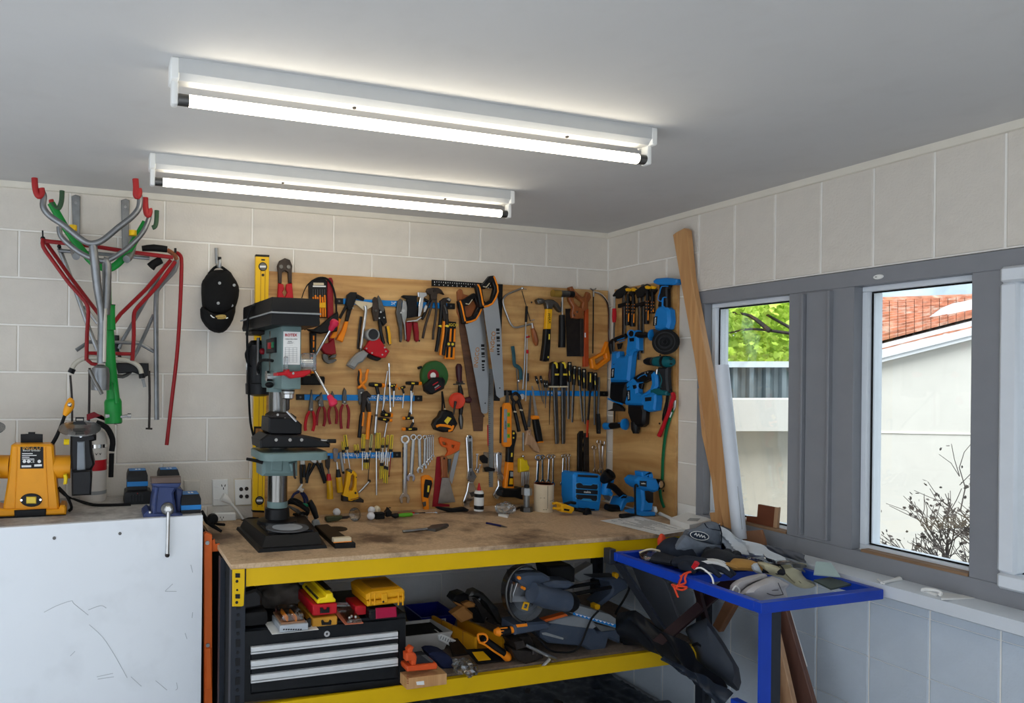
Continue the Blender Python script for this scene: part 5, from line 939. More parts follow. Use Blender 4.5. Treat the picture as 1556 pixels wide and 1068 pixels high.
ontop(100, 520); make('tool_bag', 'small black zip bag at the left end of the chest top', 'bag', pt('bag', rubber, PB(-60, 345, 165, 500, .12, .012, 2)), pt('flap', black, F([(-60, 190), (60, 150), (110, 200), (112, 310), (0, 330), (-60, 340)], -.05, .0, .008)))
ontop(480, 540); make('paper_sheet', 'folded white printed sheet under the silver box', 'paper', pt('sheet', print_w, (lambda: sheet(lambda u, v: V((on(200+u*425, 530).x, on(300, 548).y+v*.12, cz1+.003+.004*math.sin(5*u)*v)), 8, 3, .001))(), ))
make('silver_box', 'silver cardboard box lying under a clear blister pack', 'box', pt('carton', mat('silver_card', (178, 184, 190), .4, .3), PB(270, 458, 530, 520, .12, .002, z0=cz1+.006)), pt('lettering', print_k, *[F([(300+i*22, 512), (316+i*22, 510), (316+i*22, 522), (300+i*22, 524)], 0, .0006, 0) for i in range(8)]), pt('side_label', black, F([(530, 430), (555, 420), (555, 490), (530, 500)], -.02, -.004, .001)))
py(BOARD[0][1]+.01); make('blister_pack', 'clear blister pack with orange handled tools on the silver box', 'package', pt('blister', clearp, PB(295, 365, 495, 458, .115, .006)), pt('card', mat('tan_card', (150, 112, 84), .6), PB(285, 450, 500, 458, .12, .001)), pt('tool_grip', orange, *[box(on(330+i*80, 450), on(352+i*80, 395)+V((0, .09, 0)), .004) for i in range(2)]), pt('tool_head', bsteel, *[box(on(345+i*70, 440)+V((0, .05, 0)), on(385+i*70, 400)+V((0, .09, 0)), .004) for i in range(2)]))
ontop(680, 488); make('bit_box', 'red and yellow compartment box with a black folding handle', 'tool box', pt('tray', mat('ochre_plastic', (206, 146, 46), .45), PB(566, 395, 796, 485, .20, .004, z0=cz1), kids=[pt('latch', black, F([(650, 440), (665, 432), (680, 455), (715, 455), (728, 430), (742, 438), (738, 475), (655, 478)], 0, .006, .001))]), pt('body', red, PB(570, 275, 793, 396, .20, .004), kids=[pt('latch', black, F([(640, 322), (665, 322), (672, 340), (695, 340), (702, 318), (724, 318), (724, 365), (640, 370)], 0, .006, .001))]),
     pt('lid', mat('lemon_plastic', (244, 210, 20), .4), F([(615, 285), (612, 262), (640, 232), (690, 225), (700, 195), (752, 190), (760, 230), (782, 245), (780, 268)], -.2, .002, .004), kids=[pt('lid_rib', print_k, *[box(on(622, 256)+V((-.003, .01+i*.0125, 0)), on(646, 238)+V((.004, .014+i*.0125, .002)), 0) for i in range(13)], kind='stuff')]), pt('handle', black, F([(652, 240), (690, 225), (700, 165), (680, 150), (745, 150), (764, 230), (720, 222), (712, 200), (700, 228)], -.17, -.04, .004), kids=[pt('handle_badge', yellow, box(on(640, 195)+V((.03, .11, .02)), on(660, 165)+V((.03, .14, .03)), .003))]))
ontop(930, 475); make('bit_blister', 'orange carded bit set lying in front of the red box', 'package', pt('card', mat('salmon_card', (196, 112, 82), .55), prism([on(865, 478), on(1030, 465), on(985, 400)+V((0, .15, 0)), on(805, 400)+V((0, .15, 0))], V((0, 0, .003)))), pt('blister', clearp, prism([on(885, 462), on(1015, 452), on(985, 400)+V((0, .12, .004)), on(850, 400)+V((0, .12, .004))], V((0, 0, .012)), .003)), pt('bit', steel, *[ball(on(915+i*28, 440-i*4)+V((0, .015+.01*(i % 2), .006)), .006, n=8) for i in range(3)]), kind=None)
bpy.context.view_layer.update(); _o = scene.objects['bit_blister']; _o.location.z = cz1+.001
ontop(1220, 425); make('bit_case', 'black case with a crimson front panel under the yellow case', 'case', pt('body', black, PB(1085, 312, 1345, 428, .14, .006, z0=cz1)), pt('front_panel', mat('crimson_panel', (168, 18, 62), .4), F([(1145, 325), (1332, 312), (1340, 405), (1148, 425)], 0, .005, .004)), pt('side_flap', red, box(on(1085, 405)+V((-.045, .03, 0)), on(1085, 320)+V((0, .14, 0)), .003)), pt('hinge', bsteel, DK(1095, 375, 12, 0, .006, 8)))
ocm = mat('case_yellow', (226, 160, 18), .42, var=.05)
za = on(1200, 300).z
make('bit_case', 'ribbed yellow plastic case on top of the crimson fronted case', 'case', pt('lower_shell', ocm, F([(1065, 262), (1200, 248), (1412, 222), (1410, 262), (1395, 275), (1120, 305), (1072, 312)], -.17, .004, .006)), pt('upper_shell', ocm, F([(1065, 258), (1060, 205), (1110, 180), (1390, 148), (1412, 170), (1412, 218), (1200, 245)], -.17, .004, .008), kids=[pt('lid_panel', mat('case_dark_yellow', (176, 122, 20), .5), box(on(1130, 172)+V((0, .03, -.001)), on(1370, 150)+V((0, .14, .003)), .003))]),  # lid panel in a darker yellow than the shells
     pt('latch', ocm, F([(1195, 195), (1250, 188), (1255, 272), (1200, 280)], .004, .012, .003), kids=[pt('latch_slot', print_k, DK(1212, 265, 10, .012, .013, 8))]), pt('rib', ocm, *[F([(u, 185), (u+14, 183), (u+14, 298), (u, 300)], .004, .008, .002) for u in (1085, 1130, 1345, 1385)]))
ontop(300, 380); py(BOARD[0][1]+.1); make('grey_rag', 'crumpled grey cloth bundle behind the silver box', 'cloth', pt('cloth', mat('rag_grey', (96, 90, 84), .9, var=.25, scale=20, bump=.4, bscale=30), (lambda c: (lambda bm: [setattr(v, 'co', c+V((v.co.x*.105, v.co.y*.07, max(-.035, v.co.z*.06)))*(1+.25*mnoise.noise(v.co*2.3))) for v in bmesh.ops.create_icosphere(bm, subdivisions=4, radius=1)['verts']]))(on(280, 250)+V((0, 0, -.02)))))
_o = scene.objects['grey_rag']; _o.location.z = cz1+.001

# ---------------------------------------------------------------- things on the lower shelf
fr(600, 850, 200/1017)
def onl(u, v, z=ZL): py(yfoot(u, v, z))
def tub(top, bot, z0, z1, th=.006):
    """an open tub: four corners at the rim and at the base"""
    def f(bm):
        o_ = [V((x, y, z1)) for x, y in top]; b_ = [V((x, y, z0)) for x, y in bot]; c = sum(o_, V())/4; ins = lambda p, z: V((p.x+(c.x-p.x)*.08, p.y+(c.y-p.y)*.08, z))
        rings = [b_, o_, [ins(p, z1) for p in o_], [ins(p, z0+th) for p in b_]]
        loft(rings)(bm)
    return f
onl(300, 555); yf = BOARD[0][1]; y_ = max(yf, -.36)
py(y_); p0, p1 = on(205, 470), on(440, 430); z1 = p1.z
make('storage_tub', 'dark blue plastic tub with a printed label behind the white pan', 'tub', pt('tub', mat('navy_tub', (12, 22, 128), .35, var=.04), tub([(p0.x, y_), (p1.x+.03, y_), (p1.x+.03, y_+.20), (p0.x, y_+.20)], [(p0.x+.012, y_+.012), (p1.x+.015, y_+.012), (p1.x+.015, y_+.18), (p0.x+.012, y_+.18)], ZL, z1)), pt('label', print_w, F([(245, 475), (395, 455), (392, 548), (250, 535)], -.004, .002, 0), kids=[pt('label_print', blue, S([(270, 520), (310, 490), (350, 500), (385, 470)], 12, .003, k=3, flat=.2)), pt('label_spot', mat('rose_print', (200, 120, 110), .5), DK(345, 525, 20, .002, .003, 12), DK(280, 492, 10, .002, .003, 10))]))
onl(280, 722); y_ = BOARD[0][1]; p0, p1 = on(60, 600), on(448, 600)
make('paint_pan', 'white plastic pan with dark contents and a ribbed lip', 'pan', pt('pan', mat('dirty_white_plastic', (196, 192, 186), .5, var=.05, dirt=.25, dcol=(110, 100, 92)), tub([(p0.x, y_), (p1.x, y_), (p1.x-.02, y_+.17), (p0.x, y_+.17)], [(p0.x+.02, y_+.02), (p1.x-.03, y_+.02), (p1.x-.04, y_+.15), (p0.x+.02, y_+.15)], ZL, p0.z)), pt('contents', rubber, box((p0.x+.014, y_+.015, p0.z-.03), (p1.x-.03, y_+.15, p0.z-.006), .004)),
     pt('lip', white, F([(330, 585), (360, 575), (485, 632), (505, 655), (490, 690), (450, 682), (340, 625)], -.06, .0, .004), kids=[pt('lip_rib', grey, *[S([(360+i*18, 590+i*8), (352+i*18, 612+i*8)], 3, .002) for i in range(6)])]))
onl(250, 985); y_ = BOARD[0][1]
make('wooden_box', 'small pale wooden box at the front edge of the shelf', 'box', pt('box_body', pine, PB(92, 880, 402, 975, .10, .001, z0=ZL)), pt('joint', woodh, *[F([(94, 888+i*16), (106, 888+i*16), (106, 896+i*16), (94, 896+i*16)], 0, .0006, 0) for i in range(5)], kind='stuff'), pt('torn_label', print_w, F([(165, 945), (225, 938), (228, 968), (170, 970)], 0, .0008, 0)))
py(y_+.005); tb_ = on(92, 880).z
make('orange_sander', 'flat orange tool tray lying on the wooden box', 'tray', pt('plate', mat('red_orange', (216, 84, 36), .45), F([(92, 868), (100, 850), (325, 828), (333, 845), (328, 872), (100, 893)], -.07, .002, .004)))
_o = scene.objects['orange_sander']; _o.location.z = tb_+.001
make('multi_tool', 'dark tool with an orange grip resting behind the orange tray', 'tool', pt('body', dkgrey, F([(110, 830), (165, 745), (240, 735), (310, 800), (300, 830)], -.05, -.012, .006)), pt('grip', mat('red_orange', (216, 84, 36), .45), F([(90, 730), (130, 720), (165, 732), (175, 760), (168, 820), (135, 822), (130, 790), (92, 790)], -.03, .002, .006), F([(100, 700), (130, 672), (150, 680), (135, 725), (105, 725)], -.03, -.004, .004)), pt('blade', dsteel, F([(205, 740), (240, 735), (300, 785), (285, 800)], -.012, -.008, 0)))
onl(380, 850); make('blue_cloth', 'dark blue folded cloth under the white pan', 'cloth', pt('cloth', mat('navy_cloth', (32, 40, 70), .9, var=.2, bump=.4), F([(270, 735), (350, 722), (440, 760), (470, 845), (380, 852), (330, 820)], -.08, .0, .01, sm=2)))
onl(540, 885); make('parts_bag', 'clear plastic bag of small parts lying before the yellow box', 'bag', pt('bag', clearp, (lambda c: (lambda bm: [setattr(v, 'co', c+V((v.co.x*.045, v.co.y*.06, max(-.02, v.co.z*.03)))*(1+.35*mnoise.noise(v.co*3))) for v in bmesh.ops.create_icosphere(bm, subdivisions=3, radius=1)['verts']]))(on(540, 840))), pt('small_part', dsteel, *[ball(on(500+i*17, 850-(i % 3)*12)+V((0, .01+.008*(i % 2), 0)), .006, n=6) for i in range(6)], kind='stuff'))
_o = scene.objects['parts_bag']; _o.location.z = ZL+.001
onl(520, 745); make('sanding_sheets', 'dark stack of used abrasive sheets under the parts bag', 'abrasive', pt('sheets', bsteel, prism([on(445, 770), on(590, 750), on(600, 690)+V((0, .08, 0)), on(480, 700)+V((0, .08, 0))], V((0, 0, .008)))))
_o = scene.objects['sanding_sheets']; _o.location.z = ZL+.001
# yellow mitre box: an open channel seen along its length
onl(730, 742); p0, p1 = on(615, 742), on(845, 742); q0, q1 = on(615, 600), on(845, 600); th = .012; L_ = .29; dx = -.055
def chan(x0, x1, z0, z1): return loft([[(x0, p0.y, z0), (x1, p0.y, z0), (x1, p0.y, z1), (x0, p0.y, z1)], [(x0+dx, p0.y+L_, z0), (x1+dx, p0.y+L_, z0), (x1+dx, p0.y+L_, z1), (x0+dx, p0.y+L_, z1)]])
ocy = mat('ochre_yellow', (216, 148, 22), .45, var=.05)
make('mitre_box', 'yellow plastic mitre box channel lying on the shelf', 'mitre box', pt('base', ocy, chan(p0.x, p1.x, ZL, ZL+.012)), pt('side_wall', ocy, chan(p0.x, p0.x+th, ZL+.012, q0.z)), pt('side_wall', ocy, chan(p1.x-th, p1.x, ZL+.012, q1.z)), pt('saw_slot', woodh, *[loft([[(p0.x+dx*t-.001, p0.y+L_*t, ZL+.02), (p0.x+dx*t+th+.001, p0.y+L_*t, ZL+.02), (p0.x+dx*t+th+.001, p0.y+L_*t, q0.z+.0006), (p0.x+dx*t-.001, p0.y+L_*t, q0.z+.0006)], [(p0.x+dx*t-.001, p0.y+L_*t+.003, ZL+.02), (p0.x+dx*t+th+.001, p0.y+L_*t+.003, ZL+.02), (p0.x+dx*t+th+.001, p0.y+L_*t+.003, q0.z+.0006), (p0.x+dx*t-.001, p0.y+L_*t+.003, q0.z+.0006)]]) for t in (.25, .5, .75)]))
onl(780, 800); make('saw_pack', 'black and yellow carded pack lying under the yellow channel', 'package', pt('card', black, prism([on(640, 822), on(895, 795), on(860, 740)+V((0, .05, 0)), on(600, 760)+V((0, .06, 0))], V((0, 0, .006)))), pt('print_panel', yellow, prism([on(650, 800)+V((0, .004, 0)), on(745, 790)+V((0, .004, 0)), on(720, 755)+V((0, .04, 0)), on(640, 765)+V((0, .045, 0))], V((0, 0, .003)))))
_o = scene.objects['saw_pack']; _o.location.z = ZL+.001
onl(820, 790); make('pull_saw', 'black and orange saw grip poking out of the yellow channel', 'saw', pt('handle', black, S([(678, 608), (720, 640), (790, 690), (850, 735)], 34, .012, rr=[34, 30, 30, 30], k=2, n=10), kids=[pt('grip_edge', orange, S([(650, 640), (700, 660), (760, 705), (835, 752)], 8, .03, k=2))]), pt('front_cap', orange, S([(640, 585), (665, 575), (700, 580), (715, 612), (690, 640), (655, 640)], 9, .025, closed=True, k=2)), pt('end_cap', orange, S([(838, 728), (868, 752), (885, 765)], 36, .012, rr=[32, 38, 24], n=10)))
# circular saw
py(-.46); make('circular_saw', 'circular saw with a tan grip standing behind the yellow channel', 'saw', pt('blade_guard', dsteel, F([(580, 290), (600, 252), (645, 238), (690, 262), (740, 315), (800, 380), (835, 470), (828, 510), (790, 500), (745, 430), (700, 350), (640, 300)], -.05, .0, .01)), pt('motor', black, F([(455, 320), (480, 280), (540, 262), (575, 275), (585, 330), (640, 380), (700, 470), (700, 500), (620, 490), (520, 380)], -.06, .01, .008)),
     pt('grip', mat('tan_rubber', (172, 118, 62), .6, var=.06), F([(445, 425), (540, 362), (610, 420), (610, 460), (520, 492)], .0, .04, .008), F([(530, 345), (580, 328), (628, 345), (625, 372), (560, 378)], .0, .04, .008), F([(462, 330), (520, 350), (510, 365), (470, 345)], .0, .02, .003)), pt('base_plate', bsteel, F([(600, 300), (625, 300), (790, 480), (780, 510), (690, 470)], .0, .006, .001)), pt('bolt', chrome, DK(712, 458, 9, .006, .012, 8), DK(655, 305, 9, .0, .01, 8), DK(775, 490, 8, .006, .012, 8)))
_o = scene.objects['circular_saw']; 
# sliding mitre saw
fr(740, 840, 280/1495); navy = mat('mitre_saw_navy', (66, 76, 92), .5, var=.1, dirt=.15, dcol=(130, 130, 130), dscale=20)
py(max(-.70, yfoot(915, 826, ZL)))
mp_ = []
mp_.append(pt('base', navy, F([(440, 640), (520, 560), (700, 560), (850, 590), (900, 640), (960, 630), (1090, 600), (1085, 740), (990, 700), (965, 790), (915, 826), (840, 800), (780, 760), (500, 735), (440, 690)], -.22, .0, .008), kids=[pt('scale_plate', steel, F([(445, 648), (480, 645), (622, 690), (618, 704), (560, 690), (450, 662)], .0, .002, 0))]))
mp_.append(pt('turntable', mat('turntable_grey', (132, 136, 140), .5), F([(500, 570), (560, 535), (700, 510), (830, 530), (905, 590), (860, 620), (700, 600)], -.2, .003, .004)))
mp_.append(pt('fence', mat('fence_alu', (136, 140, 142), .5, .1, var=.1), F([(720, 440), (745, 428), (1000, 500), (1048, 535), (1045, 612), (880, 560), (700, 500)], -.06, .006, .002), kids=[pt('safety_strip', blue, F([(700, 482), (1046, 580), (1044, 606), (700, 502)], .006, .008, 0)), pt('strip_tooth', print_w, *[F([(715+i*32, 490+i*9), (745+i*32, 498+i*9), (730+i*32, 507+i*9)], .008, .009, 0) for i in range(10)])]))
mp_.append(pt('bed', galv, F([(860, 570), (1044, 612), (1042, 626), (930, 640)], -.06, .005, .002)))
mp_.append(pt('guide_arm', navy, F([(225, 590), (330, 570), (480, 560), (515, 590), (512, 622), (400, 640), (230, 672)], -.06, .04, .008), kids=[pt('arm_label', orange, F([(235, 582), (325, 572), (330, 595), (245, 605)], .04, .041, 0))]))
mp_.append(pt('lock_knob', black, S([(90, 640), (130, 635), (180, 628)], 34, .02, rr=[30, 38, 34], n=12), kids=[pt('knob_cap', orange, S([(64, 642), (95, 640)], 36, .02, rr=[22, 38], n=12)), pt('knob_collar', orange, S([(178, 628), (205, 622)], 28, .02, n=12)), pt('knob_flute', orange, *[S([(110, 612+i*22), (165, 606+i*22)], 5, .034) for i in range(3)])]))
mp_.append(pt('kerf_board', om, F([(330, 580), (640, 494), (660, 510), (440, 572)], -.02, .008, .001)))
gc = on(320, 335, .03)
mp_.append(pt('blade_guard', clear('smoked_guard', (.5, .5, .52), .12, .1), F([(320+165*math.cos(t*.2618), 335+232*math.sin(t*.2618)) for t in range(24)], -.01, .03, .006)))
mp_.append(pt('guard_rim', dsteel, S([(320+165*math.cos(t*.2618), 335+232*math.sin(t*.2618)) for t in range(7, 20)], 9, .03, k=2), S([(195, 400), (190, 330), (205, 250)], 10, .04)))
mp_.append(pt('saw_blade', saw_s, DK(325, 350, 125, .0, .003, 30), kids=[pt('blade_flange', bsteel, DK(340, 400, 45, .003, .012, 20)), pt('warning_mark', yellow, F([(300, 395), (345, 405), (330, 470), (280, 455)], .031, .032, 0, [[(308, 412), (332, 418), (322, 452), (298, 446)]])), pt('arbor_plate', steel, F([(245, 245), (360, 270), (362, 395), (200, 400), (215, 330)], .032, .036, .001))]))
mp_.append(pt('motor', navy, S([(365, 320), (480, 360), (600, 385), (650, 395)], 84, .08, rr=[80, 86, 84, 80], n=18), kids=[pt('motor_cap', black, S([(650, 395), (690, 402), (712, 406)], 78, .08, rr=[80, 76, 60], n=18)), pt('cap_vent', dkgrey, *[S([(655+62*math.cos(t*.7), 398+62*math.sin(t*.7)), (700+56*math.cos(t*.7), 405+56*math.sin(t*.7))], 6, .08) for t in range(9)])]))
mp_.append(pt('gear_case', navy, F([(260, 180), (330, 165), (460, 165), (520, 200), (530, 290), (470, 330), (360, 320), (265, 240)], -.03, .06, .010)))
mp_.append(pt('carry_handle', navy, F([(465, 250), (560, 230), (690, 235), (720, 262), (660, 300), (470, 305)], .0, .08, .010)))
mp_ += [pt('brush_cap', orange, DK(265, 205, 14, .06, .07, 10)), pt('brush_cap', orange, DK(305, 290, 12, .05, .07, 10))]
mp_.append(pt('drive_housing', black, F([(490, 110), (680, 95), (720, 130), (720, 240), (520, 240)], -.12, -.03, .008)))
mp_.append(pt('slide_rail', black, S([(560, 295), (905, 238)], 16, -.06), S([(640, 345), (1005, 278)], 16, -.04)))
mp_.append(pt('rear_bracket', navy, F([(860, 205), (1000, 240), (1020, 300), (1010, 330), (900, 420), (930, 440), (1090, 320), (1150, 290), (1140, 225), (1090, 200)], -.16, -.08, .008)))
mp_ += [pt('clamp_knob', yellow, F([(1038, 170), (1056, 162), (1074, 172), (1072, 196), (1058, 212), (1040, 198)], -.1, -.08, .003)), pt('clamp_knob', yellow, F([(875, 425), (900, 415), (922, 425), (920, 455), (898, 468), (878, 458)], -.06, -.03, .003))]
mp_.append(pt('dust_cover', grey, F([(690, 190), (860, 90), (862, 205), (760, 240)], -.2, -.15, .004)))
mp_.append(pt('power_cord', rubber, S([(310, 565), (360, 610), (440, 720), (510, 790), (600, 808), (700, 800), (760, 740), (810, 620), (850, 530), (905, 470)], 8, .03, k=3), S([(1155, 240), (1150, 300), (1110, 380), (1060, 460), (1040, 500)], 8, -.07, k=3)))
make('mitre_saw', 'navy sliding mitre saw filling the right end of the lower shelf', 'saw', *mp_)
onl(350, 900); make('drill_vice', 'black drill press vice with a steel crank lying before the mitre saw', 'vice', pt('base', bsteel, F([(160, 690), (350, 670), (420, 800), (460, 850), (320, 905), (250, 850)], -.10, -.06, .004), F([(200, 780), (440, 800), (460, 852), (320, 905), (230, 860)], -.06, .0, .004)), pt('jaw', bsteel, F([(225, 730), (300, 712), (320, 770), (245, 790)], -.05, .02, .004), F([(380, 770), (420, 790), (410, 840), (370, 830)], -.05, .01, .004)), pt('lead_screw', steel, S([(310, 745), (420, 800), (560, 862)], 14, .01)), pt('crank', steel, S([(510, 860), (435, 942)], 14, .02), BL(432, 942, 17, .02)))
# ---------------------------------------------------------------- things hung low on the board and standing on the bench
py(FACE); J_()
make('hex_key_holder', 'yellow clip holding a fan of bright hex keys on the board', 'hex key set', pt('holder', mat('lemon_plastic2', (232, 196, 24), .4), F([(270, 380), (300, 372), (325, 400), (345, 395), (352, 440), (370, 462), (362, 500), (270, 520)], .004, .028, .004)), *[pt('hex_key', steel, S([(286+i*18, 515), (286+i*16, 655)], 7, .012+.004*(i % 2))) for i in range(5)], pt('top_ring', chrome, BL(298, 355, 16, .014)))
make('hang_wire', 'thin bent wire hooks above the small spanners', 'hook', pt('wire', bsteel, S([(640, 335), (660, 342), (690, 338)], 3, .012), S([(345, 375), (395, 385)], 3, .012)), kind=None) if False else None
fr(0, 0, 1)
def onb(u, v): fr(0, 0, 1); py(yfoot(u, v, ZT))
# radio
onb(893, 777); fr(850, 680, 200/1424); yr = BOARD[0][1]
make('jobsite_radio', 'blue jobsite speaker with three black grille bars standing on the bench', 'radio', pt('body', blue, F([(160, 300), (185, 272), (440, 290), (470, 320), (470, 520), (445, 690), (420, 696), (180, 672), (158, 540)], -.10, .0, .012)), pt('front_frame', mat('sky_blue_plastic', (60, 160, 225), .4), F([(178, 380), (240, 378), (255, 400), (350, 402), (375, 390), (430, 396), (425, 590), (340, 588), (230, 575), (180, 560)], 0, .004, .003)),
     pt('top_vent', dkgrey, F([(205, 292), (420, 304), (418, 328), (200, 316)], 0, .003, .001)), pt('foot_vent', black, F([(208, 650), (385, 665), (385, 678), (212, 664)], 0, .003, .001)),
     *[pt('grille_bar', dkgrey, F(p_, .004, .010, .003)) for p_ in ([(192, 392), (215, 384), (240, 385), (262, 408), (350, 412), (370, 398), (415, 402), (420, 430), (410, 455), (195, 440), (188, 415)], [(186, 450), (420, 465), (418, 510), (186, 495)], [(190, 508), (412, 520), (415, 560), (400, 580), (365, 575), (345, 556), (262, 550), (240, 565), (200, 560), (186, 535)])], pt('lettering', print_w, TX('makita', 303, 481, 34, .0104, 3)))
# blue blower / driver leaning by the radio
onb(935, 775); fr(850, 680, 200/1424)
make('cordless_torch', 'blue tool with a large round black mouth leaning beside the speaker', 'blower', pt('mouth', black, (lambda c, q: lathe([(q*.6, -.05), (q*.95, -.02), (q, .0), (q, .012), (q*.82, .012), (q*.74, -.004), (0, -.004)], c, V((.1, -.75, .65)), 26))(on(535, 300, .03), mpp(535, 300)*66)), pt('barrel', blue, S([(535, 320), (520, 400), (500, 470), (495, 510)], 60, .0, rr=[60, 56, 50, 40], k=2, n=16)),
     pt('handle', black, S([(520, 400), (590, 430), (650, 490), (700, 535)], 36, .02, rr=[40, 36, 34, 36], k=2, n=12), kids=[pt('grip_line', blue, S([(650, 545), (690, 515), (720, 520)], 6, .05))]), pt('trigger', blue, F([(525, 470), (560, 460), (590, 500), (570, 530), (540, 510)], .0, .025, .004)),
     pt('battery', blue, F([(680, 590), (700, 550), (790, 530), (822, 545), (815, 590), (740, 600), (690, 690), (648, 680)], -.04, .04, .006)), pt('hook', galv, F([(480, 520), (515, 500), (560, 540), (545, 580), (500, 560)], .0, .008, .002)), pt('bit_holder', black, S([(505, 640), (560, 655), (620, 660), (650, 665)], 42, .02, rr=[34, 42, 42, 34], n=14)))
onb(985, 783); fr(850, 680, 200/1424)
make('tyre_inflator', 'blue pistol shaped inflator with a round white dial facing the room', 'inflator', pt('body', blue, F([(825, 360), (870, 318), (900, 315), (1000, 330), (1060, 340), (1095, 420), (1085, 470), (1040, 485), (960, 470), (900, 450), (845, 410)], -.05, .03, .010), kids=[pt('name_panel', mlab, F([(870, 360), (945, 362), (945, 425), (870, 415)], .03, .031, 0)), pt('lettering', print_w, TX('makita', 908, 388, 22, .0312, 3))]),
     pt('top_grip', blue, F([(895, 265), (940, 258), (1005, 268), (1020, 300), (1020, 335), (980, 330), (972, 290), (955, 330), (900, 315)], -.03, .02, .004)), pt('nose', black, S([(1050, 400), (1085, 395), (1105, 395)], 60, .0, rr=[62, 58, 48], n=18), kids=[pt('dial', chrome, (lambda c, q: lathe([(q, 0), (q, .004), (0, .006)], c, V((.3, -.95, 0)), 20))(on(1095, 398, .03), mpp(1095, 398)*36))]),
     pt('handle', blue, F([(890, 450), (960, 465), (1030, 480), (1025, 600), (1010, 690), (890, 700), (905, 600)], -.03, .025, .008), kids=[pt('grip', black, F([(930, 470), (965, 468), (1022, 485), (1022, 600), (970, 600), (940, 570)], .025, .03, .003))]), pt('foot', blue, F([(830, 705), (900, 690), (1040, 700), (1045, 740), (900, 745), (835, 725)], -.05, .03, .004)),
     pt('hose', rubber, S([(850, 420), (825, 400), (818, 480), (820, 600), (822, 700), (815, 725), (740, 732), (660, 742)], 11, .03, k=3, rr=[10, 10, 10, 10, 10, 12, 22, 26])), pt('clip', white, F([(1032, 645), (1055, 640), (1068, 690), (1055, 710), (1035, 700)], .0, .02, .003)))
# paper work
fr(0, 0, 1); rp = random.Random(9)
for lab, q, zz in (('lowest white plan sheet lying under the others', [(912, 791), (1003, 813), (1048, 806), (968, 784)], 0), ('printed plan sheet on top of the pile by the inflator', [(930, 794), (1000, 810), (1045, 804), (972, 786)], .0025)):
    P_ = [onz(u, v, ZT+.002+zz) for u, v in q]
    prt = [tube([P_[0]*(1-t)*(1-s0)+P_[1]*t*(1-s0)+P_[3]*(1-t)*s0+P_[2]*t*s0+V((0, 0, .0015)) for t in (a_, b_)], .0008, n=4) for a_, b_, s0 in [(rp.uniform(.05, .4), rp.uniform(.5, .95), .1+.8*i/14) for i in range(15)]]
    make('plan_sheet', lab, 'paper', pt('sheet', print_w, prism(P_, V((0, 0, .0008)))), pt('drawing', grey, *prt, kind='stuff'), group='plan sheets on the bench')
b0, b1, b2, b3 = [onz(u, v, ZT) for u, v in ((1018, 797), (1048, 808), (1082, 800), (1050, 786))]
make('white_box', 'flat white printed box on the bench by the timber', 'box', pt('carton', white, prism([b0, b1, b2, b3], V((0, 0, .032)), .002)), pt('label', grey, prism([b0*.55+b2*.45+(b1-b0)*.12-(b3-b0)*.2+V((0, 0, .0322)), b0*.3+b2*.7+(b1-b0)*.12-(b3-b0)*.2+V((0, 0, .0322)), b0*.3+b2*.7+(b1-b0)*.0+(b3-b0)*.05+V((0, 0, .0322)), b0*.55+b2*.45+(b3-b0)*.05+V((0, 0, .0322))], V((0, 0, .0006)))))
make('white_strip', 'pale plastic strip lying behind the white box', 'strip', pt('strip', white, tube([onz(1003, 780, ZT+.008), onz(1022, 789, ZT+.008)], .008, n=8)))
# cardboard tube, bolt, oddments
def up(u, v, prof, n=24, z=ZT): return lathe(prof, onz(u, v, z), (0, 0, 1), n)
c = onz(826, 776, ZT); hh = onz(826, 776, ZT); py(c.y); q = mpp(826, 776); h_ = (776-735)*q
make('cardboard_tube', 'cream cardboard tube with a pen line standing on the bench', 'tube', pt('wall', mat('cream_card', (214, 198, 170), .8, var=.04, dirt=.15, dcol=(150, 120, 90), dscale=12), lathe([(14.6*q, 0), (14.6*q, h_), (13.2*q, h_), (13.2*q, .004)], c, n=28)), pt('rim', mat('rim_brown', (140, 72, 50), .8), lathe([(14.4*q, h_), (14.4*q, h_+.002), (13.3*q, h_+.002), (13.3*q, h_)], c, n=28)), pt('pen_line', print_k, tube([c+V((-3*q, -14.3*q, h_*.98)), c+V((-3*q, -14.3*q, .02))], .0012, n=4), *[tube([c+V((a_*q, -math.sqrt(14.6**2-a_*a_)*q, z_*h_)), c+V(((a_+5)*q, -math.sqrt(14.6**2-(a_+5)**2)*q, (z_+.01)*h_))], .0012, n=4) for a_, z_ in ((-12, .52), (1, .42), (5, .44), (-9, .1))]))
c = onz(800, 777, ZT); py(c.y); q = mpp(800, 777)
make('large_bolt', 'large grey hexagon bolt standing head up on the bench', 'bolt', pt('shank', galv, lathe([(4.6*q, 0), (4.6*q, 27*q)], c, n=16)), pt('hex_head', galv, lathe([(8*q, 25*q), (8*q, 34*q), (7*q, 36*q)], c, n=6)), pt('nut', dsteel, lathe([(9.5*q, 0), (9.5*q, 6*q)], c, n=6)), pt('washer', dsteel, lathe([(6*q, 6*q), (9*q, 6*q), (9*q, 7.5*q), (5*q, 7.5*q)], c, n=18)), pt('plastic_cap', black, lathe([(4*q, 36*q), (4*q, 39*q), (2.5*q, 41*q)], c, n=12)))
onb(862, 782); J_()
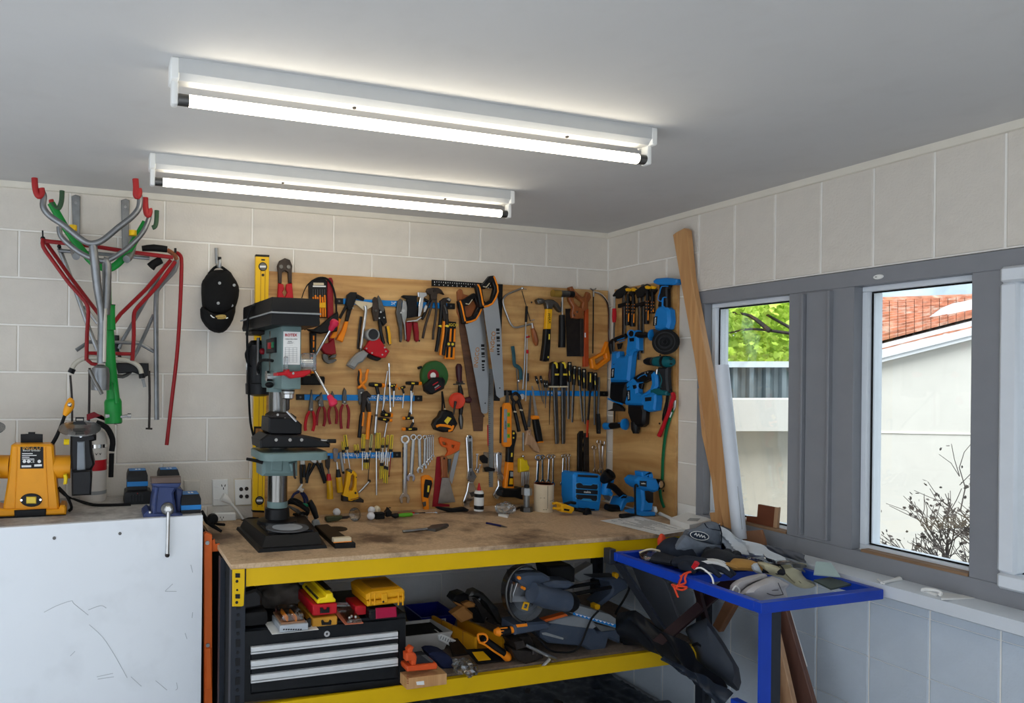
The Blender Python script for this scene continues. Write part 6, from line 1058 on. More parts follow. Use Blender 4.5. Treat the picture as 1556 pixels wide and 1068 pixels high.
make('yellow_puller', 'yellow bodied tool with a black rod and round foot lying by the speaker', 'tool', pt('body', yellow, F([(690, 855), (730, 840), (820, 875), (822, 900), (795, 938), (695, 920)], -.01, .03, .004), kids=[pt('slot', black, F([(718, 885), (775, 895), (765, 912), (715, 905)], .03, .032, .001))]), pt('arm', yellow, S([(600, 835), (640, 828), (700, 850)], 13, .02), S([(605, 880), (650, 885), (700, 880)], 13, .02)), pt('rod', black, S([(820, 890), (880, 905), (920, 915)], 17, .02)), pt('foot', black, (lambda c, q: lathe([(q, -.008), (q, .006), (q*.7, .01), (q*.6, .004), (0, .004)], c, V((.25, -.9, .1)), 20))(on(952, 930, .02), mpp(952, 930)*52)), pt('grip', black, S([(720, 840), (780, 822), (830, 830)], 16, -.02)))
fr(0, 0, 1)
balls = [(511.5, 784, 'golf ball alone behind the dark green knife'), (563.5, 790, 'golf ball at the front of a group of three'), (564.5, 781, 'golf ball at the back left of a group of three'), (572.5, 780, 'cream golf ball at the back right of a group of three')]
for i, (u, v, l_) in enumerate(balls):
    c = onz(u, v, ZT)+V((0, 0, .0185)); make('golf_ball', l_, 'ball', pt('ball', mat('golf_white', (232, 232, 236), .35, var=.02, bump=.5, bscale=300) if i < 3 else mat('golf_cream', (220, 206, 178), .4, var=.02), ball(c, .0185, n=20)), group='golf balls on the bench')
onb(514, 793); F_()
make('sheath_knife', 'dark olive sheath knife lying on the bench', 'knife', pt('handle', mat('olive_plastic', (58, 62, 40), .45), F([(478, 925), (500, 912), (640, 902), (700, 900), (690, 940), (640, 965), (500, 982), (480, 965)], -.012, .012, .004)), pt('blade', bsteel, F([(690, 905), (780, 898), (805, 912), (760, 935), (690, 940)], -.004, .004, .001)))
onb(545, 791); F_()
make('clear_lens', 'clear curved plastic cup standing on edge', 'cup', pt('shell', clearp, (lambda c, q: lathe([(q*.2, -.012), (q*.7, -.008), (q, .006), (q*1.02, .012), (q*.97, .012), (q*.66, -.004), (q*.18, -.009)], c, V((-.8, -.6, .1)), 22))(on(872, 870, 0), mpp(872, 870)*88)))
_o = scene.objects['clear_lens']; _o.location.z = ZT
onb(577, 789); F_(); make('black_block', 'small black rectangular block beside the golf balls', 'block', pt('block', rubber, PB(1130, 855, 1255, 945, .03, .003)), pt('ridge', black, PB(1140, 870, 1245, 880, .002, .0)))
onb(595, 787); F_(); make('black_connector', 'small black plastic connector by the green grip', 'connector', pt('body', black, F([(1262, 850), (1290, 820), (1300, 790), (1320, 815), (1350, 850), (1340, 905), (1280, 915)], -.012, .012, .004)), pt('tail', rubber, S([(1295, 815), (1310, 785), (1330, 790)], 6, 0)))
onb(615, 787); F_(); make('screwdriver', 'screwdriver with a lime green grip lying on the bench', 'screwdriver', pt('grip', mat('lime_grip', (96, 170, 44), .4), S([(1420, 890), (1500, 885), (1560, 880), (1610, 876)], 26, .0, rr=[24, 28, 28, 22], n=10)), pt('cap', black, S([(1345, 890), (1385, 895), (1425, 890)], 30, .0, rr=[22, 36, 30], n=10)), pt('shank', steel, S([(1610, 876), (1700, 868)], 6, .0)))
onb(630, 783); G(); make('red_screwdriver', 'slim red screwdriver lying along the foot of the board', 'screwdriver', pt('grip', red, S([(100, 1062), (200, 1055), (280, 1052)], 13, 0)), pt('shank', bsteel, S([(280, 1052), (400, 1046)], 6, 0)), pt('tip', chrome, S([(500, 1045), (525, 1050)], 12, 0), S([(400, 1046), (500, 1046)], 5, 0)))
onb(690, 778); G(); make('black_clamp', 'flat black plastic clamp lying below the paint scraper', 'clamp', pt('body', rubber, F([(530, 1010), (560, 1003), (640, 1012), (720, 1022), (830, 1005), (880, 1030), (860, 1050), (700, 1058), (640, 1052), (560, 1030)], -.02, .01, .004)))
onb(728, 776); G(); make('glue_bottle', 'small white glue bottle with a red spout standing by the wrench', 'bottle', pt('bottle', print_w, (lambda c, q: lathe([(52*q, 0), (52*q, 190*q), (44*q, 215*q), (16*q, 222*q)], c, n=18))(on(980, 1030), mpp(980, 1030))), pt('label_band', print_k, (lambda c, q: lathe([(53*q, 20*q), (53*q, 60*q)], c, n=18))(on(980, 1030), mpp(980, 1030)), (lambda c, q: lathe([(53*q, 150*q), (53*q, 188*q)], c, n=18))(on(980, 1030), mpp(980, 1030))), pt('spout', red, (lambda c, q: lathe([(22*q, 218*q), (18*q, 250*q), (6*q, 300*q)], c, n=12))(on(980, 1030), mpp(980, 1030))))
fr(0, 0, 1)
def low(u, v, z=.0): return onz(u, v, ZT+z)
make('shavings_bag', 'clear crumpled bag of wood plugs and auger bits', 'bag', pt('bag', clearp, (lambda c: (lambda bm: [setattr(v, 'co', c+V((v.co.x*.05, v.co.y*.035, max(-.022, v.co.z*.032)))*(1+.3*mnoise.noise(v.co*3))) for v in bmesh.ops.create_icosphere(bm, subdivisions=3, radius=1)['verts']]))(low(768, 775, .025))), pt('auger_bit', iron, *[tube([low(768+i*5, 781-i), low(786+i*3, 774-i)], .006, n=7) for i in range(2)]), pt('brass_piece', beige, *[ball(low(755+i*3, 779-(i % 2), .004), .004, n=6) for i in range(4)], kind='stuff'))
_o = scene.objects['shavings_bag']; _o.location.z = ZT+.001
make('carpenter_pencil_white', 'small white eraser block lying before the bag', 'eraser', pt('block', white, prism([low(757, 784), low(771, 787), low(773, 785), low(759, 782)], V((0, 0, .010)), .001)))
make('ball_pen', 'dark blue ball pen lying on the open bench top', 'pen', pt('barrel', mat('navy_pen', (26, 28, 80), .35), tube([low(739, 794.5, .005), low(762, 799, .005)], .0048, n=8)), pt('tip', dsteel, tube([low(762, 799, .005), low(771, 801, .005)], .004, rr=[.0045, .001], n=8)))
make('open_wrench', 'dull grey adjustable pliers lying on the open bench top', 'wrench', pt('handle', galv, tube([low(612, 807, .006), low(625, 806, .007), (low(650, 803, .007))], .009, n=8, flat=.6, nrm=(0, 0, 1), k=2)), pt('head', dsteel, prism([low(648, 806), low(662, 808), low(680, 802), low(672, 800), low(656, 801)], V((0, 0, .012)), .002)), pt('jaw', dsteel, prism([low(661, 800), low(680, 798), low(682, 800), low(665, 802)], V((0, 0, .010)), .002)))
for n_ in ('black_clamp', 'glue_bottle', 'red_screwdriver'): scene.objects[n_].location.z = ZT+.0005
# ---------------------------------------------------------------- drill press
dg = mat('press_green', (112, 134, 132), .4, var=.05)
cxp, cyp = -1.965, -.40
dp = []
dp.append(pt('base', black, loft([[(-2.098, -.655, ZT), (-1.828, -.655, ZT), (-1.768, -.235, ZT), (-2.105, -.235, ZT)], [(-2.094, -.650, ZT+.012), (-1.832, -.650, ZT+.012), (-1.775, -.24, ZT+.012), (-2.10, -.24, ZT+.012)], [(-2.080, -.635, ZT+.014), (-1.845, -.635, ZT+.014), (-1.79, -.25, ZT+.014), (-2.09, -.25, ZT+.014)], [(-2.062, -.615, ZT+.052), (-1.848, -.60, ZT+.052), (-1.81, -.28, ZT+.052), (-2.08, -.28, ZT+.052)]]), kids=[pt('raised_plate', black, box((-2.045, -.585, ZT+.052), (-1.865, -.44, ZT+.058), .002))]))
dp.append(pt('column', mat('column_steel', (120, 118, 114), .22, 1, var=.25, scale=12, stretch=(20, 20, 1)), cyl((cxp, cyp, ZT+.05), (cxp, cyp, 1.78), .041, n=28), kids=[pt('foot_flange', black, lathe([(.085, .05), (.08, .068), (.052, .075), (.05, .115), (.045, .12)], (cxp, cyp, ZT), n=28)), pt('foot_ring', dg, lathe([(.043, .115), (.043, .145)], (cxp, cyp, ZT), n=28))]))
fr(340, 420, 220/979)
py(-.585)
tz0, tz1 = 1.268, 1.298
tabl = [(-2.072+.05*(1-math.cos(t)), 0, 0) for t in (0,)]
def rrect(x0, x1, y0, y1, r, z):
    o_ = []
    for cx_, cy_, a0 in ((x1-r, y1-r, 0), (x0+r, y1-r, 90), (x0+r, y0+r, 180), (x1-r, y0+r, 270)):
        for k in range(6): o_.append(V((cx_+r*math.cos(R(a0+k*18)), cy_+r*math.sin(R(a0+k*18)), z)))
    return o_
dp.append(pt('work_table', dg, prism(rrect(-2.075, -1.80, -.60, -.34, .05, tz0), V((0, 0, tz1-tz0)), .004)))
fr(340, 630, 220/1022); py(-.47)
dp.append(pt('table_bracket', dg, F([(272, 295), (420, 300), (525, 300), (525, 435), (275, 435)], -.10, .02, .012), kids=[pt('clamp_boss', dg, F([(465, 345), (520, 330), (522, 410), (480, 405)], .02, .04, .006)), pt('clamp_screw', bsteel, S([(495, 340), (500, 440), (508, 450)], 8, .045)), pt('cast_web', dg, F([(335, 315), (420, 320), (415, 400), (335, 395)], .02, .026, .004))]))
dp.append(pt('clamp_lever', black, S([(275, 335), (215, 322), (160, 312)], 12, .03, rr=[16, 12, 10], k=2)))
fr(340, 420, 220/979)
hx0, hx1 = -2.004, -1.925
dp.append(pt('head_casting', dg, box((hx0, -.60, 1.545), (hx1, -.23, 1.79), .006, seg=2), kids=[pt('collar', dg, cyl((cxp, cyp, 1.53), (cxp, cyp, 1.60), .05, n=24))]))
py(-.6005)
a, b = on(400, 595), on(508, 375)
dp.append(pt('name_plate', print_w, box((hx0+.006, -.602, a.z), (hx1-.006, -.60, b.z), 0), kids=[pt('maker_lettering', red, TX('ROTEX', 455, 397, 26, .0016, 0, bold=.0004)), pt('plate_lettering', print_k, TX('5 SPEED DRILL PRESS', 455, 424, 9.5, .0016), *[TX(s_, 455, 440+i*11, 9, .0016) for i, s_ in enumerate(('MODEL  .....', 'CAPACITY  ....', '... ... ....'))]), pt('speed_chart', grey, *[F([(412, 480+i*14), (498, 480+i*14), (498, 482+i*14), (412, 482+i*14)], .0015, .0019, 0) for i in range(8)], *[F([(415+i*26, 480), (417+i*26, 480), (417+i*26, 580), (415+i*26, 580)], .0015, .0019, 0) for i in range(4)], kind='stuff')]))
def side(u, v, off=0): return onx(u, v, hx0-off)
sw = [side(u, v, .004) for u, v in ((298, 425), (352, 412), (352, 515), (298, 522))]
dp.append(pt('switch_box', black, prism([V((hx0+.002, p.y, p.z)) for p in sw], V((-.014, 0, 0)), .003), kids=[pt('stop_button', red, prism([V((hx0-.012, p.y, p.z)) for p in [side(u, v, .012) for u, v in ((305, 448), (320, 446), (320, 488), (305, 490))]], V((-.006, 0, 0)), .001)), pt('start_button', mat('green_button', (20, 110, 70), .4), prism([V((hx0-.012, p.y, p.z)) for p in [side(u, v, .012) for u, v in ((326, 445), (338, 443), (338, 482), (326, 484))]], V((-.005, 0, 0)), .001))]))
cb = [(-2.058, -.66), (-1.872, -.66), (-1.872, -.20), (-2.078, -.20)]
dp.append(pt('belt_cover', black, loft([[(x, y, 1.788) for x, y in cb], [(x-.004*(x < -1.97)+.003*(x > -1.97), y, 1.80) for x, y in cb], [(x, y, 1.822) for x, y in cb], [(x, y, 1.88) for x, y in cb], [(x*.99-.0195, y*.985-.006, 1.892) for x, y in cb]]), kids=[pt('cover_seam', grey, tube([(-2.086, -.19, 1.834), (-2.062, -.664, 1.834), (-1.868, -.664, 1.834)], .0035, n=6))]))
dp.append(pt('cover_pan', bsteel, box((-2.06, -.30, 1.772), (-1.90, -.16, 1.788), .003)))
dp.append(pt('motor', black, lathe([(.02, 1.505), (.060, 1.515), (.062, 1.56), (.058, 1.565), (.058, 1.73), (.04, 1.75)], (-2.0, -.19, 0), n=24), kids=[pt('motor_plate', chrome, box((-2.064, -.215, 1.60), (-2.058, -.195, 1.71), .002)), pt('tension_knob', dred, ball((-2.01, -.29, 1.70), .014, n=10)), pt('tension_bar', dsteel, tube([(-2.02, -.25, 1.60), (-2.02, -.25, 1.76)], .008, n=8))]))
dp.append(pt('depth_boss', chrome, cyl((hx0-.03, -.47, 1.595), (hx0, -.47, 1.595), .022, n=18), kids=[pt('boss_wire', rubber, tube([onx(330, 570, hx0-.03), onx(300, 565, hx0-.05), onx(250, 570, hx0-.05), onx(228, 620, hx0-.04), onx(240, 660, hx0-.03)], .006, n=8, k=3)), pt('depth_knob', black, ball((hx0-.02, -.485, 1.56), .018, (1, 1, .7), 10))]))
hub = ony(600, 592, -.50)
dp.append(pt('feed_hub', chrome, cyl((hx1-.005, -.50, hub.z), (hub.x, -.50, hub.z), .021, n=20), kids=[pt('hub_cap', red, ball((hub.x, -.50, hub.z), .019, (.8, 1, 1), 14))]))
k1, k2 = ony(744, 322, -.58), ony(735, 846, -.56); h0 = V((hub.x-.008, -.50, hub.z))
for k_ in (k1, k2, V((hub.x+.05, -.33, hub.z+.0))): dp.append(pt('feed_spoke', chrome, tube([h0, k_], .0055, n=10), kids=[pt('spoke_knob', mat('knob_red', (206, 40, 74), .4), lathe([(.008, -.03), (.012, -.022), (.013, -.01), (.018, 0), (.0185, .008), (.014, .017), (0, .021)], k_, k_-h0, 16))]))
py(-.56); sp = on(436, 700)
dp.append(pt('quill', dsteel, lathe([(.013, on(436, 700).z), (.013, 1.56)], (sp.x, -.56, 0), n=18), kids=[pt('chuck_band', black, lathe([(.0262, on(436, 776).z), (.0266, on(436, 772).z), (.0262, on(436, 768).z)], (sp.x, -.56, 0), n=22)), pt('chuck', steel, lathe([(.016, on(436, 830).z), (.023, on(436, 822).z), (.0235, on(436, 795).z), (.026, on(436, 790).z), (.026, on(436, 768).z), (.0235, on(436, 762).z), (.024, on(436, 732).z), (.018, on(436, 726).z), (.014, on(436, 690).z)], (sp.x, -.56, 0), n=22)), pt('drill_bit', bsteel, lathe([(.003, on(430, 905).z), (.007, on(430, 895).z), (.007, on(430, 830).z)], (sp.x, -.56, 0), n=8))]))
gz0, gz1 = on(500, 640).z, on(500, 520).z
dp += [pt('chip_guard', clearp, box((hx1+.002, -.635, gz0), (hx1+.052, -.585, gz1), .004)), pt('chip_guard', clearp, box((hx0+.005, -.635, gz0), (hx0+.018, -.61, gz1-.015), .003))]
py(-.63); dp.append(pt('guard_ring', red, F([(362, 652), (415, 645), (418, 628), (445, 628), (450, 645), (520, 640), (590, 628), (590, 655), (540, 680), (455, 690), (420, 668), (362, 672)], -.06, .004, .004), kids=[pt('guard_bolt', chrome, DK(470, 655, 9, .004, .009, 10))]))
dp.append(pt('power_lead', rubber, tube([(-2.05, -.40, 1.90)]+[ony(u, v, y) for u, v, y in ((240, 180, -.40), (195, 200, -.40), (165, 270, -.35), (158, 420, -.34), (165, 600, -.32), (170, 800, -.25), (180, 980, -.16), (205, 1090, -.12))]+[ony(238+340-340, 1000+180, -.10)], .0055, n=8, k=3), tube([onx(190, 450, hx0-.07), onx(150, 520, hx0-.07), onx(165, 590, hx0-.07), onx(180, 610, hx0-.06)], .0055, n=8, k=3)))
make('drill_press', 'grey green bench drill press with black belt cover and red knobbed spokes', 'drill press', *dp)
# cross vice on the press table
fr(340, 420, 220/979); py(-.55)
make('cross_vice', 'black cross slide vice clamped on the drill press table', 'vice', pt('upper_jaw', bsteel, F([(318, 940), (350, 920), (460, 925), (495, 950), (490, 985), (530, 1000), (530, 1060), (320, 1060)], -.10, .0, .006), kids=[pt('bolt', chrome, DK(415, 965, 11, .0, .006, 10), DK(365, 935, 9, .0, .006, 10))]), pt('handle_bar', chrome, S([(425, 912), (490, 980)], 9, .02)),
     (fr(340, 630, 220/1022) or pt('slide', black, F([(320, 20), (500, 20), (555, 70), (550, 140), (340, 140), (315, 120)], -.12, .01, .006))), pt('base', black, F([(255, 180), (310, 140), (575, 150), (640, 165), (755, 205), (752, 232), (260, 238)], -.14, .02, .006), kids=[pt('bolt', chrome, *[DK(u, 178, 12, .02, .026, 10) for u in (370, 468, 550)])]),
     pt('lead_screw', black, S([(575, 160), (650, 175), (680, 182)], 16, .0, n=10), kids=[pt('screw_collar', chrome, S([(665, 183), (740, 186)], 13, .0))]), pt('crank', black, S([(735, 186), (790, 186)], 15, .01, n=10)))
make('abrasive_disc', 'grey ring shaped abrasive disc lying on the drill press base', 'disc', pt('disc', mat('disc_grey', (92, 92, 94), .8), lathe([(.03, .0), (.085, .0), (.085, .004), (.03, .004)], (-1.955, -.53, ZT+.0585), n=36)), pt('paper_label', mat('disc_label', (176, 180, 184), .6), lathe([(.031, .0042), (.06, .0042), (.06, .005), (.031, .005)], (-1.955, -.53, ZT+.0585), n=32)))
# oilstone case, cables and brush behind the press
fr(340, 630, 220/1022)
o0, o1, o2, o3 = [onz(u, v, ZT) for u, v in ((785, 945), (930, 940), (735, 805), (640, 815))]
make('oilstone_case', 'long black case with a worn tan stone block at its front end', 'case', pt('case', black, prism([o0, o1, o2, o3], V((0, 0, .022)), .004)), pt('stone', beige, (lambda p: box((p.x, p.y-.005, ZT+.022), (p.x+.072, p.y+.022, ZT+.04), .002))(onz(775, 905, ZT+.022)), kids=[pt('stone_stripe', orange, (lambda p: box((p.x-.0005, p.y-.0055, ZT+.023), (p.x+.0725, p.y+.0, ZT+.026), 0))(onz(775, 905, ZT+.022)))]))
make('thin_disc', 'dark thin cutting disc lying on the bench behind the oilstone case', 'disc', pt('disc', bsteel, lathe([(.006, 0), (.045, 0), (.045, .003), (.006, .003)], onz(800, 808, ZT), n=28)))
py(yfoot(700, 800, ZT)+.03); make('round_brush', 'black handled tool with a grey rounded end leaning by the press base', 'tool', pt('handle', black, S([(605, 610), (630, 660), (655, 730)], 22, .0, rr=[20, 24, 18], k=2, n=10)), pt('head', grey, F([(630, 755), (650, 740), (675, 745), (685, 775), (675, 805), (640, 808), (628, 785)], -.01, .01, .005)))
py(-.12); make('cable_heap', 'tangle of black leads and clamps heaped behind the press column', 'cables', pt('lead', rubber, *[S([(430+i*9, 690-12*i), (480+i*22, 640+i*18), (540+i*14, 660+i*20), (600-i*6, 720+i*6), (560, 770-i*8), (490+i*10, 745)], 9, -.02+.03*i, k=4) for i in range(5)]), pt('clip', dsteel, S([(450, 690), (520, 720), (590, 775)], 9, .09), S([(470, 700), (540, 750), (580, 770)], 7, .10)), pt('green_clip', mat('green_clip', (20, 130, 90), .4), S([(560, 680), (610, 685)], 12, .0)))
_o = scene.objects['cable_heap']; _o.location.z = ZT+.001
# long spirit level behind the press
fr(0, 0, 1); py(-.045)
ly = mat('level_yellow', (240, 190, 24), .35, var=.02)
make('spirit_level', 'long yellow spirit level standing upright behind the drill press', 'level', pt('rail', ly, F([(388.8, 389), (409.2, 390), (401.6, 776), (384, 775)], .0, .024, .001, [[(388, 650), (400, 650), (399.5, 672), (387.5, 672)]]), kids=[pt('groove', woodh, *[S([(391+g, 410), (386.2+g, 770)], .35, .0242, n=4) for g in (5.5, 12)], kind='stuff')]), pt('end_cap', black, F([(389, 386.3), (409.6, 387.3), (409.3, 390.5), (388.9, 389.5)], -.001, .026, .001)), pt('end_cap', black, F([(384, 775), (401.5, 776), (401.4, 779), (383.9, 778)], -.001, .026, .001)),
     *[pt('vial_ring', black, DK(u, v, 6.6, .02, .027, 20), kids=[pt('vial', dsteel, DK(u, v, 5.2, .027, .0285, 18)), pt('vial_bar', print_w, F([(u-4.5, v-1.5), (u+4.5, v-1.5), (u+4.5, v+1.5), (u-4.5, v+1.5)], .0285, .0295, 0))]) for u, v in ((399.5, 405), (394.5, 760.5))], pt('screw', bsteel, DK(399.7, 417.8, 2.2, .024, .026, 8)), pt('hand_hole_rim', black, F([(386, 648), (402, 648), (401.5, 674), (385.5, 674)], .018, .026, .001, [[(388.5, 651), (399.5, 651), (399, 671), (388, 671)]])), pt('lettering', print_k, TX('INGCO', 396.5, 586, 7, .0242, -90), F([(397, 393.5), (402.6, 393.8), (402.6, 396), (397, 395.7)], .024, .0246, 0)))
# ---------------------------------------------------------------- white counter on the left
dirtw = wood('worn_ply_top', (172, 168, 163), (200, 196, 190), .65, (4, 4, 4), 7, ((84, 74, 66), .6, 6), .1)
mel = mat('white_melamine', (236, 240, 244), .35, var=.015, scale=3, dirt=.12, dcol=(150, 150, 150), dscale=7)
f0, f1 = V((-4.19, -.64, 0)), V((-2.287, -.518, 0)); fd = (f1-f0).normalized(); fn = V((fd.y, -fd.x, 0))
T_ = V((0, 0, 1))
pn = pt('front_panel', mel, prism([f0, f1, f1-fn*.018, f0-fn*.018], T_*(ZC-.001), .001))
def fp(u, v):      # pixel -> counter front
    d = ray(u, v); t = (f0-EYE).dot(fn)/d.dot(fn); return EYE+d*t
fr(0, 760, 340/1179)
scr = [[(232, 590), (300, 555), (375, 530), (390, 545), (465, 605)], [(465, 578), (530, 555), (560, 568)], [(470, 655), (540, 720), (600, 810), (670, 935)], [(510, 930), (595, 912)], [(515, 942), (600, 930)], [(870, 478), (910, 440)], [(870, 480), (930, 480)], [(370, 820), (395, 795)], [(930, 960), (935, 990), (925, 1000)], [(820, 950), (880, 1000)], [(690, 930), (745, 980)], [(1005, 340), (1015, 380)], [(1015, 590), (1012, 620)], [(975, 700), (985, 730)]]
screws = [pt('screw', dsteel, cyl(fp(u, v), fp(u, v)+fn*.002, .006, n=10)) for u, v in ((286, 199), (632, 175))]
make('white_counter', 'white melamine fronted counter with a worn plywood top', 'counter', pn, pt('counter_top', dirtw, prism([f0-fn*.0181, f1-fn*.0181, V((-2.287, -.003, 0)), V((-4.19, -.003, 0))], T_*.03)), pt('side_panel', mel, box((-2.305, -.497, 0), (-2.287, -.006, ZC-.031), 0)), pt('scuff', mat('scuff_grey', (186, 190, 194), .6), *[tube([fp(*p)+fn*.0002 for p in l_], .0011, n=4, k=3) for l_ in scr], kind='stuff'), *screws)
for ch in scene.objects['white_counter'].children:
    if ch.name.startswith('counter_top'): ch.location.z += ZC-.03
# bench grinder
fr(0, 620, 360/1556); gy = -.385; py(gy)
gor = mat('grinder_orange', (240, 160, 28), .38, var=.05)
gp_ = []
gp_.append(pt('body', gor, F([(72, 245), (85, 240), (335, 238), (350, 250), (362, 400), (388, 660), (385, 672), (20, 672), (18, 660), (48, 480)], -.09, .0, .012), kids=[pt('body_rib', gor, S([(110, 255), (108, 400), (95, 660)], 4, .001), S([(296, 255), (300, 400), (318, 660)], 4, .001))]))
for u0, u1 in ((350, 465), (62, -60)): gp_.append(pt('motor_end', gor, S([(u0, 385), (u1, 385)], 78, -.045, n=26)))
gp_.append(pt('foot', gor, F([(-60, 672), (-40, 650), (25, 665), (385, 665), (395, 640), (425, 640), (435, 660), (432, 700), (-60, 718)], -.10, .012, .006), kids=[pt('foot_panel', black, F([(92, 672), (303, 662), (300, 708), (95, 718)], .012, .018, .003)), pt('foot_pad', rubber, F([(-60, 716), (432, 700), (430, 716), (-60, 735)], -.09, .012, .002))]))
gp_.append(pt('rating_plate', print_k, F([(134, 255), (284, 254), (286, 396), (132, 398)], .0, .0012, 0), kids=[pt('maker_lettering', mat('amber_print', (220, 160, 60), .5), TX('INGCO', 208, 262, 34, .0014)), pt('plate_lettering', print_w, TX('Bench Grinder', 208, 278, 18, .0014), *[F([(145, 296+i*12), (145+w_, 296+i*12), (145+w_, 301+i*12), (145, 301+i*12)], .0012, .0016, 0) for i, w_ in enumerate((70, 95, 48, 80))], TX('CE', 212, 350, 24, .0014), *[DK(u, 350, 11, .0012, .0016, 12) for u in (160, 188, 258)], F([(142, 376), (205, 375), (205, 388), (142, 389)], .0012, .0016, 0)), pt('white_tab', print_w, F([(225, 370), (275, 368), (275, 382), (225, 384)], .0012, .0016, 0))]))
gp_.append(pt('switch_plate', black, F([(205+72*math.cos(t*.314), 605+44*math.sin(t*.314)) for t in range(20)], .0, .006, .002), kids=[pt('rocker', mat('lit_rocker', (240, 206, 70), .3), F([(172, 583), (238, 583), (238, 628), (172, 628)], .006, .012, .003)), pt('screw', chrome, DK(140, 605, 8, .006, .008, 8), DK(266, 602, 8, .006, .008, 8))]))
gp_.append(pt('tool_tray', black, F([(135, 172), (185, 170), (185, 158), (230, 158), (230, 170), (280, 172), (280, 226), (240, 232), (235, 245), (165, 245), (160, 232), (135, 228)], -.085, -.075, .002)))
def guard(s):
    m_ = (lambda x: x) if s > 0 else (lambda x: 410-x)
    g = lambda P_: [(m_(u), v) for u, v in P_]
    return [pt('wheel_guard', black, F(g([(462, 180), (470, 165), (575, 168), (630, 175), (632, 212), (600, 220), (605, 300), (622, 370), (600, 410), (470, 430), (460, 300)]), -.12, .03, .008)), pt('wheel', mat('grinding_stone', (136, 142, 148), .85, bump=.3), F(g([(508, 222), (556, 220), (560, 410), (505, 415)]), -.02, .04, .004)),
            pt('work_rest', black, F(g([(468, 415), (600, 405), (605, 450), (598, 572), (470, 578)]), -.06, .06, .006)), pt('eye_shield', clear('shield_clear', (.82, .84, .86), .1, .1), (lambda c, q: lathe([(q*.97, -.001), (q, 0), (q, .003), (0, .0035)], c, V((0, -.32, .95)), 32))(on(m_(525), 135, .06), mpp(525, 135)*130)),
            pt('shield_bracket', black, F(g([(478, 108), (485, 90), (495, 90), (495, 60), (552, 60), (552, 90), (572, 108)]), .05, .058, .001, [g([(502, 70), (545, 70), (545, 84), (502, 84)])])), pt('rest_knob', mat('knob_yellow', (238, 204, 20), .4), S(g([(420, 222), (455, 222)]), 20, .02, n=8), kids=[]), pt('rest_knob', mat('knob_yellow', (238, 204, 20), .4), F(g([(415, 438), (438, 436), (445, 455), (440, 500), (415, 503), (420, 470)]), .0, .03, .003)), pt('guard_screw', chrome, DK(m_(530), 184, 9, .03, .034, 10))]
gp_ += guard(1)+guard(-1)
gp_.append(pt('lamp_neck', rubber, S([(338, 245), (370, 190), (400, 120), (425, 48)], 13, -.05, rr=[13, 13, 12, 11], k=3), kids=[pt('lamp_head', gor, S([(424, 48), (440, 20), (455, -10), (462, -45), (452, -65)], 28, -.05, rr=[14, 26, 32, 26, 10], k=2, n=12)), pt('lamp_lens', chrome, BL(458, -22, 16, -.02))]))
gp_.append(pt('power_lead', rubber, tube([V((p.x, p.y, max(p.z, ZC+.006))) for p in [ony(385, 520, gy+.05), ony(440, 580, gy+.04), ony(470, 650, gy+.04), ony(455, 700, gy+.05)]], .006, n=8, k=3), tube([ony(395, 540, gy+.08)]+[onz(u, v, ZC+.006) for u, v in ((450, 585), (560, 622), (650, 637), (860, 632))], .006, n=8, k=3)))
make('bench_grinder', 'orange bench grinder with black wheel guards and a bendy lamp', 'bench grinder', *gp_)
# fire extinguisher
c = V((-2.69, -.085, ZC)); 
make('fire_extinguisher', 'white fire extinguisher with a red top behind the grinder', 'fire extinguisher', pt('cylinder', mat('ext_white', (214, 208, 200), .3, var=.03), lathe([(.05, 0), (.053, .012), (.053, .265), (.045, .29), (.022, .305), (.02, .33)], c, n=24)), pt('label_band', red, lathe([(.0536, .13), (.0536, .175)], c, n=24)), pt('print_band', grey, lathe([(.0535, .03), (.0535, .045)], c, n=24)), pt('steel_band', chrome, lathe([(.0538, .225), (.0538, .24)], c, n=24)),
     pt('emblem', print_k, *[(lambda a_, z_: prism([c+V((.0545*math.sin(a_+t), -.0545*math.cos(a_+t), z_+s_)) for t, s_ in ((-.12, .012), (0, 0), (.12, .012), (0, .006))], V((0, -.0004, 0))))(a_, .195) for a_ in (.2, .5)]), pt('valve_handle', dred, prism([c+V(p) for p in ((-.03, -.02, .34), (.03, -.02, .36), (.075, -.02, .33), (.05, -.02, .345), (.0, -.02, .375), (-.03, -.02, .365))], V((0, .03, 0)), .003)), pt('hose', rubber, tube([c+V(p) for p in ((.01, -.02, .33), (.05, -.03, .31), (.075, -.03, .26), (.072, -.03, .21))], .012, n=10, k=3), tube([c+V((.072, -.03, .20)), c+V((.070, -.03, .10))], .011, n=10)))
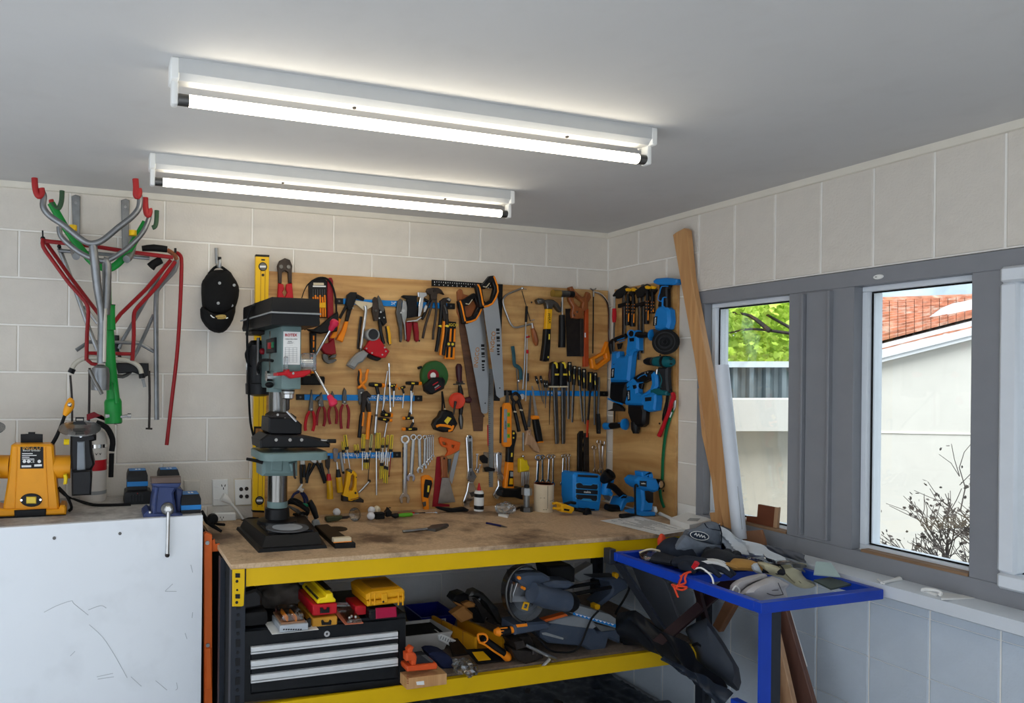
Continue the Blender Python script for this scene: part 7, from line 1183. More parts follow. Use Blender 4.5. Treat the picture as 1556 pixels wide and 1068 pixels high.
# battery chargers
cb_ = mat('pack_blue', (28, 120, 190), .4, var=.05)
def pack(u0, v0, u1, v1, foot, lab, charger=True):
    py(yfoot(*foot, ZC)); q = mpp(u0, v0); p = on((u0+u1)/2, foot[1]); x0, x1 = on(u0, v1).x, on(u1, v1).x; w_ = x1-x0; y = BOARD[0][1]; zt = on(u0, v0, -.05).z; h = zt-ZC
    ps = []
    zb = ZC
    if charger:
        zb = ZC+h*.42; ps.append(pt('charger', black, loft([[(x0-.012, y-.01, ZC), (x1+.02, y-.01, ZC), (x1+.02, y+.12, ZC), (x0-.012, y+.12, ZC)], [(x0-.008, y-.005, ZC+h*.36), (x1+.015, y-.005, ZC+h*.36), (x1+.015, y+.11, ZC+h*.36), (x0-.008, y+.11, ZC+h*.36)], [(x0+.005, y+.005, zb), (x1-.005, y+.005, zb), (x1-.005, y+.10, zb), (x0+.005, y+.10, zb)]]), kids=[pt('vent', dkgrey, *[box((x0+.01+i*.012, y-.012, ZC+.012), (x0+.016+i*.012, y-.004, ZC+h*.28), 0) for i in range(5)], kind='stuff'), pt('status_light', red, ball((x0+w_*.5, y-.008, ZC+h*.33), .002, n=6))]))
    ps.append(pt('battery', black, loft([[(x0, y, zb), (x1, y, zb), (x1, y+.10, zb), (x0, y+.10, zb)], [(x0, y, zb+(zt-zb)*.75), (x1, y, zb+(zt-zb)*.75), (x1, y+.10, zb+(zt-zb)*.75), (x0, y+.10, zb+(zt-zb)*.75)], [(x0+.006, y+.012, zt), (x1-.006, y+.012, zt), (x1-.006, y+.095, zt), (x0+.006, y+.095, zt)]]), kids=[pt('blue_band', cb_, box((x0-.001, y-.002, zb+(zt-zb)*.2), (x1+.001, y+.08, zb+(zt-zb)*.45), .001)), pt('top_label', cb_, loft([[(x0+.008, y+.013, zt-.001), (x1-.008, y+.013, zt-.001), (x1-.008, y+.085, zt-.001), (x0+.008, y+.085, zt-.001)], [(x0+.008, y+.013, zt+.0015), (x1-.008, y+.013, zt+.0015), (x1-.008, y+.085, zt+.0015), (x0+.008, y+.085, zt+.0015)]])), pt('label_print', print_w, *[box((x0+w_*a_, y+.03, zt+.0012), (x0+w_*(a_+.1), y+.06, zt+.002), 0) for a_ in (.4, .56)])]))
    make('battery_pack', lab, 'battery', *ps, group='blue banded tool batteries')
fr(0, 620, 360/1556)
pack(835, 405, 970, 540, (890, 630), 'battery sitting in its charger, left of the blue vice')
pack(1042, 398, 1178, 540, (1110, 618), 'battery in a charger, half hidden behind the vice jaws')
pack(1190, 558, 1320, 690, (1250, 692), 'loose battery at the right end of the counter', False)
# blue vice
vb = mat('vice_blue', (52, 66, 110), .45, var=.15, dirt=.35, dcol=(120, 116, 112), dscale=30); py(-.497)
make('bench_vice', 'worn blue bench vice with its bar handle hanging over the counter front', 'vice', pt('base', vb, F([(940, 722), (942, 700), (975, 672), (1000, 690), (1150, 690), (1200, 700), (1200, 724)], -.12, .012, .004), kids=[pt('mount_bolt', chrome, BL(985, 684, 11, .012))]), pt('body', vb, F([(1000, 520), (1040, 500), (1140, 500), (1165, 520), (1140, 560), (1152, 640), (1160, 700), (990, 700), (1002, 600), (1012, 550)], -.10, .004, .008), kids=[pt('cast_rib', vb, S([(1030, 520), (1018, 600), (1012, 690)], 14, .004, k=2))]),
     pt('jaw', vb, F([(1000, 490), (1190, 490), (1185, 510), (1165, 525), (1035, 520), (1005, 510)], -.05, .012, .004)), pt('jaw_plate', mat('jaw_brown', (96, 80, 72), .6, .3, var=.2), F([(992, 458), (1188, 452), (1190, 492), (995, 496)], -.03, .014, .002)), pt('rear_jaw', vb, F([(1150, 520), (1200, 540), (1215, 690), (1160, 700)], -.14, -.05, .006)), pt('screw_boss', dsteel, (lambda c, q: lathe([(q, -.02), (q, .004), (q*.8, .008)], c, V((0, -1, 0)), 22))(on(1100, 662, .012), mpp(1100, 662)*42), kids=[pt('screw_nut', steel, (lambda c, q: lathe([(q, 0), (q, .018), (q*.7, .022), (0, .022)], c, V((0, -1, 0)), 6))(on(1102, 660, .018), mpp(1102, 660)*28)), pt('handle_bar', steel, S([(1106, 680), (1100, 962)], 12, .045, n=12)), pt('bar_end', bsteel, BL(1099, 965, 16, .045))]))
# sockets and plugs on the wall
fr(150, 560, 250/1112); py(-.0005)
make('blank_wall_plate', 'blank pale wall plate, left of the two power points', 'wall plate', pt('plate', mat('old_white', (214, 208, 196), .45), F([(575, 756), (684, 753), (686, 845), (582, 845)], 0, .012, .003)), pt('screw', grey, DK(650, 826, 5, .012, .013, 8)), pt('cover_lip', mat('old_white', (214, 208, 196), .45), F([(590, 765), (676, 762), (678, 838), (592, 838)], .012, .014, .001)))
def slots(u, v, s=1): return [F([(u-12*s, v-8*s), (u-8*s, v-10*s), (u-5*s, v+1*s), (u-9*s, v+3*s)], .013, .0138, 0), F([(u+8*s, v-10*s), (u+12*s, v-8*s), (u+9*s, v+3*s), (u+5*s, v+1*s)], .013, .0138, 0), F([(u-2*s, v+6*s), (u+2*s, v+6*s), (u+2*s, v+18*s), (u-2*s, v+18*s)], .013, .0138, 0)]
make('power_point', 'white double power point with a plug in its lower socket', 'socket', pt('plate', white, F([(768, 752), (875, 748), (878, 924), (772, 928)], 0, .013, .003)), pt('socket_slot', print_k, *slots(843, 795, 1.3), kind='stuff'), pt('switch', print_w, F([(783, 792), (812, 791), (812, 803), (783, 804)], .013, .017, .001)), pt('switch', print_w, F([(783, 878), (812, 877), (812, 889), (783, 890)], .013, .017, .001)))
make('white_plug', 'white plug with a lead running down from the power point', 'plug', pt('plug_body', white, S([(835, 868), (858, 880), (892, 908)], 26, .035, rr=[30, 26, 12], k=2, n=12)), pt('lead', print_w, S([(888, 905), (930, 950), (965, 1000), (985, 1030)], 8, .035, rr=[9, 8, 8, 8], k=3)))
make('four_pin_plate', 'pale wall plate with four dark holes beside the yellow level', 'wall plate', pt('plate', white, F([(920, 752), (1032, 748), (1034, 920), (925, 925)], .004, .014, .003)), pt('back_box', beige, F([(914, 746), (1036, 742), (1036, 925), (918, 928)], 0, .004, .001)), *[pt('pin_hole', bsteel, DK(u, v, 13, .014, .018, 12)) for u, v in ((963, 815), (1000, 812), (963, 864), (1002, 864))])
make('power_strip', 'white power strip low on the wall behind the bench end', 'power strip', pt('case', white, F([(780, 985), (790, 976), (922, 974), (930, 982), (930, 1030), (800, 1038), (782, 1030)], 0, .05, .006)), pt('socket_slot', print_k, *[F([(u+a_[0], 1008+a_[1]), (u+a_[0]+4, 1008+a_[1]), (u+a_[0]+4, 1008+a_[1]+11), (u+a_[0], 1008+a_[1]+11)], .05, .051, 0) for u in (833,) for a_ in ((-12, -8), (8, -8), (-2, 6))], kind='stuff'), pt('lead', rubber, S([(790, 1040), (860, 1046), (940, 1042), (1010, 1015), (1080, 1012)], 9, .06, k=3)))
make('black_charger_plug', 'black plug pack and loose black leads hanging at the counter end', 'plug', pt('plug_body', black, (lambda c: lathe([(.0, -.015), (.022, -.012), (.024, 0), (.02, .016), (0, .018)], c, V((.2, -1, .1)), 18))(ony(770, 1015, -.2))), pt('lead', rubber, *[tube([ony(u, v, y) for u, v, y in L2], .006, n=8, k=3) for L2 in ([(700, 965, -.25), (725, 1010, -.3), (745, 1050, -.3), (790, 1078, -.3), (830, 1100, -.3)], [(705, 985, -.25), (730, 1040, -.3), (775, 1060, -.3), (820, 1095, -.3)], [(770, 1035, -.2), (800, 1050, -.22), (850, 1055, -.2)])]))
# ---------------------------------------------------------------- bicycle carriers hung on the back wall
tubem = mat('carrier_steel', (138, 140, 142), .38, .85, var=.14, scale=20); redt = mat('red_tube', (150, 28, 32), .4, var=.1, dirt=.2, dcol=(80, 50, 46), dscale=20); grn = mat('carrier_green', (26, 140, 58), .35, var=.06); rdip = mat('red_dip', (170, 44, 44), .45, var=.08); ggrn = mat('grey_green_dip', (62, 92, 66), .5, var=.08)
Q1 = lambda: fr(0, 240, 320/1424)
Q2 = lambda: fr(0, 460, 320/1424)
py(0)
def wallhook(lab, P_, H_):
    Q1(); make('wall_hook', lab, 'hook', pt('back_plate', galv, F(P_, .0, .012, .003), kids=[pt('screw', chrome, DK((P_[0][0]+P_[2][0])/2, P_[0][1]+45, 10, .012, .016, 8))]), pt('hook_arm', galv, S(H_[1:], 24, None if False else [.05, .10, .20, .24][:len(H_)-1], k=2, n=12)), pt('hook_tip', mat('tip_yellow', (232, 186, 24), .4), S([H_[0], H_[1]], 24, .245, n=12)), group='galvanised wall hooks')
wallhook('galvanised wall hook with a yellow tip, the left one of two', [(482, 258), (510, 246), (544, 258), (540, 660), (500, 660)], [(494, 455), (494, 490), (492, 560), (505, 640), (515, 665)])
wallhook('galvanised wall hook with a yellow tip, the right one of two', [(818, 285), (850, 274), (877, 285), (868, 680), (828, 680)], [(898, 490), (898, 525), (898, 590), (880, 660), (855, 685)])
for nm_ in ('wall_hook', 'wall_hook.001'):
    pass
Q1()
pa = [pt('front_fork', tubem, S([(278, 215), (296, 260), (292, 330), (335, 390), (430, 455), (530, 535), (590, 573), (640, 577), (700, 552), (800, 470), (890, 400), (938, 340), (946, 275), (938, 240)], 19, .34, k=4, n=12)),
      pt('front_stem', tubem, S([(628, 585), (640, 700), (660, 880), (682, 1020), (690, 1130)], 27, [.335, .33, .31, .29, .28], rr=[24, 27, 26, 22, 24], k=2, n=12)),
      pt('rear_fork', tubem, S([(400, 465), (408, 520), (450, 570), (540, 640), (640, 685), (715, 695), (790, 660), (880, 595), (960, 510), (1000, 430), (1012, 375)], 17, .27, k=4, n=10)),
      pt('rear_stem', tubem, S([(700, 695), (722, 720), (720, 900), (712, 1060)], 28, .275, k=2, n=12)),
      *[pt('dipped_hook', rdip, S(h_, 19, d_, k=3, n=10)) for h_, d_ in (([(234, 136), (238, 200), (250, 245), (268, 258), (284, 235), (280, 205)], .35), ([(916, 142), (920, 200), (918, 245), (930, 262), (942, 235), (938, 208)], .35), ([(982, 268), (984, 330), (992, 375), (1005, 385), (1012, 360), (1008, 345)], .285))]]
Q2()
pa += [pt('lower_tube', tubem, S([(692, 40), (690, 200), (684, 410)], 26, .28, n=12), kids=[pt('weld_strip', mat('bare_weld', (190, 184, 172), .5, .5), S([(712, 40), (708, 200), (704, 400)], 12, .29))]),
       pt('ball_cup', tubem, (lambda c, q: lathe([(q*.4, -1.95*q*.0+0), (q*.95, -.4*q), (q*1.05, -1.2*q), (q, -2.9*q), (q*.9, -2.92*q), (q*.9, -2.4*q)], c, V((0, 0, 1)), 26))(on(680, 418, .28), mpp(680, 418)*54)), pt('release_lever', dsteel, S([(604, 452), (640, 530), (690, 618)], 11, .345, n=8))]
make('bicycle_carrier', 'silver two armed bicycle carrier with red dipped hooks', 'bike carrier', *pa)
Q1()
gp2 = [pt('arm', grn, S([(345, 305), (392, 385), (455, 490), (545, 610), (625, 705), (700, 742), (760, 740), (830, 680), (905, 570), (965, 470), (985, 435)], 24, .20, k=3, n=12, flat=.6)), pt('dipped_hook', ggrn, S([(420, 222), (416, 290), (400, 335), (375, 340), (352, 310), (347, 290)], 16, .20, k=3, n=10)), pt('dipped_hook', ggrn, S([(1060, 355), (1058, 420), (1050, 460), (1030, 472)], 15, .20, k=3, n=10)), pt('hook_tip', rdip, S([(345, 282), (350, 300)], 15, .205)), pt('stem', grn, S([(732, 745), (735, 900), (738, 1090)], 17, .205, n=12))]
Q2()
gp2 += [pt('sleeve', grn, S([(748, 15), (748, 100), (752, 184)], 28, .22, n=14), kids=[pt('sleeve_rim', black, S([(748, 12), (748, 17)], 30, .22, n=14))]), pt('mast', grn, S([(738, 60), (742, 250), (750, 430), (760, 560), (765, 650)], 36, .20, rr=[24, 30, 33, 37, 42], k=2, n=16)), pt('cup', grn, S([(762, 648), (764, 670), (765, 730), (768, 812)], 54, .20, rr=[44, 54, 54, 54], k=2, n=20)), pt('cup_mouth', black, S([(768, 811), (768, 816)], 50, .20, n=20)), pt('lever_rib', grn, S([(768, 540), (785, 620), (790, 680)], 12, .235)), pt('bolt', chrome, S([(712, 766), (740, 764)], 13, .255)), pt('bolt', chrome, S([(815, 772), (865, 764)], 9, .22), S([(862, 764), (886, 764)], 15, .22))]
make('bicycle_carrier', 'green bicycle carrier hung with its open cup downwards', 'bike carrier', *gp2)
Q1()
rp_ = [pt('top_bar', redt, S([(292, 560), (600, 592), (900, 638), (1170, 672)], 14, .14)), pt('frame_tube', redt, S([(292, 545), (292, 600), (360, 700), (470, 850), (575, 970), (597, 1040), (588, 1200), (585, 1370)], 13, .15, k=3)), pt('frame_tube', redt, S([(310, 570), (480, 810), (690, 1085)], 13, .12)), pt('frame_tube', redt, S([(1155, 690), (985, 890), (815, 1055), (770, 1115)], 13, .12)), pt('frame_tube', redt, S([(1185, 700), (1060, 870), (930, 1010), (905, 1070), (905, 1200), (895, 1370)], 13, .15, k=3)), pt('peg', black, S([(288, 490), (290, 545)], 5, .10), BL(290, 545, 16, .14), S([(1186, 610), (1186, 640)], 8, .12))]
Q2(); rp_ += [pt('cross_bar', redt, S([(588, 340), (900, 346)], 12, .145)), pt('foot_bar', redt, S([(590, 385), (620, 412), (660, 418)], 12, .15))]
make('tubular_stand', 'red tubular steel carrier frame hung upside down behind the forks', 'frame', *rp_)
Q1()
gt = [pt('top_bar', tubem, S([(395, 625), (700, 650), (1010, 678)], 13, .07)), pt('leg', tubem, S([(400, 610), (520, 920), (600, 1150), (660, 1300)], 15, .06, k=2)), pt('leg', tubem, S([(1195, 690), (1180, 760), (1080, 870), (1056, 950), (1056, 1300), (1060, 1770)], 16, .08, k=3)), pt('brace', tubem, S([(1120, 720), (930, 1060), (830, 1230), (805, 1290)], 12, .05, k=2)), pt('brace', tubem, S([(1040, 1060), (930, 1300), (890, 1370)], 12, .06)), pt('brace', tubem, S([(570, 1000), (660, 1120)], 11, .05)), pt('foam_grip', rubber, S([(960, 612), (1040, 608), (1130, 618)], 24, .10, rr=[18, 24, 22], k=2, n=12), S([(1090, 688), (1040, 715), (1018, 738)], 28, .10, rr=[26, 26, 30], n=12)), pt('bent_top', woodh, S([(1130, 622), (1175, 650), (1195, 690)], 15, .085, k=2)), pt('end_plug', black, BL(400, 598, 14, .07))]
Q2(); gt += [pt('cross_bar', tubem, S([(515, 322), (600, 265), (760, 266), (940, 272), (1042, 330)], 13, .055))]
make('grey_tubular_frame', 'grey tubular frame with black foam grips hanging nearest the wall', 'frame', *gt)
Q1(); make('red_rod', 'long bent red steel rod hanging at the right of the carriers', 'rod', pt('rod', redt, S([(1186, 640), (1215, 655), (1228, 720), (1215, 1065), (1195, 1350), (1160, 1650), (1127, 1940)], 13, [.06, .08, .09, .09, .09, .08, .07], k=3, n=10)))
Q2(); cbm = mat('cream_tube', (192, 186, 172), .5, var=.1)
make('wheel_clamp_bar', 'cream bent bar with black ends and dangling straps behind the cups', 'bar', pt('bar', cbm, S([(486, 455), (500, 420), (540, 388), (600, 372), (720, 376), (850, 388), (910, 408), (945, 440), (960, 490)], 16, .14, k=3, n=10)), pt('end_cap', black, S([(492, 445), (478, 475)], 21, .14)), pt('end_cap', black, S([(957, 478), (962, 510)], 20, .14)), pt('bracket', black, F([(780, 405), (1005, 408), (1008, 490), (985, 500), (900, 470), (800, 480)], .02, .08, .004)), pt('strap', bsteel, *[S(s_, 7, .13, k=2, flat=.3) for s_ in ([(475, 490), (486, 640), (488, 820)],)]), pt('strap', bsteel, S([(606, 440), (604, 640), (600, 820)], 8, .10, flat=.3)), pt('strap', bsteel, S([(1008, 460), (1012, 640), (1008, 850)], 8, .08, flat=.3, k=2), S([(985, 850), (1030, 852)], 6, .08)), pt('buckle', grey, S([(966, 515), (980, 570)], 10, .13, flat=.4)), pt('loop', dsteel, S([(770, 490), (830, 500), (880, 470), (900, 430)], 12, .06, k=2)), pt('upright', dkgrey, S([(790, 220), (790, 330)], 16, .03), S([(800, 330), (810, 370)], 12, .03)))
# black cap on its hook
N_(); py(0)
make('cap_hook', 'small galvanised hook holding the black cap', 'hook', pt('shank', galv, S([(262, 75), (266, 180)], 13, .02)), pt('hook_arm', galv, S([(264, 195), (285, 200), (285, 150)], 11, [.03, .10, .10], k=2)), pt('tip', black, S([(284, 158), (284, 136)], 12, .10)))
capm = mat('cap_black', (14, 14, 15), .9, var=.1, bump=.2, bscale=200)
def bulge(P_, d0, d1):
    c = (sum(p[0] for p in P_)/len(P_), sum(p[1] for p in P_)/len(P_)); P_ = [(p.x, p.y) for p in cat([(x, y, 0) for x, y in P_], 2, True)]
    return loft([[on(c[0]+(u-c[0])*s, c[1]+(v-c[1])*s, d0+(d1-d0)*t) for u, v in P_] for s, t in ((1, 0), (1, .25), (.93, .6), (.78, .85), (.5, .97), (.1, 1))])
make('baseball_cap', 'black baseball cap with a gold emblem hung on a wall hook', 'cap', pt('crown', capm, bulge([(205, 245), (245, 225), (340, 225), (375, 265), (412, 330), (413, 400), (385, 490), (340, 540), (240, 545), (180, 520), (162, 440), (160, 320), (180, 280)], .02, .13), kids=[pt('eyelet', grey, *[(lambda c, q: lathe([(q*.6, 0), (q, 0), (q, .002), (q*.6, .002)], c, V((0, -1, 0)), 12))(on(u, v, d_), mpp(u, v)*10) for u, v, d_ in ((283, 312, .131), (382, 326, .115), (274, 448, .128), (366, 463, .105))], kind='stuff')]),
     pt('brim', capm, bulge([(162, 470), (240, 515), (330, 515), (392, 470), (375, 560), (330, 630), (280, 650), (215, 630), (165, 570), (152, 520)], .07, .145)), pt('strap', capm, S([(210, 250), (248, 208), (285, 200), (318, 218), (352, 245)], 9, .06, k=2)), pt('emblem', mat('gold_thread', (176, 150, 84), .6), S([(258, 540), (285, 532), (318, 532), (322, 545), (290, 550), (268, 548)], 6, .146, k=2, flat=.4), S([(272, 542), (312, 540)], 5, .147)), pt('wing_print', print_w, S([(222, 528), (238, 543), (255, 548)], 3.5, .144, flat=.4), S([(326, 550), (340, 546)], 3.5, .143, flat=.4)))
# ---------------------------------------------------------------- leaning timber and pipe
fr(0, 0, 1); px(-.05)
make('leaning_timber', 'long pale timber leaning in front of the first window', 'timber', pt('plank', pine, F([(1021.9, 356.8), (1026.8, 353), (1039, 346.5), (1043.5, 350), (1050, 420), (1065, 500), (1082, 590), (1098.7, 671), (1114.5, 806), (1099, 800), (1088, 740), (1070, 645), (1054, 540), (1036, 440)], -.03, .0, .003)))
px(-.035); make('thin_batten', 'short thin timber batten standing behind the long leaning timber', 'timber', pt('batten', pine, F([(1060, 590), (1068, 640), (1093, 740), (1098, 798), (1088, 798), (1081, 730), (1066, 660)], -.02, -.0, .002)))
px(-.09)
pa_, pb_ = on(1096.5, 555), on(1124, 818)
make('white_pipe', 'white plastic pipe leaning beside the long timber', 'pipe', pt('pipe', mat('pvc_white', (222, 228, 236), .35, var=.02), (lambda: (lambda bm: lathe([(.0275, 0), (.0275, (pa_-pb_).length), (.0245, (pa_-pb_).length), (.0245, .02), (.0, .02)], pb_, pa_-pb_, 24)(bm)))()), pt('pipe_print', grey, tube([pb_+(pa_-pb_)*.06+V((-.010, -.0262, 0)), pb_+(pa_-pb_)*.3+V((-.010, -.0262, 0))], .0012, n=4)))
px(-.02); make('timber_offcut', 'small brown timber offcut by the foot of the leaning timber', 'offcut', pt('block', pine, F([(1078, 779), (1089, 778), (1091, 800), (1081, 796)], -.02, .01, .001)))
px(.02); fr(1020, 540, 240/915)
make('notched_board', 'L shaped brown board standing in the window behind the pipe', 'board', pt('board', mat('board_brown', (112, 62, 40), .7, var=.1), F([(436, 930), (497, 935), (503, 862), (600, 880), (590, 998), (436, 968)], -.012, .0, 0)), pt('raw_edge', paleh, F([(600, 880), (622, 880), (612, 1000), (590, 998)], -.012, .0, 0)))
px(-.085); make('cardboard_flap', 'torn brown cardboard flap on the sill by the pipe', 'cardboard', pt('flap', mat('cardboard', (146, 104, 76), .85, var=.08), F([(400, 1020), (520, 1010), (540, 1068), (545, 1110), (470, 1120), (415, 1080)], -.02, -.01, .001)))
fr(1140, 840, 416/1556)
SZ = .9075
sl_ = lambda u, v, z=0: onz(u, v, SZ+z)
make('white_clip', 'broken white plastic clip lying on the sill', 'clip', pt('bar', white, tube([sl_(745, 170, .004), sl_(800, 158, .006), sl_(850, 148, .008)], .006, n=8, rr=[.004, .005, .009])), pt('tab', white, tube([sl_(725, 150, .004), sl_(760, 175, .004)], .003, n=6)))
make('plastic_loop', 'white plastic loop handle lying on the sill', 'handle', pt('loop', white, tube([sl_(975, 212, .008), sl_(1000, 206, .014), (sl_(1060, 214, .016)), sl_(1085, 228, .012), sl_(1075, 240, .004)], .0055, n=8, k=2), tube([sl_(975, 212, .004), sl_(1060, 238, .004)], .005, n=6)))
make('white_wedge', 'thin white plastic wedge lying on the sill', 'wedge', pt('wedge', white, prism([sl_(1085, 268), sl_(1340, 266), sl_(1090, 232)], V((0, 0, .006)), .001)))
# ---------------------------------------------------------------- blue stand and its load
bl2 = mat('stand_blue', (16, 62, 178), .38, var=.05, dirt=.1, dcol=(60, 70, 90), dscale=15)
tx0, tx1, ty0, ty1, tz = -.66, -.112, -.845, -1.53, .89
st = []
st.append(pt('front_rail', bl2, box((tx0, ty1, tz-.034), (tx1, ty1+.028, tz), .002)))
st.append(pt('back_rail', bl2, box((tx0, ty0-.028, tz-.034), (tx1, ty0, tz), .002)))
st.append(pt('side_rail', bl2, box((tx0, ty1+.028, tz-.034), (tx0+.028, ty0-.028, tz), .002)))
st.append(pt('side_rail', bl2, box((tx1-.028, ty1+.028, tz-.034), (tx1, ty0-.028, tz), .002)))
st.append(pt('tray_panel', bl2, box((tx0+.028, -1.18, tz-.03), (tx1-.028, ty0-.028, tz-.026), 0)))
st.append(pt('inner_rail', bl2, box((tx0+.028, -1.21, tz-.034), (tx1-.028, -1.18, tz-.004), .002)))
for x, m_, nm_ in ((tx0+.03, bl2, 'leg'),): st.append(pt(nm_, m_, prism([(x-.025, ty1+.01, 0), (x+.025, ty1+.01, 0), (x+.025, ty1+.05, 0), (x+.02, ty1+.05, 0), (x+.02, ty1+.015, 0), (x-.025, ty1+.015, 0)], V((0, 0, tz-.034)), 0), kids=[pt('inner_channel', bblk, box((x+.026, ty1+.014, .35), (x+.072, ty1+.06, tz-.036), .002))]))
st.append(pt('corner_cap', bblk, box((tx0-.02, ty0-.01, tz-.05), (tx0+.012, ty0+.03, tz+.012), .003)))
def bar(a, b, w_, t_): 
    d = (V(b)-V(a)).normalized(); x = d.cross(V((1, 0, 0))).normalized() if abs(d.x) < .8 else V((0, 1, 0)); y = d.cross(x)
    return loft([[V(p)+x*w_*i+y*t_*j for i, j in ((-1, -1), (1, -1), (1, 1), (-1, 1))] for p in (a, b)])
st.append(pt('brace', bblk, bar((tx0+.01, ty0-.02, tz-.04), (-.30, ty0-.10, .34), .022, .006)))
drk = mat('dark_red_bar', (44, 26, 28), .45)
st.append(pt('brace', drk, bar((-.50, -1.10, tz-.03), (-.22, -.92, .52), .02, .006)))
st.append(pt('brace', drk, bar((-.24, -1.10, tz-.03), (-.50, -.92, .52), .02, .006)))
st.append(pt('stretcher', bl2, box((tx0+.02, ty1+.03, .48), (tx0+.05, ty1+.13, .53), .002)))
make('blue_stand', 'blue steel stand with a shallow tray top piled with caps and gloves', 'stand', *st)
fr(980, 770, 300/1556)
def oz(u, v, z): return onz(u, v, z)
cap_g = mat('denim_grey', (116, 124, 136), .9, var=.12, scale=40, bump=.25, bscale=250); cap_d = mat('cap_navy', (36, 42, 54), .9, var=.15, bump=.2, bscale=200); glv_g = mat('glove_grey', (186, 182, 182), .9, var=.1, bump=.3, bscale=120); glv_c = mat('glove_cream', (204, 196, 162), .9, var=.08, bump=.35, bscale=100); glv_k = mat('glove_black', (34, 36, 42), .8, var=.2, bump=.3, bscale=120); tan = mat('tan_leather', (184, 138, 72), .75, var=.1); vinyl = mat('grey_vinyl', (208, 214, 220), .5, var=.06, bump=.3, bscale=40)
def blob(c, s, m_amp=.15, f_=2.2, rot=0, sub=4, flr=None):
    c = V(c)
    def f(bm):
        vs_ = bmesh.ops.create_icosphere(bm, subdivisions=sub, radius=1)['verts']; M_ = Matrix.Rotation(rot, 3, 'Z')
        for v in vs_:
            n_ = 1+m_amp*mnoise.noise(v.co*f_+c*7)+m_amp*.4*mnoise.noise(v.co*f_*3)
            p = M_ @ V((v.co.x*s[0]*n_, v.co.y*s[1]*n_, v.co.z*s[2]*n_)); v.co = c+p
            if flr is not None and v.co.z < flr: v.co.z = flr+.001
    return f
def capthing(lab, cc, rad, bd, m, tilt, logo=None, droop=.03):
    """a soft cap: dome with a front brim pointing along bd"""
    b = V((bd[0], bd[1], 0)).normalized(); s = V((-b.y, b.x, 0)); c = V(cc)
    dome = blob(c, (rad, rad, rad*.85), .10, 1.6, 0, 4, c.z-.035)
    def br(u, v):
        a = (u-.5)*2; L_ = rad*(.80+.75*v); w_ = rad*.98
        return c+b*(L_*math.cos(a*.75)+.01)+s*(w_*a*(1-.05*v))+V((0, 0, -.03-droop*v-.025*a*a+.012*math.sin(3*a+1)*v))
    ps = [pt('crown', m, dome, kids=[pt('button', m, ball(c+V((0, 0, rad*.86)), .008, (1, 1, .6), 8))]), pt('brim', m, sheet(br, 14, 8, .004))]
    if logo: ps.append(pt('badge', mat('cap_badge', (52, 62, 76), .8), (lambda q: lathe([(.036, 0), (.036, .002), (0, .003)], q, b*.85+V((0, 0, .5)), 20))(c+b*rad*.80+V((0, 0, .032))), kids=[pt('badge_letter', print_w, text(logo, .028, c+b*rad*.83+V((0, 0, .036))+(b*.85+V((0, 0, .5))).normalized()*.002, s, V((0, 0, 1))-b*.5)), pt('badge_rim', print_w, (lambda q, ax: tube([q+(s*math.cos(t*.393)+ax*math.sin(t*.393)*.5)*.037 for t in range(16)], .002, n=5, closed=True))(c+b*rad*.83+V((0, 0, .035)), (V((0, 0, 1))-b*.5).normalized()))]))
    make('cap', lab, 'cap', *ps)
view_ = lambda p: (EYE-p)
p = oz(440, 300, tz+.005); p = V((-.42, -.985, tz+.075))
py(-.985)
make('cap', 'grey denim cap with an oval badge lying on top of the pile', 'cap', pt('crown', cap_g, bulge([(300, 235), (318, 180), (400, 165), (455, 128), (530, 114), (585, 140), (606, 200), (604, 300), (590, 330), (480, 300), (370, 270)], -.09, .035)), pt('brim', cap_g, bulge([(300, 215), (345, 225), (420, 262), (520, 292), (602, 305), (575, 365), (480, 395), (405, 418), (300, 385), (225, 352), (212, 325), (250, 270)], -.01, .06)),
     pt('badge', mat('cap_badge', (48, 58, 74), .8), F([(430+72*math.cos(t*.393)-14*math.sin(t*.393), 228+14*math.cos(t*.393)*1.2+30*math.sin(t*.393)) for t in range(16)], .028, .0365, .001), kids=[pt('badge_letter', print_w, S([(390, 222), (402, 208), (410, 230), (424, 214), (432, 236), (446, 220), (452, 240), (466, 228), (474, 246)], 5, .0368)), pt('badge_rim', print_w, S([(430+72*math.cos(t*.393)-14*math.sin(t*.393), 228+14*math.cos(t*.393)*1.2+30*math.sin(t*.393)) for t in range(16)], 3, .037, closed=True))]), pt('crown_seam', cap_d, S([(585, 142), (604, 210), (600, 300)], 5, .02, k=2), S([(470, 130), (500, 170), (560, 180), (600, 190)], 4, .03, k=2)), pt('crown_rear', cap_d, bulge([(585, 150), (640, 220), (665, 300), (640, 350), (600, 320), (600, 220)], -.10, -.02)))
capthing('dark navy cap tucked under the grey denim cap', (-.47, -.985, tz+.012), .072, (-.3, -.95), cap_d, 0, None, .012)
make('safety_goggles', 'clear safety goggles at the left corner of the blue tray', 'goggles', pt('lens', clearp, blob((-.555, -.95, tz-.002), (.07, .045, .03), .1, 2, .5, 3, tz-.024)), pt('rim', beige, tube([V((-.60, -.93, tz+.012)), V((-.56, -.955, tz+.03)), V((-.51, -1.0, tz+.012)), V((-.49, -1.03, tz-.02))], .004, n=7, k=3)))
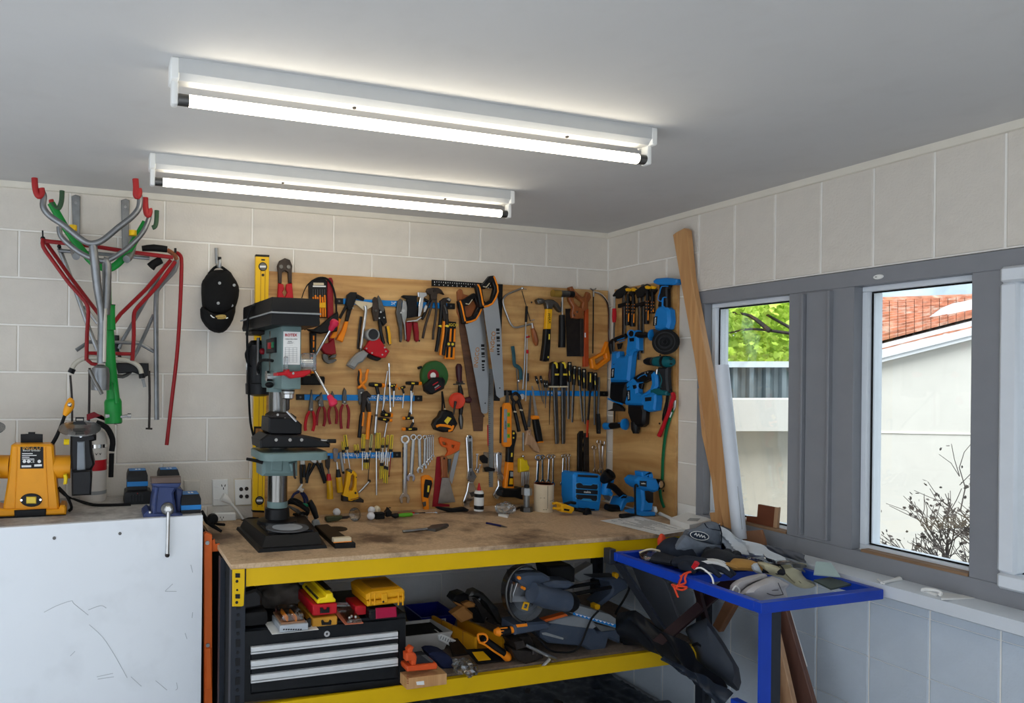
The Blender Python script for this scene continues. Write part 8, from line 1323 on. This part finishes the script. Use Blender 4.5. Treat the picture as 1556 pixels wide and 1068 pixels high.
def glove(lab, c, ang, s, m, cuff=None, curl=.02, flip=1):
    c = V(c); M_ = Matrix.Rotation(ang, 3, 'Z'); T = lambda x, y, z=0: c+M_ @ V((x*s, y*s*flip, z*s))
    palm = tube([T(-.05, 0), T(-.02, .0, .008), T(.03, .0, .01), T(.055, 0, .004)], .05*s, rr=[.036*s, .048*s, .05*s, .042*s], n=14, k=2, flat=.42, nrm=(0, 0, 1))
    fg = [tube([T(.045, y_, .004), T(.075, y_*1.15, .012), T(l_*.8, y_*1.25, .004+curl*.3), T(l_, y_*1.3, -.006)], .013*s, rr=[.013*s, .0135*s, .0125*s, .008*s], n=10, k=2, flat=.8, nrm=(0, 0, 1)) for y_, l_ in ((-.036, .115), (-.012, .138), (.013, .134), (.036, .108))]
    th = tube([T(-.01, -.035, 0), T(.02, -.062, .006), T(.045, -.075, .0)], .015*s, rr=[.018*s, .016*s, .009*s], n=10, k=2)
    ps = [pt('hand', m, palm, *fg, th)]
    cf = tube([T(-.05, 0), T(-.075, .002), T(-.12, .0)], .04*s, rr=[.037*s, .04*s, .05*s], n=14, k=2, flat=.4, nrm=(0, 0, 1))
    ps.append(pt('cuff', cuff or m, cf))
    make('work_glove', lab, 'glove', *ps, group='work gloves on the blue tray')
glove('white and black glove lying across the dark navy cap', (-.415, -1.135, tz+.022), R(35), 1.15, glv_k, print_w)
glove('dark glove with an orange cord at the tray edge', (-.545, -1.135, tz+.012), R(-70), 1.1, cap_d, glv_k)
glove('tan leather glove folded in the middle of the pile', (-.37, -1.215, tz+.012), R(150), .95, tan, glv_k)
py(-1.40)
make('work_glove', 'grey knitted glove folded nearest the front rail', 'glove', pt('hand', glv_g, bulge([(742, 690), (800, 630), (900, 580), (1010, 550), (1100, 590), (1140, 610), (1110, 650), (1125, 700), (1100, 725), (905, 755), (820, 730)], -.07, .045)), pt('crease', mat('crease_grey', (96, 92, 94), .9), S([(975, 660), (1050, 655)], 4, .043, k=1), S([(960, 680), (1020, 700), (1090, 690)], 4, .043, k=2), S([(1050, 600), (1090, 690)], 3, .043)), group='work gloves on the blue tray')
py(-1.33)
make('work_glove', 'second grey glove rolled behind the folded one', 'glove', pt('hand', glv_g, bulge([(670, 640), (690, 600), (760, 560), (860, 535), (940, 525), (965, 555), (880, 590), (800, 635), (745, 690), (700, 680)], -.06, .05)), pt('knit_edge', print_w, S([(690, 660), (715, 625), (745, 655), (738, 690)], 6, .045, k=3)), group='work gloves on the blue tray')
py(-1.25)
make('work_glove', 'cream leather glove sprawled on the right of the pile', 'glove', pt('hand', glv_c, bulge([(880, 445), (925, 432), (1060, 462), (1180, 440), (1285, 452), (1240, 495), (1262, 545), (1345, 620), (1265, 645), (1180, 622), (1085, 560), (945, 525)], -.06, .05)), pt('cuff', vinyl, bulge([(835, 460), (885, 440), (930, 520), (905, 530), (850, 505)], -.04, .035)), pt('fold', mat('crease_cream', (140, 132, 104), .9), S([(1060, 470), (1120, 540), (1180, 600)], 4, .05, k=2), S([(1190, 460), (1160, 520), (1230, 600)], 3, .045, k=2)), group='work gloves on the blue tray')
def ribbon(top, bot, x_, amp, nu=26, nv=12, th=.003):
    ip = lambda L_, t: (lambda i, r: (L_[i][0]*(1-r)+L_[i+1][0]*r, L_[i][1]*(1-r)+L_[i+1][1]*r))(min(int(t*(len(L_)-1)), len(L_)-2), t*(len(L_)-1)-min(int(t*(len(L_)-1)), len(L_)-2))
    def fn(u, v):
        a_, b_ = ip(top, u), ip(bot, u); p = onx(a_[0]*(1-v)+b_[0]*v, a_[1]*(1-v)+b_[1]*v, x_)
        return p+V((-amp*1.6*math.sin(math.pi*v)-amp*math.sin(7*u+6*v)*.6-amp*.5*math.sin(19*u-9*v), 0, 0))
    return sheet(fn, nu, nv, th)
make('vinyl_sheet', 'crumpled pale grey vinyl sheet trailing from cap to sill', 'sheet', pt('sheet', vinyl, ribbon([(590, 130), (640, 165), (720, 235), (840, 280), (940, 320), (1020, 370), (1130, 420)], [(650, 330), (690, 360), (760, 385), (850, 400), (930, 400), (1000, 400), (1120, 450)], -.20, .02)))
make('grey_plastic_panel', 'bent grey plastic strip lying between vinyl sheet and sill', 'strip', pt('strip', mat('panel_grey', (96, 100, 108), .55, var=.05), ribbon([(940, 300), (1040, 318), (1150, 345), (1260, 378)], [(940, 330), (1040, 370), (1150, 410), (1270, 445)], -.115, .004)))
make('clear_film', 'crumpled clear plastic film over the cream glove', 'film', pt('film', clearp, ribbon([(830, 385), (930, 390), (1060, 420), (1190, 440), (1290, 470)], [(860, 440), (960, 440), (1060, 460), (1200, 450), (1260, 520)], -.24, .02, th=.001)))
make('glass_offcut', 'small pale green plastic offcut at the right of the pile', 'offcut', pt('plate', mat('pale_green', (170, 190, 186), .2, coat=.5), prism([V((-.215, -1.36, tz+.01)), V((-.165, -1.33, tz+.045)), V((-.13, -1.36, tz+.045)), V((-.15, -1.41, tz+.01))], V((0, 0, .004)))), pt('tile', mat('dark_green_grey', (70, 80, 74), .3), prism([V((-.25, -1.45, tz-.015)), V((-.13, -1.44, tz-.01)), V((-.15, -1.37, tz-.005)), V((-.24, -1.38, tz-.005))], V((0, 0, .006)))))
lx = lambda u, v, x=tx0-.012: onx(u, v, x)
make('orange_lanyard', 'tangled orange cord hanging over the tray edge', 'cord', pt('cord', mat('cord_orange', (224, 74, 44), .6), tube([lx(*q_) for q_ in ((360, 512), (300, 535), (272, 590), (245, 640), (214, 612), (255, 625), (330, 632), (295, 655), (240, 640), (222, 610), (240, 660), (262, 715))], .0036, n=7, k=4), tube([lx(*q_) for q_ in ((335, 515), (315, 560), (318, 600), (265, 612), (285, 570), (280, 540))], .0036, n=7, k=4)), pt('toggle', red, tube([lx(385, 480), lx(410, 440)], .009, n=10)), pt('white_lace', print_w, tube([lx(*q_) for q_ in ((388, 490), (440, 480), (500, 520), (530, 560), (540, 605))], .003, n=6, k=3)))
make('red_tag', 'orange plastic tag sticking out behind the grey cap', 'tag', pt('tag', mat('cord_orange', (224, 74, 44), .6), blob((-.46, -.90, tz+.04), (.02, .015, .035), .1, 2, .3, 3)))
# below the tray
dsh = mat('black_sheeting', (26, 28, 32), .3, var=.15, bump=.4, bscale=25)
fr(900, 820, 260/1120)
make('black_sheeting', 'black plastic sheeting slumped from the shelf end towards the floor', 'sheet', pt('sheet', dsh, ribbon([(170, 480), (300, 460), (370, 530), (500, 610), (600, 680), (680, 790), (800, 890), (900, 960)], [(190, 690), (330, 690), (440, 740), (520, 800), (640, 850), (740, 930), (800, 1010), (860, 1090)], -.47, .022, 34, 16, .004)), pt('fold', mat('sheeting_blue', (38, 46, 58), .35, bump=.3, bscale=25), ribbon([(470, 760), (600, 830), (700, 880), (800, 940), (930, 1000)], [(500, 800), (610, 880), (700, 930), (790, 1040), (860, 1150)], -.56, .012)))
make('coiled_cable', 'coil of black cable lying at the right end of the shelf', 'cable', pt('coil', rubber, *[tube([V((-.40+(.10+.004*i)*math.cos(t*.4), -.62+(.07+.004*i)*math.sin(t*.4), ZL+.012+.007*i+.006*math.sin(t+i))) for t in range(16)], .005, n=6, closed=True) for i in range(6)]))
fr(900, 820, 260/1120)
grk = mat('grey_roll', (62, 68, 78), .6, var=.1)
px(-.40); make('grey_bag', 'dark grey padded tool bag standing under the blue tray', 'bag', pt('bag', grk, bulge([(610, 600), (640, 560), (730, 520), (770, 540), (960, 840), (960, 985), (900, 960), (700, 830), (680, 740)], -.08, .03)), pt('handle_slot', black, S([(660, 690), (690, 680), (715, 695)], 10, .025)))
px(-.20); make('plastic_sheet', 'bent grey plastic panel leaning behind the black braces', 'panel', pt('panel', mat('panel_grey', (96, 100, 108), .55, var=.05), F([(255, 170), (430, 225), (480, 280), (550, 480), (585, 560), (540, 620), (440, 540), (330, 360)], -.03, -.02, .003)))
px(-.16); make('brown_offcut', 'brown timber offcut leaning under the tray', 'timber', pt('board', mat('brown_pine', (136, 94, 66), .6, var=.1), F([(865, 400), (935, 415), (825, 605), (785, 560)], -.03, .0, .003)))
fr(920, 770, 420/1505)
for i, (lab, x_, m_, P_) in enumerate((('pale pine board in the leaning stack, next to the blue leg', -.30, pine, [(846, 590), (862, 570), (930, 1068), (945, 1300), (845, 1300), (850, 900)]), ('second pine board in the leaning stack under the sill', -.25, paleh, [(858, 572), (905, 560), (1020, 1068), (1060, 1300), (930, 1300)]), ('wide dark brown board leaning under the sill', -.19, brownw, [(890, 560), (978, 548), (1130, 1068), (1190, 1300), (1040, 1300)]))):
    px(x_); make('leaning_board', lab, 'board', pt('board', m_, F([(u, v) for u, v in P_], -.02, .0, .002)), group='boards leaning under the sill')
px(-.14); make('white_edge_strip', 'thin white strip leaning behind the dark brown board', 'strip', pt('strip', white, F([(975, 548), (992, 546), (1090, 870), (1078, 880)], -.01, .0, .001)))
fr(900, 820, 260/1120)
def flat(u, v, z=.004): return onz(u, v, z)
make('floor_sheet', 'dark crumpled plastic lying on the floor under the bench', 'sheet', pt('sheet', mat('floor_plastic', (48, 54, 64), .35, var=.3, scale=30, dirt=.3, dcol=(150, 155, 160), dscale=30), sheet(lambda u, v: V((-1.75+1.70*u, -.98+.92*v, .012+.03*abs(mnoise.noise(V((u*16, v*7, 1))))+.012*abs(mnoise.noise(V((u*50, v*22, 4)))))), 110, 44, .002)))
make('grey_cowl', 'broken grey plastic cowl on the floor beneath the shelf end', 'cowl', pt('shell', mat('panel_grey', (96, 100, 108), .55), sheet(lambda u, v: V((-.42+.26*u, -.62-.14*v+.05*u, .03+.13*math.sin(math.pi*v)*(1-.3*u))), 12, 14, .004)), pt('rib', black, tube([V((-.40, -.62, .03)), V((-.38, -.69, .15)), V((-.36, -.76, .03))], .014, n=8, k=3)))
make('floor_debris', 'small dark scrap pieces strewn on the floor under the bench', 'debris', pt('scrap', bsteel, *[box((x-.02, y-.012, .03), (x+.02, y+.012, .045), .003, rot=Matrix.Rotation(a_, 3, 'Z')) for x, y, a_ in [(-1.0, -.4, .3), (-.8, -.3, 1.2), (-.7, -.5, .8), (-.55, -.35, 2), (-.9, -.55, .1), (-.62, -.2, .9)]], kind='stuff'), kind='stuff')
